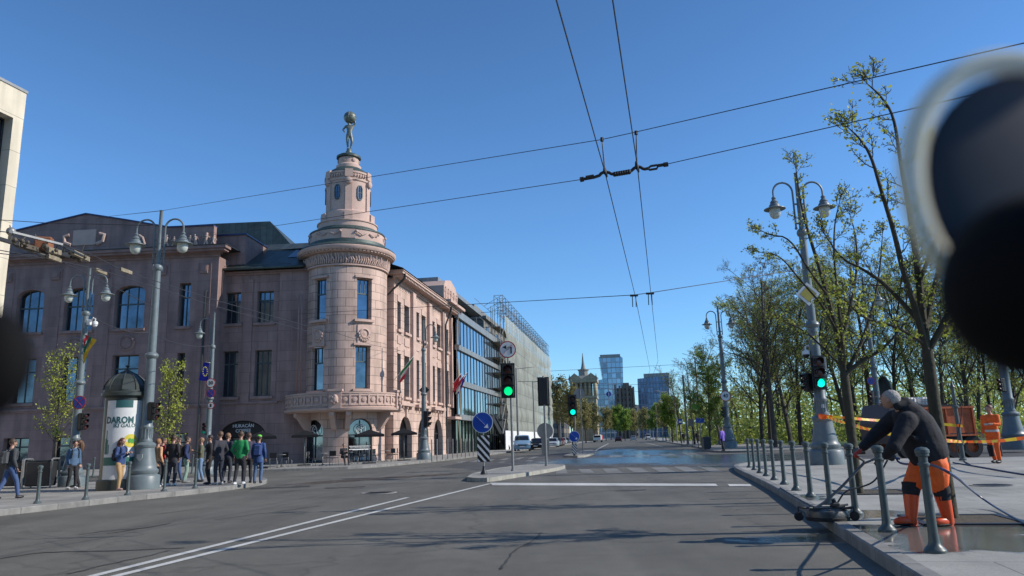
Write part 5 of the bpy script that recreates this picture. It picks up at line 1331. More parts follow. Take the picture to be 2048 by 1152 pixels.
for i, (x, yb) in enumerate([(548, 890), (595, 885), (645, 880), (690, 875), (735, 868), (775, 862), (812, 858), (848, 855), (882, 850), (917, 845)]):
    g = G(740+x/4.432, 720+yb/4.432+1, TOP); lb = 'thin grey post, %s from the lamp post in the row before the pink street front' % ('first' if i == 0 else ORD[i])
    if pr2 is None:
        pr2 = E('thin_post', g, 0, lb, 'bollard', 'thin posts along the far left kerb'); k = MB(); k.tube([(0, 0, 0), (0, 0, 1.35)], .04, 10); k.sph((0, 0, 1.35), .045, 8, 5); k.build('post', GALV, pr2)
    else: copy_tree(pr2, loc=g, label=lb)
# ---- catenary poles and other far poles
PG = 'plain poles carrying the overhead wires'
for (px, py, yt, xt, r_, lb, arm) in ((1037, 902, 736, 1033, .13, 'grey wire pole with a long bracket before the netted scaffold', [(0, -.1, 2.6, .1), (0, -1.5, 4.6, -1.55)]), (1070, 896, 762, 1066, .12, 'darker wire pole behind the traffic island and netted scaffold', [(0, -.2, 2.2, .1)]),
        (1376, 889, 750, 1363, .16, 'thick wire pole nearest the bus stop signs on the right', None), (1355, 885, 793, 1349, .11, 'wire pole left of the thick pole on the right', None), (1341, 884, 784, 1335, .11, 'wire pole with a small top arm above the right kerb', [(0, 0, -2.4, .2)]),
        (1326, 882, 782, 1320, .11, 'wire pole right of the blue gridded tower', [(0, 0, -2.2, .2)]), (1316, 881, 809, 1312, .1, 'distant wire pole below the blue gridded tower', None), (1307, 880, 812, 1304, .1, 'second distant wire pole below the blue gridded tower', None), (1301, 880, 826, 1299, .1, 'farthest wire pole on the right of the road', None),
        (1122, 888, 800, 1119, .14, 'wire pole by the parked cars beside the netted scaffold', None), (1135, 885, 808, 1131, .14, 'wire pole between the parked cars and the far signal', [(0, -.2, 2.6, 0)]), (1403, 888, 714, 1391, .13, 'tall grey pole with a curved lamp arm among the park trees', [(0, 0, -1.6, .5)])):
    pole('wire_pole', px, py, yt, xt, r_, lb, m=GALV if r_ < .16 else POLE, group=PG, arm=arm)
# ---- plates on the right pavement
def plate_sign(px, py, Y, w, h, m, label, post=None, name='plate_sign'):
    p = P(px, py, Y); e = E(name, p, 0, label, 'sign'); s = (P(px+1, py, Y)-p).length
    MB().box((0, 0, 0), (w*s, .03, h*s), bev=.005).build('plate', m, e)
    if post: MB().tube([(0, .04, h*s*.4), (0, .04, TOP-p.z)], .035, 8).build('post', GALV, e)
    return e, w*s, h*s
e, w_, h_ = plate_sign(1360.5, 843, 76, 9, 10, BLUE, 'small blue bus stop plate on the right', True); MB().box((0, -.02, -h_*.05), (w_*.6, .01, h_*.4)).build('symbol', OPAL, e)
plate_sign(1382, 845, 72, 11, 15, GALV, 'grey timetable board beside the blue bus stop plate', True)
plate_sign(1391, 813, 70, 15, 11, mat('sign_green', (.16, .33, .03), .5), 'yellow green plate among the park leaves', True)
e, w_, h_ = plate_sign(1400, 841, 66, 17, 9, BLUE, 'blue direction plate with a white tick on the right pavement', True); MB().bar((-.1, -.02, -.08), (.12, -.02, .1), .04, .01).build('symbol', OPAL, e)
s, r_ = round_sign(1217.5, 788, 52, 5.5, BLUE, OPAL, 'round blue sign with white upright arrow hanging over the road', .08); MB().box((0, -.014, 0), (r_*.2, .004, r_*1.1)).build('arrow', OPAL, s); MB().tube([(0, .03, r_), (0, .03, r_+2.1)], .012, 5).build('hanger', WIRE, s)
# black litter bin right, small concrete ramp
g = G(1414, 898, TOP); e = E('litter_bin', g, 0, 'dark litter bin at the far right kerb corner', 'bin'); MB().bx(-.3, .3, -.3, .3, .05, .95).build('body', DARKM, e); k = MB(); k.bx(-.34, .34, -.34, .34, .95, 1.0)
k.build('lid', POLED, e); MB().bx(-.2, .2, -.2, .2, 0, .05).build('foot', DARKM, e)
for (px, lb) in ((80, 'dark bin with pale steel hoops behind the leftmost bollard'), (22, 'dark bin with pale steel hoops at the left edge beside the walking person')):
    g = G(px, 976, TOP); e = E('litter_bin', g, R(4), lb, 'bin'); MB().box((0, 0, .5), (.85, .5, .86), bev=.03).build('body', DARKM, e)
    
    for sx in (-.48, .48): MB().tube([(sx, -.28, 0), (sx, -.28, .98), (sx, -.24, 1.02), (sx, .24, 1.02), (sx, .28, .98), (sx, .28, 0)], .03, 6).build('hoop', GALV, e); MB().box((0, 0, .955), (.8, .46, .04), bev=.015).build('lid', POLED, e)
# ---- advertising column
gA = G(237, 979, TOP); YA = gA.y; za_ = lambda y: zof(240, y, YA)-TOP
pa = (P(241, 880, YA)-P(240, 880, YA)).length
AC = E('advertising_column', gA, 0, 'round advertising column with a dark domed cap and white poster', 'advertising column')
DGREEN = mat('dark_green_paint', (.035, .042, .036), .4, var=.15)
rA = 36*pa
MB().lathe([(rA*1.12, 0), (rA*1.12, .3), (rA*1.02, .34), (rA, .38), (rA, za_(797))], n=40).build('drum', DGREEN, AC)
k = MB(); k.lathe([(rA, za_(797)), (rA*1.04, za_(797)), (rA*1.2, za_(793)), (rA*1.2, za_(787)), (rA*1.1, za_(785)), (rA*1.1, za_(781))], n=40)
n = 10; k.lathe([(rA*1.12, za_(781)), (rA*1.08, za_(773)), (rA*.88, za_(760)), (rA*.6, za_(751)), (rA*.25, za_(745)), (rA*.16, za_(741)), (0, za_(740))], n=n, smooth=False)
for i in range(n): a = 2*PI*i/n; k.tube([(rA*1.13*math.cos(a), rA*1.13*math.sin(a), za_(781)), (rA*1.09*math.cos(a), rA*1.09*math.sin(a), za_(773)), (rA*.89*math.cos(a), rA*.89*math.sin(a), za_(760)), (rA*.6*math.cos(a), rA*.6*math.sin(a), za_(751)), (rA*.2*math.cos(a), rA*.2*math.sin(a), za_(744))], .02, 5)
k.build('dome', DGREEN, AC)
MB().lathe([(rA*.16, za_(742)), (.05, za_(738)), (.03, za_(735)), (.08, za_(733)), (.08, za_(732)), (0, za_(730))], n=14).build('finial', DGREEN, AC)
PV = math.atan2(-gA.y, -gA.x)
PAP = mat('poster_paper', (.62, .62, .60), .55, var=.06, vs=3)
def cyl_patch(mb, a0, a1, z0, z1, r_): mb.lathe([(r_, z0), (r_, z1)], n=24, a0=a0, a1=a1)
k = MB(); cyl_patch(k, PV-.95, PV+1.0, za_(963), za_(803), rA+.012); k.build('poster', PAP, AC); po = AC.children[-1] if AC.children else None
po = [o for o in bpy.data.objects if o.name.startswith('poster')][0]
def wrap_text(s_, size, y, a_c, m, sx=1, bold=.002):
    """letters one by one round the column, built as one object"""
    cu_ = bpy.data.curves.new('t', 'FONT'); cu_.body = s_; cu_.size = size; cu_.extrude = .003; cu_.offset = bold; cu_.align_x = 'CENTER'; cu_.align_y = 'CENTER'; cu_.resolution_u = 2
    o = bpy.data.objects.new('t', cu_); COL.objects.link(o); bpy.context.view_layer.update(); me = bpy.data.meshes.new_from_object(o.evaluated_get(bpy.context.evaluated_depsgraph_get())); bpy.data.objects.remove(o)
    for v in me.vertices:
        a = a_c+v.co.x*sx/rA; r_ = rA+.016+v.co.z*1; v.co = (r_*math.cos(a), r_*math.sin(a), y+v.co.y)
    me.materials.clear(); me.materials.append(m); o = bpy.data.objects.new('lettering', me); COL.objects.link(o); o.parent = po
INK = mat('poster_ink', (.02, .09, .09), .5)
wrap_text('DAROM', .29, za_(842), PV-.20, INK, .80, .010); wrap_text('IKI GALO', .17, za_(852.5), PV+.06, INK, .92)
k = MB(); cyl_patch(k, PV-.42, PV+.42, za_(817), za_(802.5), rA+.018); k.build('header', INK, po)
k = MB(); cyl_patch(k, PV-.93, PV+.98, za_(930), za_(914), rA+.016); k.build('green_band', mat('poster_green', (.03, .13, .10), .5), po)
k = MB(); cyl_patch(k, PV-.3, PV+.25, za_(925), za_(913), rA+.02); k.build('blue_figure', mat('poster_blue', (.05, .16, .3), .5), po)
def disc_wrap(ac, zc__, r_, rr, m, nm, ax=1.0):
    k = MB(); n = 20; vs = [((rr)*math.cos(ac), rr*math.sin(ac), zc__)]
    for i in range(n): t = 2*PI*i/n; a = ac+r_*math.cos(t)*ax/rA; vs.append((rr*math.cos(a), rr*math.sin(a), zc__+r_*math.sin(t)))
    k.add(vs, [(0, 1+i, 1+(i+1) % n) for i in range(n)]); k.build(nm, m, po)
disc_wrap(PV+.42, za_(882), .21, rA+.02, mat('poster_yellow', (.6, .5, .05), .5), 'yellow_badge')
disc_wrap(PV+.37, za_(882), .08, rA+.024, mat('leaf_green', (.06, .28, .03), .5), 'leaf', .6); disc_wrap(PV+.5, za_(883), .08, rA+.024, bpy.data.materials['leaf_green'], 'leaf', .6)
k = MB(); zz = za_(908)
for i, (a, h_) in enumerate(((-.9, .5), (-.84, .75), (-.78, .45), (-.7, .3))): k.lathe([(rA+.017, zz), (rA+.017, zz+h_)], n=3, a0=PV+a, a1=PV+a+.05)
k.build('skyline', bpy.data.materials['poster_green'], po)
g = G(1764, 900, TOP); YB = gR3.y+6
x_ = P(1771, 800, YB); e = E('advertising_column', (x_.x, YB, TOP), 0, 'distant advertising column with a dark dome above the bending worker', 'advertising column')
zz = lambda y: zof(1776, y, YB)-TOP
MB().lathe([(.62, 0), (.62, zz(800))], n=24).build('drum', DGREEN, e)
MB().lathe([(.62, zz(800)), (.76, zz(799)), (.76, zz(794)), (.7, zz(780)), (.55, zz(766)), (.25, zz(754)), (.06, zz(753)), (.03, zz(748)), (0, zz(744))], n=12, smooth=False).build('dome', DGREEN, e)
# ---- cafe parasols, tables and chairs
DF = mat('parasol_cloth', (.018, .019, .021), 1.0, var=.15, vs=4, spec=.1)
def parasol(px, pyb, ytip, w, label):
    g = G(px, pyb, TOP); H = zof(px, ytip, g.y)-TOP; e = E('parasol', g, .3, label, 'parasol', 'dark parasols outside the cafe')
    k = MB(); k.tube([(0, 0, .05), (0, 0, H)], .03, 8); k.build('pole', GALV, e)
    MB().box((0, 0, .035), (.8, .8, .07), bev=.02).build('foot', DARKM, e)
    k = MB(); c_ = [(w, w, H-.32), (-w, w, H-.32), (-w, -w, H-.32), (w, -w, H-.32)]
    k.add([(0, 0, H)]+c_+[(x, y, z-.14) for x, y, z in c_]+[(0, 0, H-.06)], [(0, 1, 2), (0, 2, 3), (0, 3, 4), (0, 4, 1)]+[(1+i, 5+i, 5+(i+1) % 4, 1+(i+1) % 4) for i in range(4)]+[(9, 6, 5), (9, 7, 6), (9, 8, 7), (9, 5, 8)]); k.build('canopy', DF, e)
    k = MB()
    for x, y, z in c_: k.tube([(0, 0, H-.5), (x*.5, y*.5, H-.2), (x, y, z-.02)], .012, 4)
    k.build('ribs', GALV, e)
parasol(608, 931, 860, .8, 'dark parasol standing in the shade left of the round tower')
parasol(738, 927, 859, .85, 'dark parasol in front of the tower window with the emblem')
parasol(808, 921, 857, .8, 'dark parasol at the start of the sunlit street front')
parasol(522, 937, 862, .8, 'dark parasol beside the arched cafe entrance')
def cafe_chair():
    e = E('cafe_chair', (0, 0, 0), 0, 'x', 'chair', 'cafe chairs outside the pink building')
    MB().box((0, 0, .46), (.42, .42, .04), bev=.015).build('seat', BLACK, e)
    k = MB(); k.box((0, .2, .72), (.40, .03, .3), bev=.012); k.build('backrest', BLACK, e)
    for sx in (-1, 1):
        for sy, t in ((-1, .44), (1, .85)): MB().tube([(sx*.2, sy*.22, 0), (sx*.18, sy*.19, t)], .013, 5).build('leg', GALV, e)
    return e
def cafe_table():
    e = E('cafe_table', (0, 0, 0), 0, 'x', 'table', 'small cafe tables'); MB().lathe([(0, .72), (.3, .72), (.31, .735), (.3, .75), (0, .75)], n=20).build('tabletop', GALV, e)
    MB().tube([(0, 0, .05), (0, 0, .72)], .025, 8).build('column', GALV, e)
    for i in range(3): a = 2*PI*i/3; MB().tube([(0, 0, .12), (.28*math.cos(a), .28*math.sin(a), .02)], .018, 5).build('leg', GALV, e)
    return e
ch = cafe_chair(); tb = cafe_table(); first = True
CH = [(547, 936, 3.3, 'cafe chair left of the entrance parasol foot'), (574, 934.5, 2.9, 'cafe chair just left of the shaded parasol'), (621, 932, 1.4, 'pale backed cafe chair facing right by the shaded parasol'), (652, 931, -1.3, 'dark cafe chair right of the tray table by the tower'), (668, 931, 3.0, 'cafe chair under the parasol shadow near the sitting person'),
      (706, 927, 1.2, 'cafe chair in front of the tower window, left one'), (722, 927, -1.2, 'cafe chair in front of the tower window, right one'), (753, 924, 1.2, 'dark cafe chair at the left of the table in the sun'), (789, 922, -1.3, 'dark cafe chair at the right of the table in the sun'), (782, 923, -.6, 'cafe chair closest to the sunlit table leg')]
for i, (px, py, rz, lb) in enumerate(CH):
    g = G(px, py+.5, TOP)
    if i == 0: ch.location = g; ch.rotation_euler.z = rz; ch['label'] = lb
    else: copy_tree(ch, loc=g, rz=rz, label=lb)
for i, (px, py, lb) in enumerate([(562, 935, 'small table at the left end of the cafe seating'), (645, 931.5, 'small table with a tray right of the shaded parasol'), (699, 928, 'small low table beside the sitting person'), (771, 923.5, 'small table in the sun at the tower corner')]):
    g = G(px, py+.5, TOP)
    if i == 0: tb.location = g; tb['label'] = lb
    else: copy_tree(tb, loc=g, label=lb)
# slim old post by the truck
e, g, H = pole('slim_post', 1926, 921, 775, 1907, .085, 'slim dark old post with a spiked top beside the orange truck', m=POLED, rtop=.055)
k = MB()
for z in (.55, 1.9): k.lathe([(.09, z), (.12, z+.03), (.12, z+.08), (.08, z+.11)], n=14)
k.lathe([(.065, H-.02), (.09, H+.02), (.05, H+.1), (.012, H+.3), (0, H+.34)], n=12); k.build('collar', POLED, e)
# flags on the lamp posts
q = P(168, 668, gL2.y); e = E('flag', q, 0, 'yellow, green and red striped flag hanging from the left lamp post', 'flag')
def poly_flag(e, Y, quads):
    for pts, c_, nm in quads:
        vs = []; N_ = 5; a, b_, c__, d__ = [P(x, y, Y)-e.location for x, y in pts]; k = MB()
        for i in range(N_+1):
            for j in range(4):
                s_, t = i/N_, j/3; p = a.lerp(b_, t).lerp(d__.lerp(c__, t), s_); p.y += .06*math.sin(s_*6+t*2); vs.append(p)
        k.add(vs, [(i*4+j, (i+1)*4+j, (i+1)*4+j+1, i*4+j+1) for i in range(N_) for j in range(3)], True); k.build(nm, paint(c_, .7, transl=.3), e)
poly_flag(e, gL2.y-.1, [([(170, 669), (177, 672), (167, 702), (168, 684)], (.38, .015, .03), 'red_stripe'), ([(177, 672), (183, 675.5), (166, 716), (167, 701)], (.01, .13, .06), 'green_stripe'), ([(183, 675.5), (192, 680), (165.5, 729), (166, 716)], (.55, .34, .02), 'yellow_stripe')])
MB().tube([P(163, 678, gL2.y)-q, P(171, 667, gL2.y-.1)-q], .02, 6).build('pole', GALV, e)
q = P(412, 730, gL3.y); e = E('flag', q, 0, 'blue flag with a ring of stars hanging from the single lamp post', 'flag')
poly_flag(e, gL3.y-.15, [([(407, 724), (418, 726), (416, 762), (398, 761)], (.015, .025, .36), 'cloth')])
k = MB()
for i in range(12): a = 2*PI*i/12; p = P(410+4.5*math.cos(a), 743+9*math.sin(a), gL3.y-.28)-q; k.sph(p, (.035, .01, .035), 6, 4)
k.build('stars', mat('star_yellow', (.6, .5, .1), .5), e); MB().tube([P(406, 723.5, gL3.y-.15)-q, P(421, 726, gL3.y-.1)-q], .018, 6).build('pole', GALV, e)
# ================================================================ people
SKIN = mat('skin', (.42, .24, .17), .55, var=.06, obj=True)
def cloth(c, r=.85): return paint(c, r, var=.16, vs=9, obj=True, bump=.25, bs=30)
def hand(mb, wrist, d, up, s=1.0, curl=.6, side=1):
    """palm, four bent unequal fingers and a thumb from the side of the palm"""
    d = Vector(d).normalized(); up = Vector(up); up = (up-d*up.dot(d)).normalized(); sd_ = d.cross(up)*side; w = Vector(wrist)
    def loc(a, b_, c_): return w+(d*a+sd_*b_+up*c_)*s
    M_ = Matrix((sd_, d, up)).transposed()
    mb.sph(loc(.045, 0, 0), (.042*s, .055*s, .018*s), 10, 7, M_)
    for i, (o, L_) in enumerate(((-.030, .070), (-.010, .080), (.011, .076), (.030, .060))):
        a0_ = curl*.5; p0 = loc(.085, o, 0); p1 = loc(.085+L_*.45*math.cos(a0_), o, -L_*.45*math.sin(a0_)); a1_ = curl*1.7
        p2 = p1+(d*math.cos(a1_)-up*math.sin(a1_))*L_*.33*s; a2 = curl*2.6; p3 = p2+(d*math.cos(a2)-up*math.sin(a2))*L_*.26*s
        mb.tube([p0, p1, p2, p3], [.0095*s, .009*s, .008*s, .0065*s], 6)
    mb.tube([loc(.02, -.03, 0), loc(.05, -.052, -.008), loc(.078, -.05, -.02)], [.012*s, .0105*s, .008*s], 6)
def head(mb, c, H, look=(0, -1, 0), r=None):
    """head with face: brow, nose, mouth, chin and ears"""
    s = H; L_ = Vector((look[0], look[1], 0)).normalized(); z = Vector((0, 0, 1)); x = L_.cross(z); M_ = Matrix((x, -L_, z)).transposed()
    if len(look) > 2 and look[2]: M_ = M_ @ Matrix.Rotation(look[2], 3, 'X')
    c = Vector(c)
    def f(p):
        t = p.z/(.5*s)
        if t < 0: p = Vector((p.x*(1+.35*t), p.y*(1+.18*t)-.01*s, p.z))
        return p
    mb.sph(c, (.355*s, .43*s, .5*s), 16, 12, M_, f)
    L = lambda a, b_, d: c+M_ @ Vector((a*s, b_*s, d*s))
    mb.tube([L(0, -.41, .05), L(0, -.45, -.08), L(0, -.47, -.13), L(0, -.41, -.16)], [.03*s, .04*s, .05*s, .03*s], 6)
    mb.sph(L(0, -.385, -.25), (.13*s, .05*s, .035*s), 8, 5, M_); mb.sph(L(0, -.34, -.40), (.12*s, .1*s, .08*s), 8, 6, M_)
    for sx in (-1, 1):
        mb.sph(L(sx*.36, .02, -.05), (.04*s, .09*s, .13*s), 8, 6, M_); mb.sph(L(sx*.15, -.39, .07), (.09*s, .04*s, .03*s), 8, 5, M_)
    e = MB()
    for sx in (-1, 1): e.sph(L(sx*.15, -.395, .01), (.05*s, .03*s, .025*s), 8, 6, M_)
    return e, L, M_
EYEM = mat('eye', (.03, .025, .02), .2)

def fuse(mb, name, m, parent, vox=.02, smooth=4):
    """overlapping rounded pieces fused into one continuous surface"""
    me = bpy.data.meshes.new(name); me.from_pydata([tuple(v) for v in mb.v], [], mb.f); o = bpy.data.objects.new(name, me); COL.objects.link(o)
    rm = o.modifiers.new('r', 'REMESH'); rm.mode = 'VOXEL'; rm.voxel_size = vox
    sm = o.modifiers.new('s', 'SMOOTH'); sm.factor = .5; sm.iterations = smooth
    dg = bpy.context.evaluated_depsgraph_get(); dg.update(); m2 = bpy.data.meshes.new_from_object(o.evaluated_get(dg)); bpy.data.objects.remove(o); bpy.data.meshes.remove(me)
    m2.name = name; m2.materials.clear(); m2.materials.append(m)
    for p in m2.polygons: p.use_smooth = True
    if not m2.uv_layers: m2.uv_layers.new(name='UVMap')
    o = bpy.data.objects.new(name, m2); COL.objects.link(o); o.parent = parent; return o
def cap(mb, pts, rs, n=12):
    mb.tube(pts, list(rs), n)
    for p, r_ in zip(pts, rs): mb.sph(p, r_*.99, n, 8)
def loft(mb, rings, side=(1, 0, 0), n=20):
    """rings: (centre, half width along side, half depth); axes follow the spine"""
    side = Vector(side).normalized(); vs = []; P_ = [Vector(r_[0]) for r_ in rings]
    for i, r_ in enumerate(rings):
        t = (P_[min(i+1, len(P_)-1)]-P_[max(i-1, 0)]).normalized(); s_ = (side-t*side.dot(t)).normalized(); d_ = t.cross(s_)
        for k in range(n): a = 2*PI*k/n; vs.append(P_[i]+s_*math.cos(a)*r_[1]+d_*math.sin(a)*r_[2])
    fs = [(i*n+k, i*n+(k+1) % n, (i+1)*n+(k+1) % n, (i+1)*n+k) for i in range(len(rings)-1) for k in range(n)]
    fs += [tuple(range(n-1, -1, -1)), tuple(range((len(rings)-1)*n, len(rings)*n))]
    mb.add(vs, fs, True)
def person(px, py, H, label, top, legs, shoes, hair, face=0, group='people waiting on the left pavement', z=TOP, g=None, pose='stand', bag=None, bagc=(.03, .03, .035), hat=None, longhair=False, ph=0, coat=False, lean=0, arms='down', skirt=False, sleeve=True):
    H *= .965; g = g or G(px, py, z); e = E('person', g, face, label, 'person', group); s = H/1.75; rnd = random.Random(int(px*7+py))
    j = lambda x, y, z_: Vector((x*s, y*s+lean*z_*s, z_*s))
    st = ph if pose == 'walk' else rnd.uniform(-.05, .05)
    hipz, knz, anz = .92, .49, .09
    if pose == 'sit':
        hip = [j(-.1, 0, .52), j(.1, 0, .52)]; kn = [j(-.13, -.42, .54), j(.13, -.42, .52)]; an = [j(-.1, -.48, .1), j(.16, -.42, .1)]; base = .42
    else:
        hip = [j(-.09, 0, hipz), j(.09, 0, hipz)]; kn = [j(-.1, -.05-st, knz), j(.1, -.03+st, knz)]; an = [j(-.1, .03-st*2.2, anz), j(.11, .03+st*2.2, anz)]; base = 0
    dz = -.40 if pose == 'sit' else 0
    J = lambda x, y, z_: j(x, y, z_+dz)
    pel, wai, che, nek, hd = J(0, 0, .96), J(0, .01, 1.12), J(0, .0, 1.33), J(0, .01, 1.47), J(0, -.015, 1.635)
    sh = [J(-.175, .0, 1.40), J(.175, 0, 1.40)]
    if arms == 'down': el = [J(-.235, .03, 1.13), J(.235, .02, 1.13)]; wr = [J(-.23, -.08, .88), J(.23, -.07, .88)]
    elif arms == 'phone': el = [J(-.23, -.0, 1.14), J(.23, 0, 1.14)]; wr = [J(-.12, -.27, 1.24), J(.1, -.28, 1.25)]
    elif arms == 'pocket': el = [J(-.27, .06, 1.14), J(.27, .06, 1.14)]; wr = [J(-.18, -.08, .95), J(.18, -.08, .95)]
    else: el = [J(-.23, .03, 1.13), J(.24, -.1, 1.15)]; wr = [J(-.22, -.06, .89), J(.2, -.33, 1.18)]
    V = lambda p, r_, r2=None: (p.x, p.y, p.z, r_*s, (r2 or r_)*s)
    body = [V(pel, .12, .10), V(wai, .115, .085), V(che, .135, .095), V(nek, .052), V(hd-Vector((0, 0, .06*s)), .05), V(sh[0], .055), V(el[0], .04), V(wr[0], .026), V(sh[1], .055), V(el[1], .04), V(wr[1], .026),
            V(hip[0], .085), V(kn[0], .055), V(an[0], .036), V(hip[1], .085), V(kn[1], .055), V(an[1], .036)]
    ed = [(0, 1), (1, 2), (2, 3), (3, 4), (2, 5), (5, 6), (6, 7), (2, 8), (8, 9), (9, 10), (0, 11), (11, 12), (12, 13), (0, 14), (14, 15), (15, 16)]
    bo = skin_mesh(body, ed, 'body', SKIN, e, 1)
    hm = MB(); eyes, L, M_ = head(hm, hd, .235*s); [hand(hm, wr[i], (wr[i]-el[i]), (0, 1 if arms == 'down' else -.2, .4), s, .7, (-1, 1)[i]) for i in (0, 1)]
    tmp = hm.build('t', SKIN); bm = bmesh.new(); bm.from_mesh(bo.data); bm.from_mesh(tmp.data); bm.to_mesh(bo.data); bm.free(); tm_ = tmp.data; bpy.data.objects.remove(tmp); bpy.data.meshes.remove(tm_)
    eyes.build('eyes', EYEM, e)
    # hair
    k = MB()
    k.sph(L(0, .06, .10), (.40*.235*s, .45*.235*s, .46*.235*s), 14, 9, M_, lambda p: Vector((p.x, p.y if p.z > -.02*s else max(p.y, -.0), max(p.z, (-.05 if not longhair else -.09)*s))) )
    if longhair: k.tube([L(0, .3, .2), L(0, .45, -.3), L(0, .42, -.9), L(.05, .38, -1.4)], [.07*s, .09*s, .085*s, .03*s], 8)
    k.build('hair', cloth(hair, .6), e)
    # top
    hem = .80 if coat else .90
    k = MB(); fl = 1.06 if coat else 1.0
    loft(k, [(J(0, .0, hem-.06), .168*s*fl, .125*s*fl), (J(0, 0, 1.0), .16*s, .12*s), (J(0, 0, 1.14), .155*s, .115*s), (J(0, 0, 1.3), .18*s, .125*s), (J(0, 0, 1.4), .17*s, .10*s), (J(0, .01, 1.47), .08*s, .07*s)])
    for a_, b_, c_ in ((sh[0], el[0], wr[0]), (sh[1], el[1], wr[1])): cap(k, [a_, b_, b_.lerp(c_, .88)], [.072*s, .056*s, .042*s])
    fuse(k, 'jacket', cloth(top), e, .022*s)
    k = MB(); tl = (J(0, 0, 1.02), J(0, 0, .9)) if pose != 'sit' else (J(0, 0, 1.0), J(0, -.06, .9))
    loft(k, [(tl[0], .135*s, .105*s), (tl[1], .165*s, .125*s), (tl[1]+Vector((0, -.02 if pose == 'sit' else 0, -.1*s if pose != 'sit' else -.03)), .155*s, .11*s)])
    for i in (0, 1): cap(k, [hip[i]+Vector((0, 0, -.03*s if pose != 'sit' else 0)), kn[i], an[i]+Vector((0, 0, .03*s))], [.095*s, .07*s, .055*s])
    fuse(k, 'trousers', cloth(legs), e, .022*s)
    for i in (0, 1):
        k = MB(); a = an[i]; k.sph((a.x, a.y-.06*s, .045*s), (.048*s, .135*s, .045*s), 12, 8, None, lambda p: Vector((p.x, p.y, max(p.z, -.04*s)))); k.sph((a.x, a.y, .08*s), (.045*s, .05*s, .05*s), 10, 6); k.build('shoe', cloth(shoes, .5), e)
    if bag == 'back':
        k = MB(); k.box(J(0, .19, 1.2), (.30*s, .17*s, .44*s), bev=.06*s); k.box(J(0, .285, 1.13), (.22*s, .05*s, .22*s), bev=.02*s)
        for sx in (-1, 1): k.tube([J(sx*.1, .13, 1.40), J(sx*.115, -.02, 1.48), J(sx*.12, -.13, 1.36), J(sx*.13, -.1, 1.15), J(sx*.12, .1, 1.04)], .018*s, 5)
        k.build('backpack', cloth(bagc), e)
    if bag == 'hand':
        k = MB(); p = wr[1]+Vector((.02, -.04, -.24))*s; k.box(p, (.07*s, .26*s, .22*s), bev=.02*s); k.tube([p+Vector((0, -.08, .1))*s, p+Vector((0, -.03, .22))*s, p+Vector((0, .05, .22))*s, p+Vector((0, .08, .1))*s], .01*s, 5); k.build('handbag', cloth(bagc), e)
    if hat is not None:
        k = MB(); k.sph(L(0, 0, .28), (.40*.235*s, .46*.235*s, .30*.235*s), 14, 8, M_, lambda p: Vector((p.x, p.y, max(p.z, -.02*s)))); k.sph(L(0, -.5, .24), (.25*.235*s, .25*.235*s, .03*s), 10, 6, M_); k.build('cap', cloth(hat), e)
    return e
K_ = (.022, .022, .026); NAVY = (.02, .035, .10); JEANS = (.05, .09, .20); DEN = (.07, .13, .22)
person(14, 998, 1.7, 'person walking at the left edge with a grey backpack and blue jeans', (.05, .055, .06), JEANS, K_, (.05, .03, .02), face=R(150), pose='walk', ph=.12, bag='back', bagc=(.07, .075, .08))
person(142, 979, 1.66, 'person in a light denim jacket and black trousers with white trainers', DEN, K_, (.6, .6, .6), (.04, .025, .02), face=R(60), bag='back', bagc=(.025, .03, .04))
person(152, 975, 1.7, 'dark clothed person with brown hair just behind the light denim jacket', K_, K_, K_, (.12, .06, .03), face=R(-80), longhair=True)
person(237, 981, 1.68, 'person in tan trousers and blue denim jacket before the white poster', (.03, .06, .16), (.42, .27, .13), (.45, .28, .25), (.10, .03, .02), face=R(75), bag='back', bagc=(.03, .03, .045), arms='phone', longhair=True)
person(311, 975, 1.64, 'person in a pale orange coat beside the large lamp base', (.55, .30, .16), K_, (.5, .5, .5), (.3, .15, .06), face=R(150), coat=True)
person(321, 972, 1.68, 'person in a bright red jacket and black trousers', (.42, .02, .02), K_, (.55, .55, .55), (.05, .03, .02), face=R(120), arms='pocket')
person(342, 972, 1.76, 'black jacketed person with white shoes between the red jacket and the bollard', K_, (.03, .035, .05), (.6, .6, .6), (.06, .035, .02), face=R(170), arms='pocket')
person(354, 964, 1.72, 'person in dark clothes and blue jeans behind the black jacket', (.06, .06, .07), JEANS, K_, (.08, .05, .03), face=R(-40))
person(370, 966, 1.72, 'person in a dark blue jacket and pale green trousers with a brown bag', NAVY, (.22, .32, .26), (.2, .2, .2), (.05, .03, .02), face=R(110), bag='back', bagc=(.08, .05, .03))
person(399, 964, 1.68, 'person in an olive top and light blue jeans right of the far bollard', (.10, .10, .06), (.14, .22, .34), K_, (.25, .14, .07), face=R(-70), arms='phone')
person(416, 969, 1.74, 'person all in black with a rucksack right of the olive top', K_, K_, K_, (.03, .02, .02), face=R(-60), bag='back')
person(436, 970, 1.84, 'tall person in a black jacket in the middle of the crowd', (.03, .03, .04), (.025, .03, .045), (.4, .4, .4), (.12, .07, .04), face=R(-120), arms='pocket')
person(452, 966, 1.8, 'person in dark navy behind the tall black jacket', (.02, .025, .05), (.03, .035, .05), K_, (.2, .1, .05), face=R(160))
person(478, 969.5, 1.82, 'person in a bright green jumper and black trousers seen from behind', (.012, .22, .065), K_, (.6, .6, .6), (.07, .04, .02), face=R(178), arms='pocket')
person(494, 966, 1.78, 'person in a dark top half hidden by the green jumper', (.05, .04, .07), K_, K_, (.1, .05, .03), face=R(-150))
person(515, 967, 1.68, 'person in a blue jacket with rucksack and bright green cap', (.03, .07, .20), (.07, .12, .22), K_, (.05, .03, .02), face=R(185), bag='back', bagc=(.03, .06, .18), hat=(.15, .55, .06), coat=True)
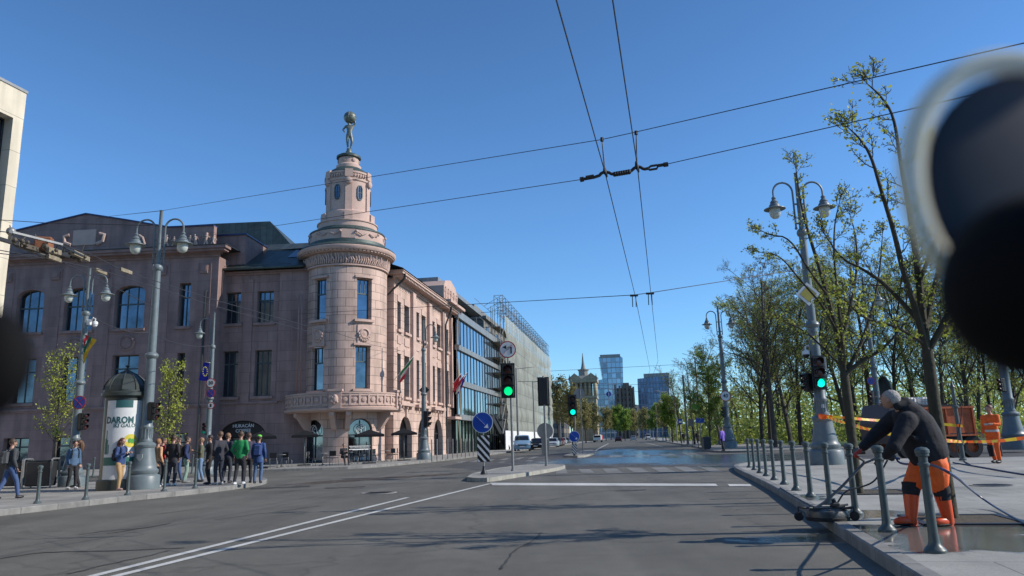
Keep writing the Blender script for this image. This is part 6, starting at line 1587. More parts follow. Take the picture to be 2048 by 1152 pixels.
person(687, 930.5, 1.72, 'dark clothed person sitting outside the tower arch', K_, K_, (.1, .1, .1), (.1, .1, .1), face=R(35), pose='sit', arms='phone', group=None)
person(1447, 903, 1.74, 'person in a purple jacket carrying a bag by the middle right lamp post', (.20, .12, .52), K_, K_, (.12, .1, .1), face=R(-140), pose='walk', ph=.06, bag='hand', bagc=(.12, .12, .13), group=None, coat=True)
person(1633, 893, 1.7, 'pale haired person in dark clothes left of the right hand lamp base', (.03, .035, .06), (.05, .05, .07), (.4, .1, .05), (.55, .5, .42), face=R(160), pose='walk', ph=.1, bag='hand', bagc=(.4, .4, .45), group=None)
person(1368, 885.5, 1.7, 'small distant walker in black left of the litter bin', K_, K_, K_, (.1, .06, .04), face=R(180), pose='walk', ph=.08, group='distant walkers')
person(1395, 886, 1.7, 'small distant walker in black right of the thick wire pole', K_, (.04, .04, .06), K_, (.1, .06, .04), face=R(10), pose='walk', ph=.08, group='distant walkers')
# ---- workers
ORG = mat('hi_vis_orange', (.85, .13, .015), .7, var=.18, vs=6, obj=True, bump=1.0, bs=8); BOOT = mat('orange_rubber', (.72, .085, .018), .35, var=.08, vs=5, obj=True)
BLK = mat('black_fleece', (.016, .017, .022), .9, var=.35, vs=8, obj=True, bump=1.0, bs=7); GREY = mat('reflective_tape', (.45, .45, .43), .35)
YW = G(1817, 1052, TOP).y
O = G(1850, 1052, TOP); WK = E('person', O, 0, 'worker in a black hoodie and orange trousers and boots bending over the cleaner', 'person')
def w_(px, py, dy=0): return P(px, py, YW+dy)-O
def vv(p, r_, r2=None): return (p.x, p.y, p.z, r_*1.05, (r2 or r_)*1.05)
pel = w_(1857, 905); che = w_(1822, 848, .0); nek = w_(1797, 815); hdc = w_(1779, 799, -.02)
shF, shN = w_(1790, 836, .2), w_(1815, 842, -.2)
elF, haF = w_(1752, 868, .28), w_(1722, 899, .22); elN, haN = w_(1788, 893, -.3), w_(1768, 916, -.12)
hpF, hpN = w_(1848, 915, .11), w_(1868, 915, -.11)
knN, anN = w_(1878, 966, -.1), w_(1895, 1040, -.08); knF, anF = w_(1821, 966, .1), w_(1823, 1040, .06)
bd = [vv(pel, .13), vv(che, .15), vv(nek, .06), vv(w_(1788, 806), .055), vv(shF, .065), vv(elF, .045), vv(haF, .03), vv(shN, .065), vv(elN, .045), vv(haN, .03), vv(hpF, .1), vv(knF, .065), vv(anF, .045), vv(hpN, .1), vv(knN, .065), vv(anN, .045)]
bo = skin_mesh(bd, [(0, 1), (1, 2), (2, 3), (1, 4), (4, 5), (5, 6), (1, 7), (7, 8), (8, 9), (0, 10), (10, 11), (11, 12), (0, 13), (13, 14), (14, 15)], 'body', SKIN, WK, 1)
k = MB(); eyes, L, M_ = head(k, hdc, .25, look=(-.8, .62, -.4)); tmp = k.build('t', SKIN); bm = bmesh.new(); bm.from_mesh(bo.data); bm.from_mesh(tmp.data); bm.to_mesh(bo.data); bm.free(); bpy.data.objects.remove(tmp)
eyes.build('eyes', EYEM, WK)
k = MB(); k.sph(L(0, .07, .10), (.40*.245, .45*.245, .45*.245), 18, 12, M_, lambda p: Vector((p.x+.004*math.sin(p.y*300), p.y if p.z > -.0 else max(p.y, .02), max(p.z, -.055)))); k.build('hair', mat('grey_hair', (.34, .33, .31), .7, var=.3, vs=30, obj=True, bump=.8, bs=60), WK)
k = MB()
loft(k, [(w_(1862, 918), .24, .235), (w_(1852, 899), .25, .25), (w_(1840, 872), .26, .26), (w_(1829, 848), .265, .235), (w_(1815, 828), .24, .19), (w_(1800, 815), .14, .135)], side=(0, 1, 0))
for (x_, y_, dy_) in ((1838, 862, -.19), (1850, 884, -.2), (1826, 874, -.2), (1862, 900, -.19)): k.tube([w_(x_-16, y_-6, dy_), w_(x_, y_, dy_-.035), w_(x_+14, y_+9, dy_)], [.01, .03, .01], 8)
cap(k, [shF, elF, w_(1727, 893, .23)], [.12, .092, .064]); cap(k, [shN, w_(1801, 866, -.25), elN, w_(1772, 911, -.15)], [.125, .10, .085, .06])
cap(k, [w_(1806, 812, -.05), w_(1820, 818, 0), w_(1806, 813, .07)], [.075, .085, .075])
fuse(k, 'hoodie', BLK, WK, .014, 5)
k = MB(); cap(k, [w_(1795, 812, -.10), w_(1812, 808, -.05), w_(1826, 817, .02), w_(1808, 806, .06), w_(1794, 812, .11)], [.055, .09, .08, .085, .055]); fuse(k, 'hood', BLK, WK, .014, 4)
k = MB(); loft(k, [(w_(1866, 919), .222, .20), (w_(1862, 912), .23, .208), (w_(1858, 906), .226, .205)], side=(0, 1, 0)); k.build('hem_band', BLK, WK)
k = MB()
loft(k, [(w_(1856, 898), .17, .17), (w_(1860, 918), .215, .195), (w_(1858, 932), .21, .19), (w_(1854, 944), .17, .16)], side=(0, 1, 0))
cap(k, [w_(1846, 930, .09), w_(1836, 950, .11), w_(1823, 972, .1)], [.165, .145, .115]); cap(k, [w_(1869, 930, -.09), w_(1874, 950, -.1), w_(1877, 972, -.1)], [.165, .145, .118])
fuse(k, 'trousers', ORG, WK, .014, 4)
for (a, b_, c_, tw) in ((w_(1822, 966, .1), w_(1822, 980, .09), w_(1822, 1000, .08), 1), (w_(1877, 966, -.1), w_(1882, 980, -.1), w_(1887, 1000, -.1), 2)):
    k = MB(); k.tube([a, a.lerp(b_, .5), b_, b_.lerp(c_, .4), c_], [.118, .108, .112, .1, .088], 14); k.build('knee_pad', BLK, WK)
for (t, a, tw, hd_) in ((w_(1822, 990, .08), w_(1823, 1036, .06), w_(1795, 1049, .06), 0), (w_(1884, 990, -.1), w_(1896, 1036, -.08), w_(1870, 1049, -.16), 0)):
    k = MB(); f_ = (tw-a); f_.z = 0; f_.normalize()
    k.tube([t, t.lerp(a, .5), a, a-Vector((0, 0, .06))], [.095, .082, .068, .064], 16); q = Vector((a.x, a.y, .055))
    Mf = Matrix((f_.cross(Vector((0, 0, 1))), -f_, Vector((0, 0, 1)))).transposed()
    k.sph(q+f_*.08, (.055, .16, .06), 16, 10, Mf, lambda p: Vector((p.x, p.y, max(p.z, -.045)))); k.sph(q, (.058, .075, .09), 14, 8, Mf)
    bt = k.build('boot', BOOT, WK); k = MB(); k.sph(q+f_*.078+Vector((0, 0, -.035)), (.06, .165, .02), 16, 6, Mf); k.build('sole', RUBBER, bt)
k = MB(); hand(k, haF, (w_(1712, 906, .2)-haF), (0, .2, 1), 1.15, 1.0, 1); k.build('glove', mat('red_glove', (.45, .05, .03), .6), WK)
k = MB(); hand(k, haN, (w_(1752, 922, -.1)-haN), (0, .2, 1), 1.15, 1.0, -1); k.build('glove', BLK, WK)
# second worker, facing left, by the truck
W2 = person(1990, 915, 1.94, 'worker in an orange and black high visibility suit beside the truck', (.80, .13, .02), (.75, .12, .02), K_, (.15, .06, .03), face=R(-60), group=None, arms='one', g=Vector((P(1990, 900, 25.5).x, 25.5, TOP)))
W2.scale = (1.18, 1.12, 1.02); s = 1.80/1.75
k = MB(); k.lathe([(.175, 1.0), (.18, 1.05), (.175, 1.07)], n=18, smooth=True); k.lathe([(.183, 1.22), (.186, 1.25), (.18, 1.28)], n=18); k.build('reflective_band', GREY, W2)
for sx in (-.1, .11):
    k = MB(); k.tube([(sx*s, -.02, .58), (sx*s, -.03, .48), (sx*s, 0, .22)], [.08, .085, .07], 10); k.build('dark_leg_panel', BLK, W2)
k = MB()
for sx in (-1, 1): k.tube([(sx*.02, .03, 1.52), (sx*.12, .02, 1.47), (sx*.2, .01, 1.41)], [.06, .075, .06], 8)
k.build('dark_shoulders', BLK, W2)
# ================================================================ surface cleaner, hoses, tape
MC = E('surface_cleaner', G(1650, 1040, 0), 0, 'low wheeled pressure cleaner with a bent tube handle on the wet kerb', 'cleaning machine'); mo = MC.location
YM = G(1650, 1040, TOP).y
def mm(px, py, dy=0): return P(px, py, YM+dy)-mo
c_ = mm(1655, 1031); c_.z = TOP+.1
k = MB(); k.lathe([(.27, -.08), (.28, -.02), (.26, .03), (.17, .06), (0, .07)], c_, 32); k.build('hood', mat('worn_steel', (.10, .10, .095), .45, metal=.5, var=.4, vs=8, obj=True, bump=.4, bs=12), MC)
k = MB(); k.lathe([(.285, -.10), (.29, -.06), (.27, -.05)], c_, 32); k.build('rubber_skirt', RUBBER, MC)
for dx, dy in ((-.40, 0), (.31, .15), (.31, -.16)):
    k = MB(); q = c_+Vector((dx, dy, -.04)); k.lathe([(.0, -.022), (.055, -.022), (.063, -.012), (.063, .012), (.055, .022), (0, .022)], q, 16, Matrix.Rotation(PI/2, 3, 'X')); wh = k.build('wheel', RUBBER, MC)
    k = MB(); k.tube([q, q+Vector((0, 0, .12)), c_+Vector((dx*.5, dy, .06))], .018, 6); k.build('wheel_fork', DARKM, wh)
k = MB(); a0_ = c_+Vector((-.3, 0, .1))
pth = [mm(1632, 1016, .0), mm(1650, 1004), mm(1685, 972), mm(1727, 927), mm(1728, 922), mm(1708, 909), mm(1709, 902), mm(1716, 897)]
k.tube([c_+Vector((.15, 0, .05)), mm(1640, 1019)]+pth[:3]+[p+Vector((0, .0, 0)) for p in pth[3:]], .02, 8)
k.tube([mm(1727, 927), mm(1752, 917, -.1), mm(1775, 912, -.15), mm(1800, 918, -.2)], .016, 8); k.tube([mm(1640, 1019), mm(1672, 1014), c_+Vector((.3, 0, .1))], .016, 6)
k.build('handle', mat('worn_tube', (.16, .165, .16), .4, metal=.6, obj=True), MC)
k = MB(); k.box(mm(1722, 905, .0), (.13, .04, .05), bev=.012); k.box(mm(1775, 912, -.15), (.2, .08, .09), bev=.02, M=Matrix.Rotation(R(25), 4, 'Y')); k.bar(mm(1768, 914, -.15), mm(1763, 925, -.15), .03); k.build('grip', BLACK, MC)
k = MB(); k.box(c_+Vector((.12, 0, .1)), (.12, .1, .07), bev=.02); k.tube([c_+Vector((.12, 0, .12)), c_+Vector((.1, 0, .18))], .03, 8)
for i in range(6): a = PI*i/3+.3; k.sph(c_+Vector((.22*math.cos(a), .22*math.sin(a), .05)), .018, 6, 4)
k.bar(c_+Vector((-.28, -.11, .06)), c_+Vector((.3, -.11, .06)), .03); k.bar(c_+Vector((-.28, .11, .06)), c_+Vector((.3, .11, .06)), .03); k.build('fittings', DARKM, MC)
def hose(name, pts, r_, m, label, cat='hose', n=6):
    pts = smooth_path([Vector(p) for p in pts], 3); o = pts[0].copy(); e = E(name, o, 0, label, cat); MB().tube([p-o for p in pts], r_, n).build('tube', m, e); return e
HOSE = mat('dark_blue_hose', (.015, .03, .10), .4); HB = mat('black_hose', (.03, .032, .036), .45)
hp = [P(1775, 912, YM-.15)+Vector((.1, 0, 0)), P(1800, 930, YM-.3), P(1850, 925, YW+.35), G(1905, 945, 1.0), G(1935, 975, .45), G(1985, 1012, TOP+.03), G(2048, 1047, TOP+.02), G(2200, 1120, TOP+.02)]
hose('pressure_hose', hp, .014, HOSE, 'blue hose running from the bending worker to the lower right edge')
hose('water_hose', [G(1906, 925, TOP+.02), G(1918, 927, TOP+.02), G(1950, 932, TOP+.02), G(2000, 941, TOP+.02), G(2060, 951, TOP+.02), G(2200, 965, TOP+.02)], .02, HOSE, 'dark hose lying across the pavement from the slim post to the right edge')
yp = G(1926, 921, TOP).y
hose('hanging_hose', [P(1914, 800, yp-.12), P(1922, 806, yp-.2), P(1924, 830, yp-.15), P(1914, 875, yp-.2), P(1912, 905, yp-.2), P(1925, 921, yp-.15), G(1940, 929, TOP+.02)], .02, HB, 'black hose looped over the slim spiked post')
hose('machine_hose', [mm(1650, 1024)+mo, mm(1672, 1012)+mo, mm(1690, 980)+mo, mm(1725, 974)+mo, mm(1752, 962)+mo, mm(1775, 920, -.1)+mo], .012, HB, 'thin black hose curving from the cleaner disc up to its handle')
hose('mud_cable', [G(1560, 975, TOP+.02), G(1600, 1000, TOP+.02), G(1633, 1016, TOP+.02)], .012, HB, 'thin cable along the right kerb behind the cleaner', 'cable')
TO = mat('tape_orange', (.80, .14, .02), .5, transl=.2); TY = mat('tape_yellow', (.72, .52, .03), .5, transl=.2)
def tape(pts, w_t, label, first=0, seg=.35):
    pts = smooth_path([Vector(p) for p in pts], 2); o = pts[0].copy(); e = E('barrier_tape', o, 0, label, 'barrier tape'); ks = [MB(), MB()]; L_ = 0; tot = 0
    for a, b_ in zip(pts, pts[1:]):
        n = max(1, int((b_-a).length/.12))
        for i in range(n):
            p, q = a.lerp(b_, i/n), a.lerp(b_, (i+1)/n); t0_, t1_ = L_*2.2, (L_+(q-p).length)*2.2
            d = (q-p).normalized(); up = Vector((0, 0, 1)); sd_ = d.cross(up).normalized()
            w0 = (up*math.cos(.5*math.sin(t0_))+sd_*math.sin(.5*math.sin(t0_)))*w_t/2; w1 = (up*math.cos(.5*math.sin(t1_))+sd_*math.sin(.5*math.sin(t1_)))*w_t/2
            ks[(int(L_/seg)+first) % 2].add([p-w0-o, q-w1-o, q+w1-o, p+w0-o], [(0, 1, 2, 3)]); L_ += (q-p).length
    ks[0].build('orange_bands', TO, e); ks[1].build('yellow_bands', TY, e)
y1, y3 = gR1.y-.3, gR3.y
tape([P(1637, 830, y1), P(1658, 833, y1-.1), P(1700, 836, 27.5), P(1752, 841, 28.5), P(1860, 846, 29), P(1925, 852, 28)], .10, 'upper orange and yellow barrier tape tied to the right hand lamp post')
tape([P(1652, 834, y1-.2), P(1690, 846, 24), P(1740, 860, 21), P(1800, 872, 18), P(1850, 875, 16)], .10, 'lower orange and yellow barrier tape sagging towards the bending worker')
k_ = [P(1637, 833, y1-.1), P(1645, 836, y1-.35), P(1658, 834, y1-.2)]; tape(k_, .12, 'knot of barrier tape wrapped round the right hand lamp post neck')
tape([P(1880, 880, 16), P(1926, 884, yp), P(1990, 883, 22), P(2048, 876, 20), P(2150, 866, 18)], .09, 'yellow barrier tape crossing in front of the second worker', 1, .8)
# mist of spray at the cleaner is left to the wet ground
# ================================================================ vehicles
def car(label, loc, rz, col, kind='hatch', L_=4.2, W_=1.75, Hh=1.48, name='parked_car', group=None, lights=True, cat='car'):
    e = E(name, loc, rz, label, cat, group); CP = mat('car_paint', col, .28, metal=.35, var=.04, spec=.6)
    if kind == 'van': prof = [(-L_/2, .35), (-L_/2, .75), (-L_/2+.25, .95), (-L_/2+.8, 1.08), (-L_/2+1.55, Hh-.08), (-L_/2+2.1, Hh), (L_/2-.3, Hh-.06), (L_/2-.05, 1.0), (L_/2, .35)]
    else: prof = [(-L_/2, .35), (-L_/2, .62), (-L_/2+.15, .74), (-L_/2+1.05, .88), (-L_/2+1.75, Hh-.05), (-L_/2+2.3, Hh), (L_/2-.95, Hh-.07), (L_/2-.25, .95), (L_/2-.02, .9), (L_/2, .35)]
    k = MB(); N_ = 8; vs = []; fs_ = []; n = len(prof)
    for i in range(N_+1):           # across the width, inset at the sides and above the waist
        t = -1+2*i/N_; a = abs(t)
        for (y, z) in prof:
            up = max(0, (z-.9)/(Hh-.9)); x = t*(W_/2)*(1-.16*up); sh_ = .07*a**4
            vs.append((x, y*(1-.03*a**3), z-sh_*(1 if z > .5 else 0)))
    for i in range(N_):
        for q in range(n-1): fs_.append((i*n+q, i*n+q+1, (i+1)*n+q+1, (i+1)*n+q))
    fs_.append(tuple(range(n-1, -1, -1))); fs_.append(tuple(N_*n+q for q in range(n)))
    k.add(vs, fs_, True); k.bx(-W_/2+.05, W_/2-.05, -L_/2+.05, L_/2-.05, .2, .36); k.build('body', CP, e)
    fy = [p for p in prof]
    def glass_quad(p0, p1, inset=.12, nm='windscreen', off=.012):
        (y0, z0), (y1, z1) = p0, p1; k = MB(); d = Vector((0, y1-y0, z1-z0)); nn = Vector((0, -d.z, d.y)).normalized(); nn = nn if nn.z > 0 else -nn
        w0 = W_/2*(1-.16*max(0, (z0-.9)/(Hh-.9)))-inset; w1 = W_/2*(1-.16*max(0, (z1-.9)/(Hh-.9)))-inset; a = Vector((0, y0, z0))+d*.1+nn*off; b_ = Vector((0, y1, z1))-d*.08+nn*off
        k.quad(a+Vector((-w0, 0, 0)), a+Vector((w0, 0, 0)), b_+Vector((w1, 0, 0)), b_+Vector((-w1, 0, 0))); k.build(nm, WIND, e)
    glass_quad(prof[3], prof[4] if kind == 'van' else prof[4]); glass_quad(prof[6], prof[7], nm='rear_window', off=.03)
    for sx in (-1, 1):
        for (ya, yb, nm) in ((prof[4][0]+.1, -.05+.3, 'side_window'), (.33, L_/2-1.05, 'side_window')):
            k = MB(); xa, xb = W_/2*.985, W_/2*.875
            ya2 = ya+(.0 if nm and ya > 0 else -.45); k.quad((sx*(xa+.012), ya2, .94), (sx*(xa+.012), yb, .94), (sx*(xb+.012), yb, Hh-.14), (sx*(xb+.012), ya, Hh-.14)); k.build(nm, WIND, e)
        for y in (-L_/2+.8, L_/2-.8):
            k = MB(); k.lathe([(.2, -.1), (.31, -.1), (.33, -.07), (.33, .07), (.31, .1), (.2, .1)], (sx*(W_/2-.1), y, .33), 20, Matrix.Rotation(PI/2, 3, 'Y')); wo = k.build('wheel', RUBBER, e)
            k = MB(); k.lathe([(0, -.1*sx), (.2, -.09*sx)] if sx > 0 else [(0, .1), (.2, .09)], (sx*(W_/2-.1), y, .33), 14, Matrix.Rotation(PI/2, 3, 'Y')); k.lathe([(0, .105), (.19, .1)], (sx*(W_/2-.1), y, .33), 14, Matrix.Rotation(PI/2*sx, 3, 'Y')); k.build('rim', GALV, wo)
        MB().sph((sx*(W_/2-.28), -L_/2+.06, .68), (.2, .07, .09), 10, 6).build('headlight', mat('headlight_glass', (.5, .5, .5), .1), e)
        MB().sph((sx*(W_/2-.18), L_/2-.04, .82), (.12, .05, .12), 10, 6).build('tail_light', RED, e)
        MB().sph((sx*(W_/2+.08), -L_/2+1.5, 1.0), (.1, .07, .08), 8, 6).build('mirror', CP, e)
    MB().bx(-.26, .26, -L_/2-.012, -L_/2+.01, .42, .53).build('number_plate', OPAL, e)
    MB().bx(-.45, .45, -L_/2-.008, -L_/2+.01, .56, .66).build('grille', BLACK, e)
    return e
RS = -SA
def carpos(px, py): return G(px, py, 0)
g = carpos(1045, 904.5)
van = car('light blue van parked facing the camera by the white hoarding', g+Vector((0, 0, .14)), RS+R(8), (.24, .38, .50), 'van', 4.3, 1.75, 1.68, name='parked_van', cat='van')
c1 = None
row = [(1106, 894.5, (.40, .45, .50), 'pale silver'), (1113, 892.5, (.03, .04, .07), 'dark blue'), (1119, 891, (.20, .03, .04), 'dark red'), (1125, 889.5, (.35, .37, .4), 'silver'), (1131, 888, (.04, .05, .08), 'navy'), (1136, 887, (.3, .32, .35), 'grey')]
for i, (px, py, col, cn_) in enumerate(row):
    car(['pale silver car first in the line of parked cars left of the far signal', 'dark blue car second in the line of parked cars', 'dark red car third in the line of parked cars', 'silver car fourth in the line of parked cars', 'navy car fifth in the line of parked cars', 'grey car last in the line of parked cars'][i], carpos(px, py), RS, col, group='cars parked along the far kerb')
car('black car parked behind the round sign back', carpos(1080, 899)+Vector((-.3, 0, 0)), RS, (.01, .01, .012), group='cars parked along the far kerb')
car('dark car driving away in the middle of the far road', carpos(1237, 883.5), RS+PI, (.05, .015, .02), name='driving_car')
car('silver car driving away right of the dark one', carpos(1267, 881.5), RS+PI, (.4, .42, .42), name='driving_car')
car('small white van far up the right side of the road', carpos(1296, 879.5), RS, (.6, .6, .6), 'van', 4.6, 1.8, 2.0, name='distant_van', cat='van')
# distant lorry with red load and poles
g = carpos(1196, 884.5); e = E('road_works_truck', g, RS, 'red and white truck with upright posts far down the left lane', 'truck')
MB().bx(-1.2, 1.2, -1, 4, .7, 1.9).build('load_bed', RED, e); MB().box((0, -2, 1.2), (2.2, 1.8, 1.6), bev=.2).build('cab', WHITE, e); k = MB(); 
for sx in (-1, 1):
    for y in (-2, 2.6): MB().lathe([(0, -.14), (.42, -.14), (.45, 0), (.42, .14), (0, .14)], (sx*1.0, y, .45), 16, Matrix.Rotation(PI/2, 3, 'Y')).build('wheel', RUBBER, e)
for i in range(4): MB().tube([(-.9+i*.6, 3, 1.9), (-.7+i*.6, 3.1, 4.2)], .06, 5).build('post', mat('wooden_post', (.4, .28, .1), .8), e)
k = MB(); k.bx(-.9, .9, -2.93, -2.9, 1.3, 1.85); k.build('windscreen', WIND, e)
# orange tipper truck
YTk = G(1930, 917, 0).y
def tk(px, py, dy=0): return P(px, py, YTk+dy)
g = Vector((tk(1880, 880).x, YTk, 0)); TRK = E('tipper_truck', g, R(4), 'orange rusty tipper truck standing in the side street behind the bending worker', 'truck')
lx = lambda px: tk(px, 870).x-g.x; lz = lambda py: tk(1900, py).z
TOx = mat('rusty_orange', (.42, .09, .025), .7, var=.4, vs=2.5, obj=True, bump=.4, bs=10)
z0, z1 = lz(868), lz(818); xr, xl = lx(1957), lx(1836)
k = MB(); t = .07
k.bx(xl, xr, -.04, .04, z0, z1); k.bx(xl, xr, 2.3, 2.38, z0, z1); k.bx(xl, xr, .04, 2.3, z0, z0+.1); k.bx(xr-.06, xr+.02, .041, 2.299, z0+.1, z1+.05); k.bx(xl, xl+.06, .041, 2.299, z0+.1, z1+.2)
k.build('tipper_bed', TOx, TRK)
k = MB()
for i in range(3): x = xl+.1+(xr-xl-.2)*i/2; k.bx(x-.03, x+.03, -.1, -.041, z0-.02, z1+.02)
k.bx(xl, xr, -.11, .0, z1+.021, z1+.11); k.bx(xl, xr, -.11, .0, z0-.1, z0-.021); k.build('side_ribs', TOx, TRK)
MB().bx(xl-.3, xr-.15, .6, 1.7, .75, z0-.1).build('chassis', DARKM, TRK)
for x in (lx(1945), lx(1913)-.1, xl-.5):
    for y in (.12, 2.1):
        k = MB(); k.lathe([(.25, -.15), (.46, -.15), (.5, -.09), (.5, .09), (.46, .15), (.25, .15)], (x, y, .5), 24, Matrix.Rotation(PI/2, 3, 'X')); wo = k.build('wheel', RUBBER, TRK)
        k = MB(); k.lathe([(0, .05), (.24, .02), (.26, .1)], (x, y, .5), 16, Matrix.Rotation(PI/2, 3, 'X')); k.build('rim', TOx, wo)
    MB().bx(x-.62, x+.62, -.06, .45, 1.04, 1.09).build('mudguard', DARKM, TRK)
k = MB(); k.bx(xr-.1, xr+.05, .0, 2.3, .55, .75); k.build('rear_bumper', DARKM, TRK)
for y in (.1, 2.1): MB().bx(xr+.051, xr+.08, y, y+.25, .58, .72).build('tail_light', RED, TRK)
k = MB(); cx = xl-.68; k.prism([(cx-.65, .7), (cx+.65, .7), (cx+.65, 2.45), (cx-.4, 2.45), (cx-.65, 1.6)], 2.3, Matrix.Translation((0, .05, 0))); cb = k.build('cab', mat('dark_cab', (.03, .03, .035), .45, var=.15, obj=True), TRK)
k = MB(); k.prism([(cx-.5, 1.55), (cx+.5, 1.55), (cx+.5, 2.2), (cx-.3, 2.2)], .02, Matrix.Translation((0, .02, 0))); k.build('side_window', WIND, cb)
# loose gear and white tank containers on the bed
MB().bx(xl+.1, xr-.3, .3, 2.0, z1-.3, lz(808)).build('load', mat('dark_load', (.035, .03, .03), .8, var=.4, obj=True), TRK)
for i, (p0, p1, lb) in enumerate(((1870, 1908, 'white caged tank on the truck, right one'), (1829, 1861, 'white caged tank on the truck, left one'))):
    x0, x1_ = lx(p0)-.0, lx(p1); zb_, zt_ = lz(809 if i == 0 else 811), lz(791); e = E('tank_container', g+Vector(((x0+x1_)/2, 1.3, zb_)), R(4), lb, 'tank'); hw = (x1_-x0)/2; h_ = zt_-zb_
    MB().box((0, 0, h_/2), (2*hw, 1.0, h_), bev=.07).build('tank', WHITE, e); k = MB()
    for j in range(6): x = -hw+2*hw*j/5; k.bar((x, -.53, 0), (x, -.53, h_), .025)
    for zz_ in (.04, h_/2, h_): k.bar((-hw, -.535, zz_), (hw, -.535, zz_), .025)
    k.build('cage', GALV, e)
# ================================================================ trees
BARK = mat('bark', (.07, .06, .048), .9, var=.35, vs=7, obj=True, bump=.8, bs=14, stretch=(3, 3, .6))
BARKL = mat('mossy_bark', (.05, .045, .028), .9, var=.35, vs=5, obj=True, bump=.8, bs=12, stretch=(3, 3, .8))
BARKD = mat('dark_bark', (.045, .038, .03), .9, var=.3, vs=3, obj=True)
def leafm(n, c, t=.4): return mat(n, c, .6, var=.45, vs=1.1, obj=True, transl=t)
LF1 = leafm('spring_leaves', (.38, .42, .06)); LF2 = leafm('olive_leaves', (.33, .37, .08), .5); LF3 = leafm('fresh_green_leaves', (.20, .29, .045)); LF4 = leafm('bronze_leaves', (.26, .235, .085), .4)
def perp(d, a):
    r_ = Vector((0, 0, 1)) if abs(d.z) < .9 else Vector((1, 0, 0)); x = d.cross(r_).normalized(); y = x.cross(d); return x*math.cos(a)+y*math.sin(a)
def leaf(lb, p, s, rnd):
    n = Vector((rnd.gauss(0, 1), rnd.gauss(0, 1), rnd.gauss(0, 1))).normalized(); x = perp(n, rnd.random()*6.3); y = n.cross(x); s *= rnd.uniform(.6, 1.3)
    o = len(lb.v); lb.v += [p-x*s*.5, p+y*s*.38, p+x*s*.5, p-y*s*.38]; lb.f.append((o, o+1, o+2, o+3))
def grow(bb, lb, p, d, L_, r_, lev, rnd, cfg):
    nseg = cfg['seg'][lev]; pts = [p.copy()]; rs = [r_]; dd = d.copy(); wob = cfg['wob'][lev]
    for i in range(nseg):
        dd = (dd+Vector((rnd.gauss(0, wob), rnd.gauss(0, wob), rnd.gauss(0, wob*.7)+cfg['up'][lev]))).normalized()
        pts.append(pts[-1]+dd*L_/nseg); rs.append(max(cfg['rmin'], r_*(1-.72*(i+1)/nseg)))
    bb.tube(pts, rs, cfg['n'][lev], caps=False)
    last = lev >= cfg['levels']-1
    if lev >= cfg['leaf_from']:
        for i in range(cfg['leaves']):
            t = rnd.uniform(.25, 1)*nseg; q = pts[min(int(t), nseg-1)].lerp(pts[min(int(t)+1, nseg)], t-int(t))
            if rnd.random() < cfg.get('lp', 1): leaf(lb, q+Vector((rnd.gauss(0, 1), rnd.gauss(0, 1), rnd.gauss(0, 1)))*cfg['ls']*.8, cfg['ls'], rnd)
    if last: return
    nch = cfg['ch'][lev]
    for i in range(nch):
        t = (cfg['t0'][lev]+(1-cfg['t0'][lev])*(i+rnd.random()*.8)/nch)*nseg; k = min(int(t), nseg-1); q = pts[k].lerp(pts[k+1], t-k)
        dl = (pts[k+1]-pts[k]).normalized(); a = i*2.4+rnd.random()*1.2; sp = cfg['ang'][lev]*rnd.uniform(.7, 1.25)
        nd = (dl*math.cos(sp)+perp(dl, a)*math.sin(sp)).normalized()
        grow(bb, lb, q, nd, L_*cfg['lr'][lev]*rnd.uniform(.65, 1.15)*(1-.35*t/nseg), max(cfg['rmin'], r_*(1-.7*t/nseg)*cfg['rr'][lev]), lev+1, rnd, cfg)
def make_tree(name, seed, H, r_, cfg, bark, lm, label, group=None, cat='tree'):
    rnd = random.Random(seed); bb = MB(); lb = MB(); e = E(name, (0, 0, 0), 0, label, cat, group)
    grow(bb, lb, Vector((0, 0, -.05)), Vector((rnd.gauss(0, .02), rnd.gauss(0, .02), 1)), H, r_, 0, rnd, cfg)
    bb.build('trunk', bark, e); lb.build('crown', lm, e); return e
PK = dict(levels=5, seg=[9, 6, 4, 3, 2], wob=[.035, .11, .16, .2, .2], up=[.02, .06, .04, .02, .0], n=[9, 6, 4, 3, 3], ch=[15, 8, 6, 5], t0=[.28, .15, .15, .1], ang=[.75, .7, .65, .6], lr=[.42, .5, .5, .55], rr=[.5, .5, .5, .5], rmin=.009, leaf_from=3, leaves=1, ls=.12, lp=.9)
def cfg_(**k): q = dict(PK); q.update(k); return q
GT = 'bare and budding park trees on the right'
pk = [make_tree('park_tree', 1, 15, .24, cfg_(lp=.45), BARK, LF4, 'x', GT), make_tree('park_tree', 2, 14, .2, cfg_(leaves=2, lp=.8), BARKD, LF2, 'x', GT), make_tree('park_tree', 3, 13, .2, cfg_(leaves=2, ls=.13, ch=[17, 8, 6, 5], t0=[.16, .15, .15, .1]), BARK, LF2, 'x', GT),
      make_tree('park_tree', 4, 15, .22, cfg_(leaves=2, lp=.55, ang=[.55, .6, .6, .6]), BARKD, LF2, 'x', GT), make_tree('park_tree', 5, 9, .12, cfg_(leaves=3, ls=.15, t0=[.12, .1, .1, .1], ch=[16, 7, 6, 4], n=[6, 5, 3, 3, 3]), BARK, LF3, 'x', GT)]
used = [False]*5; rnd = random.Random(77)
place = []
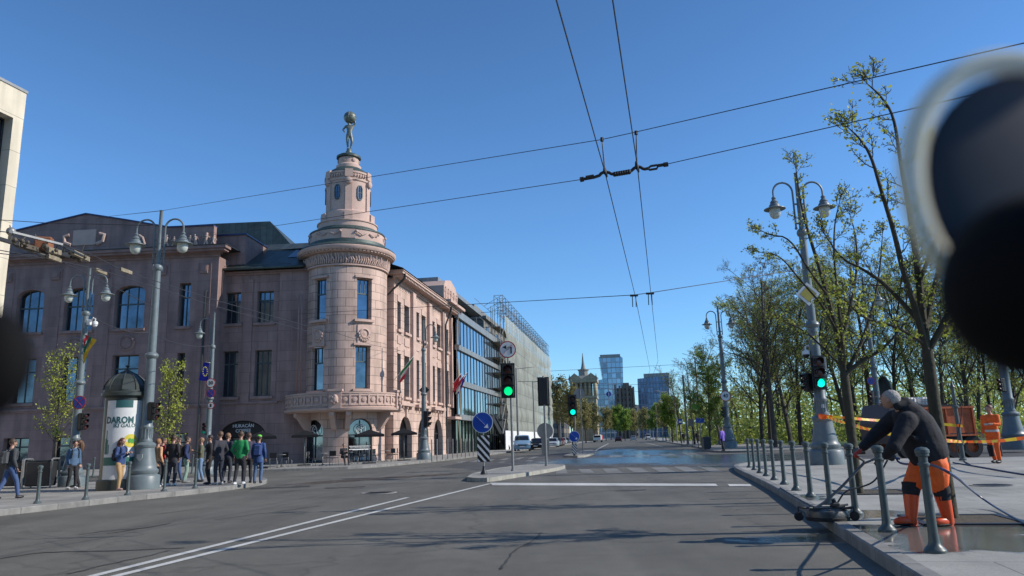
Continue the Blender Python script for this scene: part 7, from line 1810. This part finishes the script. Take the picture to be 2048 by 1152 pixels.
# (pixel column, depth, pixel row of the crown top, prototype, label)
for px, Y, yt, k, lb in ((1548, 62, 560, 0, 'large park tree with a thick dark trunk left of the right hand lamp post'), (1524, 66, 630, 1, 'park tree rising just right of the middle lamp post'), (1418, 70, 728, 4, 'bushy green park tree behind the litter bin'), (1600, 68, 590, 3, 'park tree behind the right hand signal'), (1640, 60, 575, 1, 'park tree right of the green signal, behind the lamp post'),
        (1540, 78, 600, 3, 'slim park tree behind the thick dark trunk, left one'), (1580, 84, 600, 2, 'leafier park tree behind the thick dark trunk, right one'), (1440, 82, 705, 2, 'leafy park tree behind the 40 sign'), (1388, 95, 735, 0, 'bare park tree above the bus stop plates'), (1362, 115, 758, 3, 'bare park tree at the left end of the park row'),
        (1700, 64, 560, 2, 'leafy park tree between the two near street trees'), (1752, 70, 520, 0, 'bare park tree above the bending worker'), (1798, 62, 540, 1, 'park tree above the tipper truck cab'), (1840, 68, 560, 3, 'park tree behind the right near street tree'), (1890, 60, 590, 2, 'leafy park tree above the tank containers'), (1940, 62, 560, 0, 'forked park tree with a heavy dark trunk above the second worker'),
        (1985, 70, 600, 1, 'park tree left of the rightmost lamp post'), (2030, 60, 600, 2, 'park tree at the right edge of the view'), (2090, 62, 560, 3, 'park tree just outside the right edge'), (1720, 88, 560, 3, 'far park tree between the bending worker and the signal'), (1660, 90, 560, 0, 'far park tree right of the large lamp post'), (1870, 90, 560, 1, 'far park tree above the truck bed'), (1960, 92, 560, 2, 'far leafy park tree above the second worker'), (1530, 98, 590, 2, 'far leafy park tree left of the lamp post')):
    place.append((px, Y, yt, k, lb))
for px, Y, yt, k, lb in place:
    x = U(px, 870)*Y; H = zof(px, yt, Y)-TOP; h0 = [15.3, 14.4, 13.5, 15.3, 9.6][k]
    if not used[k]: o = pk[k]; used[k] = True; o['label'] = lb
    else: o = copy_tree(pk[k], label=lb)
    o.location = (x, Y, TOP); o.rotation_euler.z = rnd.uniform(0, 6.28); s = H/h0; o.scale = (s*rnd.uniform(.9, 1.1),)*2+(s,)
# boulevard trees far down the street and left of it
GB_ = 'full green trees far down the street'
bv = make_tree('street_tree', 11, 9, .16, cfg_(leaves=5, ls=.34, t0=[.25, .1, .1, .1], ch=[13, 6, 4, 3], n=[6, 4, 3, 3, 3], leaf_from=3), BARKD, LF3, 'x', GB_)
bo_ = make_tree('street_tree', 12, 11, .18, cfg_(leaves=4, ls=.36, t0=[.3, .1, .1, .1], ch=[13, 6, 4, 3], n=[6, 4, 3, 3, 3]), BARKD, LF4, 'x', GB_)
fst = [True, True]
for px, Y, yt, k, lb in ((1145, 150, 790, 1, 'olive brown street tree in front of the stone tower'), (1118, 165, 775, 1, 'yellow brown street tree beside the netted scaffold'), (1172, 175, 812, 1, 'brownish tree right of the far green signal'), (1190, 205, 822, 1, 'olive tree below the glass skyscraper'), (1212, 240, 825, 1, 'olive tree over the dark driving car'), (1236, 250, 820, 0, 'bright green tree at the end of the road'), (1250, 215, 826, 0, 'green tree above the silver driving car'), (1270, 260, 828, 1, 'brown tree behind the silver driving car'),
        (1293, 230, 825, 1, 'brown tree left of the farthest wire poles'), (1312, 190, 815, 0, 'green tree among the distant wire poles'), (1332, 160, 815, 1, 'brown tree between the distant wire poles'), (1345, 130, 800, 0, 'green tree at the near end of the far right row'), (1222, 300, 826, 1, 'farthest olive tree on the left of the road end'), (1262, 310, 828, 0, 'farthest green tree closing the road'), (1285, 300, 829, 1, 'farthest brown tree on the right of the road end'), (1155, 200, 815, 1, 'brown tree in the row right of the netted scaffold')):
    k_ = (bv, bo_)[k]; x = U(px, 875)*Y; H = zof(px, yt, Y)-TOP; s = H/(9.4, 11.4)[k]
    if fst[k]: o = k_; fst[k] = False; o['label'] = lb
    else: o = copy_tree(k_, label=lb)
    o.location = (x, Y, TOP); o.rotation_euler.z = rnd.uniform(0, 6.28); o.scale = (s*1.15, s*1.15, s)
# deeper wood and ground shrubs: one mass each
rnd = random.Random(5); bb = MB(); lb_ = MB()
for i in range(70):
    px = rnd.uniform(1385, 2250); Y = rnd.uniform(98, 150); x = U(px, 870)*Y; H = rnd.uniform(12, 17)*(.75 if px < 1450 else 1)
    bb.tube([(x, Y, 0), (x+rnd.gauss(0, .6), Y, H*.35), (x+rnd.gauss(0, 1.6), Y, H)], [.16, .1, .03], 5, caps=False)
    for j in range(14):
        z = rnd.uniform(.25, .95)*H; a = rnd.random()*6.28; L_ = rnd.uniform(1.2, 3.2)*(1.1-z/H); q = Vector((x, Y, z)); t = q+Vector((math.cos(a)*L_, math.sin(a)*L_, L_*.8)); bb.tube([q, t], [.04, .012], 3, caps=False)
        for m_ in range(9): leaf(lb_, t+Vector((rnd.gauss(0, .9), rnd.gauss(0, .9), rnd.gauss(0, .8))), .3, rnd)
for i in range(36000):
    px = rnd.uniform(1338, 2300); Y = rnd.uniform(150, 185); x = U(px, 870)*Y; n_ = mnoise.noise(Vector((x*.06, Y*.03, 0)))
    leaf(lb_, Vector((x, Y, rnd.random()**1.15*(11+5*n_)*min(1, .45+(px-1338)/180))), .62, rnd)
we = E('distant_wood', (0, 0, 0), 0); we['kind'] = 'stuff'
tag(bb.build('wood_trunks', BARKD, we)); tag(lb_.build('wood_leaves', LF2, we))
lb_ = MB()
for i in range(16000):
    px = rnd.uniform(1400, 2200); Y = rnd.uniform(84, 98); x = U(px, 870)*Y; n_ = mnoise.noise(Vector((x*.25, Y*.2, 0))); z = abs(rnd.gauss(0, 1.1))*(1.5+n_*1.6)
    leaf(lb_, Vector((x, Y, z)), .34, rnd)
tag(lb_.build('undergrowth', LF2), kind='stuff')
# thin park saplings / fence of stems
# near street trees: limbs follow the photographed ones, twigs grow from them
NT = dict(levels=3, seg=[5, 3, 2], wob=[.12, .2, .2], up=[.05, .03, 0], n=[5, 4, 3], ch=[6, 4], t0=[.15, .1], ang=[.8, .75], lr=[.5, .5], rr=[.55, .5], rmin=.004, leaf_from=2, leaves=2, ls=.05, lp=.55)
def near_tree(bx_, by_, limbs, seed, label, leafs, trunk_r):
    g = G(bx_, by_, TOP); e = E('street_tree', g, 0, label, 'tree', 'young street trees on the near pavements'); rnd = random.Random(seed); bb = MB(); tw = MB(); lb = MB()
    for li, (pts, r0_, r1_, dys) in enumerate(limbs):
        n = len(pts); q = [P(x, y, g.y+dys[0]+(dys[1]-dys[0])*i/(n-1))-g for i, (x, y) in enumerate(pts)]
        if li == 0: q[0] = Vector((0, 0, -.03))
        q = smooth_path(q, 2); m_ = len(q); rs = [r0_+(r1_-r0_)*i/(m_-1) for i in range(m_)]
        if li == 0: rs[0] *= 1.25; rs[1] *= 1.12
        bb.tube(q, rs, 12 if li == 0 else 8, caps=False)
        if li == 0: continue
        L_ = sum((b_-a).length for a, b_ in zip(q, q[1:])); nt_ = int(L_*4.5)
        for i in range(nt_):
            t = (.12+.88*(i+rnd.random())/nt_)*(m_-1); k = min(int(t), m_-2); p = q[k].lerp(q[k+1], t-k); dl = (q[k+1]-q[k]).normalized(); a = rnd.random()*6.28; sp = rnd.uniform(.5, 1.1)
            nd = (dl*math.cos(sp)+perp(dl, a)*math.sin(sp)).normalized(); rr_ = r0_+(r1_-r0_)*t/(m_-1)
            grow(tw, lb, p, nd, rnd.uniform(.15, .5), max(.004, min(rr_*.4, .010)), 0, rnd, dict(NT, leaves=leafs))
        for i in range(3): grow(tw, lb, q[-1], (q[-1]-q[-2]).normalized()+Vector((rnd.gauss(0, .3), rnd.gauss(0, .3), 0)), .3, .006, 0, rnd, dict(NT, leaves=leafs))
    bb.build('trunk', BARKL, e); tw.build('twigs', BARK, e); lb.build('crown', LF1, e); return e
near_tree(1903, 1037, [([(1903, 1037), (1892, 960), (1873, 840), (1860, 745), (1854, 700)], .092, .075, (0, 0)),
    ([(1855, 712), (1846, 640), (1836, 540), (1826, 470), (1815, 400), (1800, 320), (1788, 230), (1760, 190), (1735, 168)], .065, .006, (0, .3)),
    ([(1854, 705), (1832, 620), (1805, 540), (1790, 470), (1762, 380), (1742, 310), (1718, 275), (1696, 255)], .055, .006, (0, -.5)),
    ([(1858, 700), (1885, 650), (1905, 605), (1925, 560), (1950, 480), (1975, 400)], .05, .008, (0, -.3)), ([(1862, 690), (1900, 645), (1935, 590), (1980, 540), (2040, 470)], .045, .008, (0, .5)),
    ([(1845, 650), (1800, 600), (1760, 560), (1720, 535), (1685, 520), (1650, 470)], .04, .006, (0, .6)), ([(1850, 660), (1865, 590), (1885, 500), (1890, 400), (1870, 300)], .045, .006, (0, .7)), ([(1840, 560), (1870, 480), (1905, 420), (1940, 330)], .035, .006, (0, -.6)), ([(1852, 690), (1790, 650), (1730, 640), (1690, 600)], .03, .006, (0, -.7))], 31, 'right one of the two near street trees, leaning over the bending worker', 2, .1)
near_tree(1717, 987, [([(1717, 987), (1706, 900), (1695, 800), (1688, 745)], .098, .082, (0, 0)),
    ([(1688, 755), (1676, 680), (1660, 610), (1640, 540), (1618, 470), (1604, 420), (1596, 370), (1591, 330)], .065, .006, (0, .3)),
    ([(1690, 750), (1684, 680), (1676, 600), (1668, 520), (1668, 450), (1680, 400)], .045, .006, (0, -.5)), ([(1690, 748), (1725, 720), (1765, 700), (1800, 660), (1830, 620)], .05, .007, (0, -.3)), ([(1692, 745), (1722, 690), (1745, 620), (1760, 540), (1765, 470)], .05, .006, (0, .5)),
    ([(1672, 660), (1645, 610), (1600, 560), (1560, 510), (1525, 505)], .032, .005, (0, -.4)), ([(1655, 590), (1620, 545), (1580, 475), (1540, 470), (1520, 460)], .03, .005, (0, .4)), ([(1680, 690), (1700, 620), (1715, 540), (1712, 470), (1700, 430)], .04, .006, (0, .6)), ([(1690, 740), (1650, 700), (1610, 660), (1560, 640)], .03, .006, (0, .8))], 32, 'left one of the two near street trees, its branches crossing the lamp post', 2, .1)
YG = dict(levels=4, seg=[8, 4, 3, 2], wob=[.03, .1, .15, .2], up=[.02, .12, .08, .02], n=[7, 5, 3, 3], ch=[22, 6, 4], t0=[.22, .1, .1], ang=[.7, .6, .6], lr=[.34, .5, .5], rr=[.35, .5, .5], rmin=.006, leaf_from=2, leaves=3, ls=.10, lp=.9)
for px, py, yt, seed, lb in ((103, 957, 715, 41, 'young leafy tree left of the lamp post with the no stopping sign'), (332, 953, 740, 42, 'young leafy tree behind the crowd, right of the large lamp post')):
    g = G(px, py, TOP); H = zof(px, yt, g.y)-TOP; t = make_tree('young_tree', seed, H*.95, .07, YG, BARK, LF1, lb, 'young street trees on the near pavements'); t.location = g
# trees out of frame to the right and behind, whose shadows fall on the road and the left pavement
# ================================================================ wires
def wire(name, pts, r_, label, cat='overhead wire', m=None, group=None, sag=0, n=5):
    pts = [Vector(p) for p in pts]; o = pts[0].copy(); out = []
    for a, b_ in zip(pts, pts[1:]):
        N_ = 12 if sag else 1
        for i in range(N_): t = i/N_; p = a.lerp(b_, t); p.z -= sag*4*t*(1-t); out.append(p)
    out.append(pts[-1]); e = E(name, o, 0, label, cat, group)
    MB().tube([p-o for p in out], r_, n).build('cable', m or WIRE, e); return e
ZW = 5.75; GW = 'overhead trolley wires and their span wires'
A = [G(x, y, ZW) for x, y in ((1112, -2), (1210, 345), (1270, 590), (1300, 740))]; Bw = [G(x, y, ZW) for x, y in ((1225, -2), (1275, 335), (1302, 590), (1316, 722))]
A = [A[0]+(A[0]-A[1]).normalized()*20]+A+[A[-1]+SV*60]; Bw = [Bw[0]+(Bw[0]-Bw[1]).normalized()*20]+Bw+[Bw[-1]+SV*60]
wire('trolley_wire', A, .009, 'left one of the two overhead trolley wires running up the street', group=GW); wire('trolley_wire', Bw, .009, 'right one of the two overhead trolley wires running up the street', group=GW)
YJ = A[2].y; j1, j2 = P(1208, 346, YJ), P(1274, 337, YJ-.2)
topL = Vector((gL1.x, gL1.y, TOP+HL1-.03)); r_end = P(2110, 72, 6.5)
wire('span_wire', [topL, P(1204, 279, YJ), P(1272, 264, YJ-.2), r_end], .007, 'upper span wire from the large left lamp post across the sky', group=GW)
wire('span_wire', [Vector((gL1.x, gL1.y, TOP+HL1-1.2)), P(1163, 359, YJ+.1)], .007, 'lower left span wire ending at the black wire hanger', group=GW)
wire('span_wire', [P(1335, 328, YJ-.4), P(1880, 205, 8), P(2110, 150, 6.5)], .007, 'lower right span wire from the black wire hanger to the upper right', group=GW)
wire('span_wire', [topL, P(205, 434, 52)], .012, 'short span wire running left from the top of the large left lamp post', group=GW)
h = E('wire_hanger', j1, 0, 'black curved hanger with an insulator holding the two trolley wires apart', 'wire hanger')
pt = lambda x, y: P(1100+x/6.4, 220+y/6.4, YJ)-j1
k = MB(); k.tube(smooth_path([pt(385, 892), pt(620, 852), pt(665, 800), pt(740, 792), pt(800, 828), pt(1030, 790), pt(1090, 732), pt(1150, 725), pt(1200, 760), pt(1255, 748)], 1), .028, 8)
k.tube([pt(385, 892), pt(430, 884)], .045, 8); k.tube([pt(460, 868), pt(560, 850)], .038, 8)
for i in range(7): x = 830+i*30; k.sph(pt(x, 822-i*5), .045, 8, 6)
k.build('arm', BLACK, h); k = MB(); k.tube([pt(1255, 745), pt(1290, 718), pt(1370, 705), pt(1385, 715), pt(1365, 752), pt(1275, 766), pt(1255, 745)], .02, 6); k.tube([pt(1380, 712), pt(1505, 694)], .03, 8); k.tube([pt(1455, 702), pt(1508, 694)], .042, 8); k.build('turnbuckle', BLACK, h)
for xx, yy, xb, yb in ((665, 375, 705, 790), (1102, 290, 1112, 728)):
    k = MB(); k.tube([pt(xx, yy-20), pt(xx, yy+25)], .03, 8); k.tube([pt(xx, yy+20), pt(xb-10, yb)], .006, 4); k.tube([pt(xx+4, yy+20), pt(xb+6, yb)], .006, 4); k.tube([pt(xb-15, yb-70), pt(xb, yb), pt(xb+25, yb+70)], [.012, .04, .012], 8); k.build('dropper', BLACK, h)
y3_ = A[3].y
wire('span_wire', [P(598, 628, 53.5), P(1268, 590, y3_), P(1303, 585, y3_), Vector((gR1.x, gR1.y, zof(1602, 537, gR1.y)))], .012, 'thin span wire from the pink building to the right hand lamp post', group=GW)
for (x0, x1_, yy) in ((1268, 1272, 590), (1300, 1303, 586)):
    h = E('wire_hanger', P(x0, yy, y3_), 0, 'small double hanger on the %s trolley wire at the third span wire' % ('left' if x0 < 1290 else 'right'), 'wire hanger'); k = MB()
    for dx in (-3.5, 3.5): k.tube([P(x0+dx, yy, y3_)-h.location, P(x0+dx+1, yy+24, y3_)-h.location], .014, 4)
    k.box(P(x0, yy+1, y3_)-h.location, (.25, .05, .06)); k.build('strap', BLACK, h)
wire('span_wire', [P(1101, 742, 62), P(1300, 732, 62), P(1395, 727, 62)], .014, 'distant span wire just above the stone tower spire', group=GW)
wire('span_wire', [P(1101, 772, 75), P(1280, 769, 75), P(1345, 765, 75)], .016, 'distant span wire across the glass skyscraper', group=GW)
wire('span_wire', [P(1101, 778, 90), P(1200, 776, 90), P(1330, 788, 90)], .016, 'lowest distant span wire behind the far signals', group=GW)
# left junction with its wires
zz = 5.75
def lp(x, y): return G(x, y, zz)
wire('trolley_wire', [lp(-60, 455), lp(25, 466), lp(175, 505), lp(245, 541), lp(430, 600), lp(660, 665)], .011, 'trolley wire from the left junction passing the rightmost pale insulator', group=GW)
wire('trolley_wire', [lp(-60, 490), lp(110, 520), lp(205, 541), lp(420, 610), lp(620, 664)], .011, 'trolley wire from the left junction passing the left pale insulator', group=GW)
wire('trolley_wire', [lp(-60, 500), lp(120, 521), lp(230, 575), Vector((gL1.x-.1, gL1.y, zof(303, 613, gL1.y)))], .011, 'wire running down from the left junction to the large lamp post', group=GW)
wire('span_wire', [P(-60, 436, 16), P(95, 446, 16), P(300, 451, 16)], .008, 'thin cable crossing in front of the pediment at the left', group=GW)
wire('span_wire', [Vector((gL2.x, gL2.y, zof(173, 625, gL2.y))), P(300, 665, 31), Vector((gL3.x, gL3.y, zof(421, 691, gL3.y)))], .018, 'rope slung between the flag lamp post and the single lamp post', group=GW, sag=.25)
wire('span_wire', [lp(640, 655), P(745, 690, 50), P(820, 705, 64)], .012, 'thin wire curving in front of the round tower', group=GW)
FG_ = mat('grimy_fitting', (.09, .075, .055), .7, var=.5, vs=9, obj=True, metal=.2); PI_ = mat('pale_insulator', (.24, .20, .13), .6, var=.4, vs=9, obj=True); RUST = mat('rust', (.24, .09, .04), .8, var=.4, vs=8, obj=True)
ju = E('wire_junction', lp(100, 495), 0, 'rusty cluster of overhead switch fittings and insulators at the left', 'wire junction'); oo = ju.location
def lj(x, y, z=zz): return G(x, y, z)-oo
for a, b_, w__, m, nm in (((-20, 472), (40, 490), .09, DARKM, 'rail'), ((33, 488), (65, 499), .13, FG_, 'rail'), ((40, 489), (95, 505), .11, FG_, 'rail'), ((95, 499), (120, 506), .13, PI_, 'insulator'), ((118, 506), (150, 516), .10, DARKM, 'rail'), ((145, 504), (176, 519), .12, PI_, 'insulator'), ((95, 512), (120, 521), .11, PI_, 'insulator'), ((50, 497), (118, 524), .06, DARKM, 'rail'), ((190, 539), (212, 547), .10, PI_, 'insulator'), ((240, 538), (262, 546), .10, PI_, 'insulator'), ((20, 463), (125, 489), .05, GALV, 'rail'), ((120, 490), (165, 512), .05, DARKM, 'rail'), ((60, 500), (90, 508), .06, GALV, 'rail')):
    MB().bar(lj(*a), lj(*b_), w__*.7, w__*.85).build(nm, m, ju)
k = MB(); k.box(lj(88, 488, zz+.15), (.35, .2, .3), rz=.3, bev=.03); k.box(lj(80, 492, zz+.1), (.5, .1, .1), rz=-.2); k.build('rusty_box', RUST, ju)
rnd = random.Random(4); k = MB()
for i in range(26): x = rnd.uniform(20, 170); k.sph(lj(x, 478+x*.24+rnd.uniform(-8, 6)), rnd.uniform(.03, .07), 7, 5)
for i in range(10): x = rnd.uniform(20, 165); p = lj(x, 480+x*.23); k.tube([p, p+Vector((rnd.uniform(-.2, .2), rnd.uniform(-.3, .3), rnd.uniform(.1, .35)))], .012, 4)
k.build('clamps', FG_, ju); k = MB(); k.sph(lj(22, 463, zz+.05), .09, 10, 7); k.tube([lj(22, 463), lj(20, 478)], .04, 6); k.build('weight', GALV, ju)
# ================================================================ things on the windscreen, close to the lens
def mount(name, label, parts):
    e = E(name, P(*parts['o']), 0, label, 'phone mount'); return e
YD = .14; o = P(2050, 375, YD); MT = E('suction_mount', o, 0, 'dark round suction mount out of focus with a clear rim, close at the upper right', 'phone mount'); u_ = YD/F*1.0
RM = bpy.data.materials.new('clear_rim'); RM.use_nodes = True; nt = RM.node_tree; bs = nt.nodes['Principled BSDF']; bs.inputs['Base Color'].default_value = (.85, .82, .62, 1); bs.inputs['Roughness'].default_value = .25
tp = nt.nodes.new('ShaderNodeBsdfTransparent'); mx = nt.nodes.new('ShaderNodeMixShader'); mx.inputs[0].default_value = .3; nt.links.new(bs.outputs[0], mx.inputs[1]); nt.links.new(tp.outputs[0], mx.inputs[2]); nt.links.new(mx.outputs[0], nt.nodes['Material Output'].inputs[0])
DBL = mat('dark_blue_rubber', (.010, .015, .030), .5, var=.2, vs=60, obj=True)
def ell_ring(mb, rx, ry, t, y, a0=0, a1=2*PI, c=(0, 0)):
    mb.tube([Vector(((c[0]+rx*math.cos(a0+(a1-a0)*i/60))*u_, y, (c[1]+ry*math.sin(a0+(a1-a0)*i/60))*u_)) for i in range(61)], t*u_, 10)
k = MB(); ell_ring(k, 236, 284, 27, 0, 1.1, 4.0); k.build('clear_rim', RM, MT)
k = MB(); vs = []; n = 48; rings = [(226, 272, 0), (215, 262, -6), (150, 180, -14), (0, 0, -18), (226, 272, 8), (0, 0, 14)]
k.sph((28*u_, 0, -10*u_), (240*u_, 14*u_, 268*u_), 40, 16); k.build('cup', DBL, MT)
k = MB(); q = P(2115, 572, .125)-o; k.sph(q, (215*.125/F, .018, 200*.125/F), 36, 18); k.build('knob', mat('mount_black', (.003, .003, .0035), .8, spec=.15), MT)
k = MB(); k.sph((0, 0, 0), (100*u_, .006, 116*u_), 30, 16); tag(k.build('windscreen_clip', bpy.data.materials['mount_black']), 'black rounded clip out of focus at the left edge of the view', 'clip'); bpy.data.objects['windscreen_clip'].location = P(-38, 728, YD)
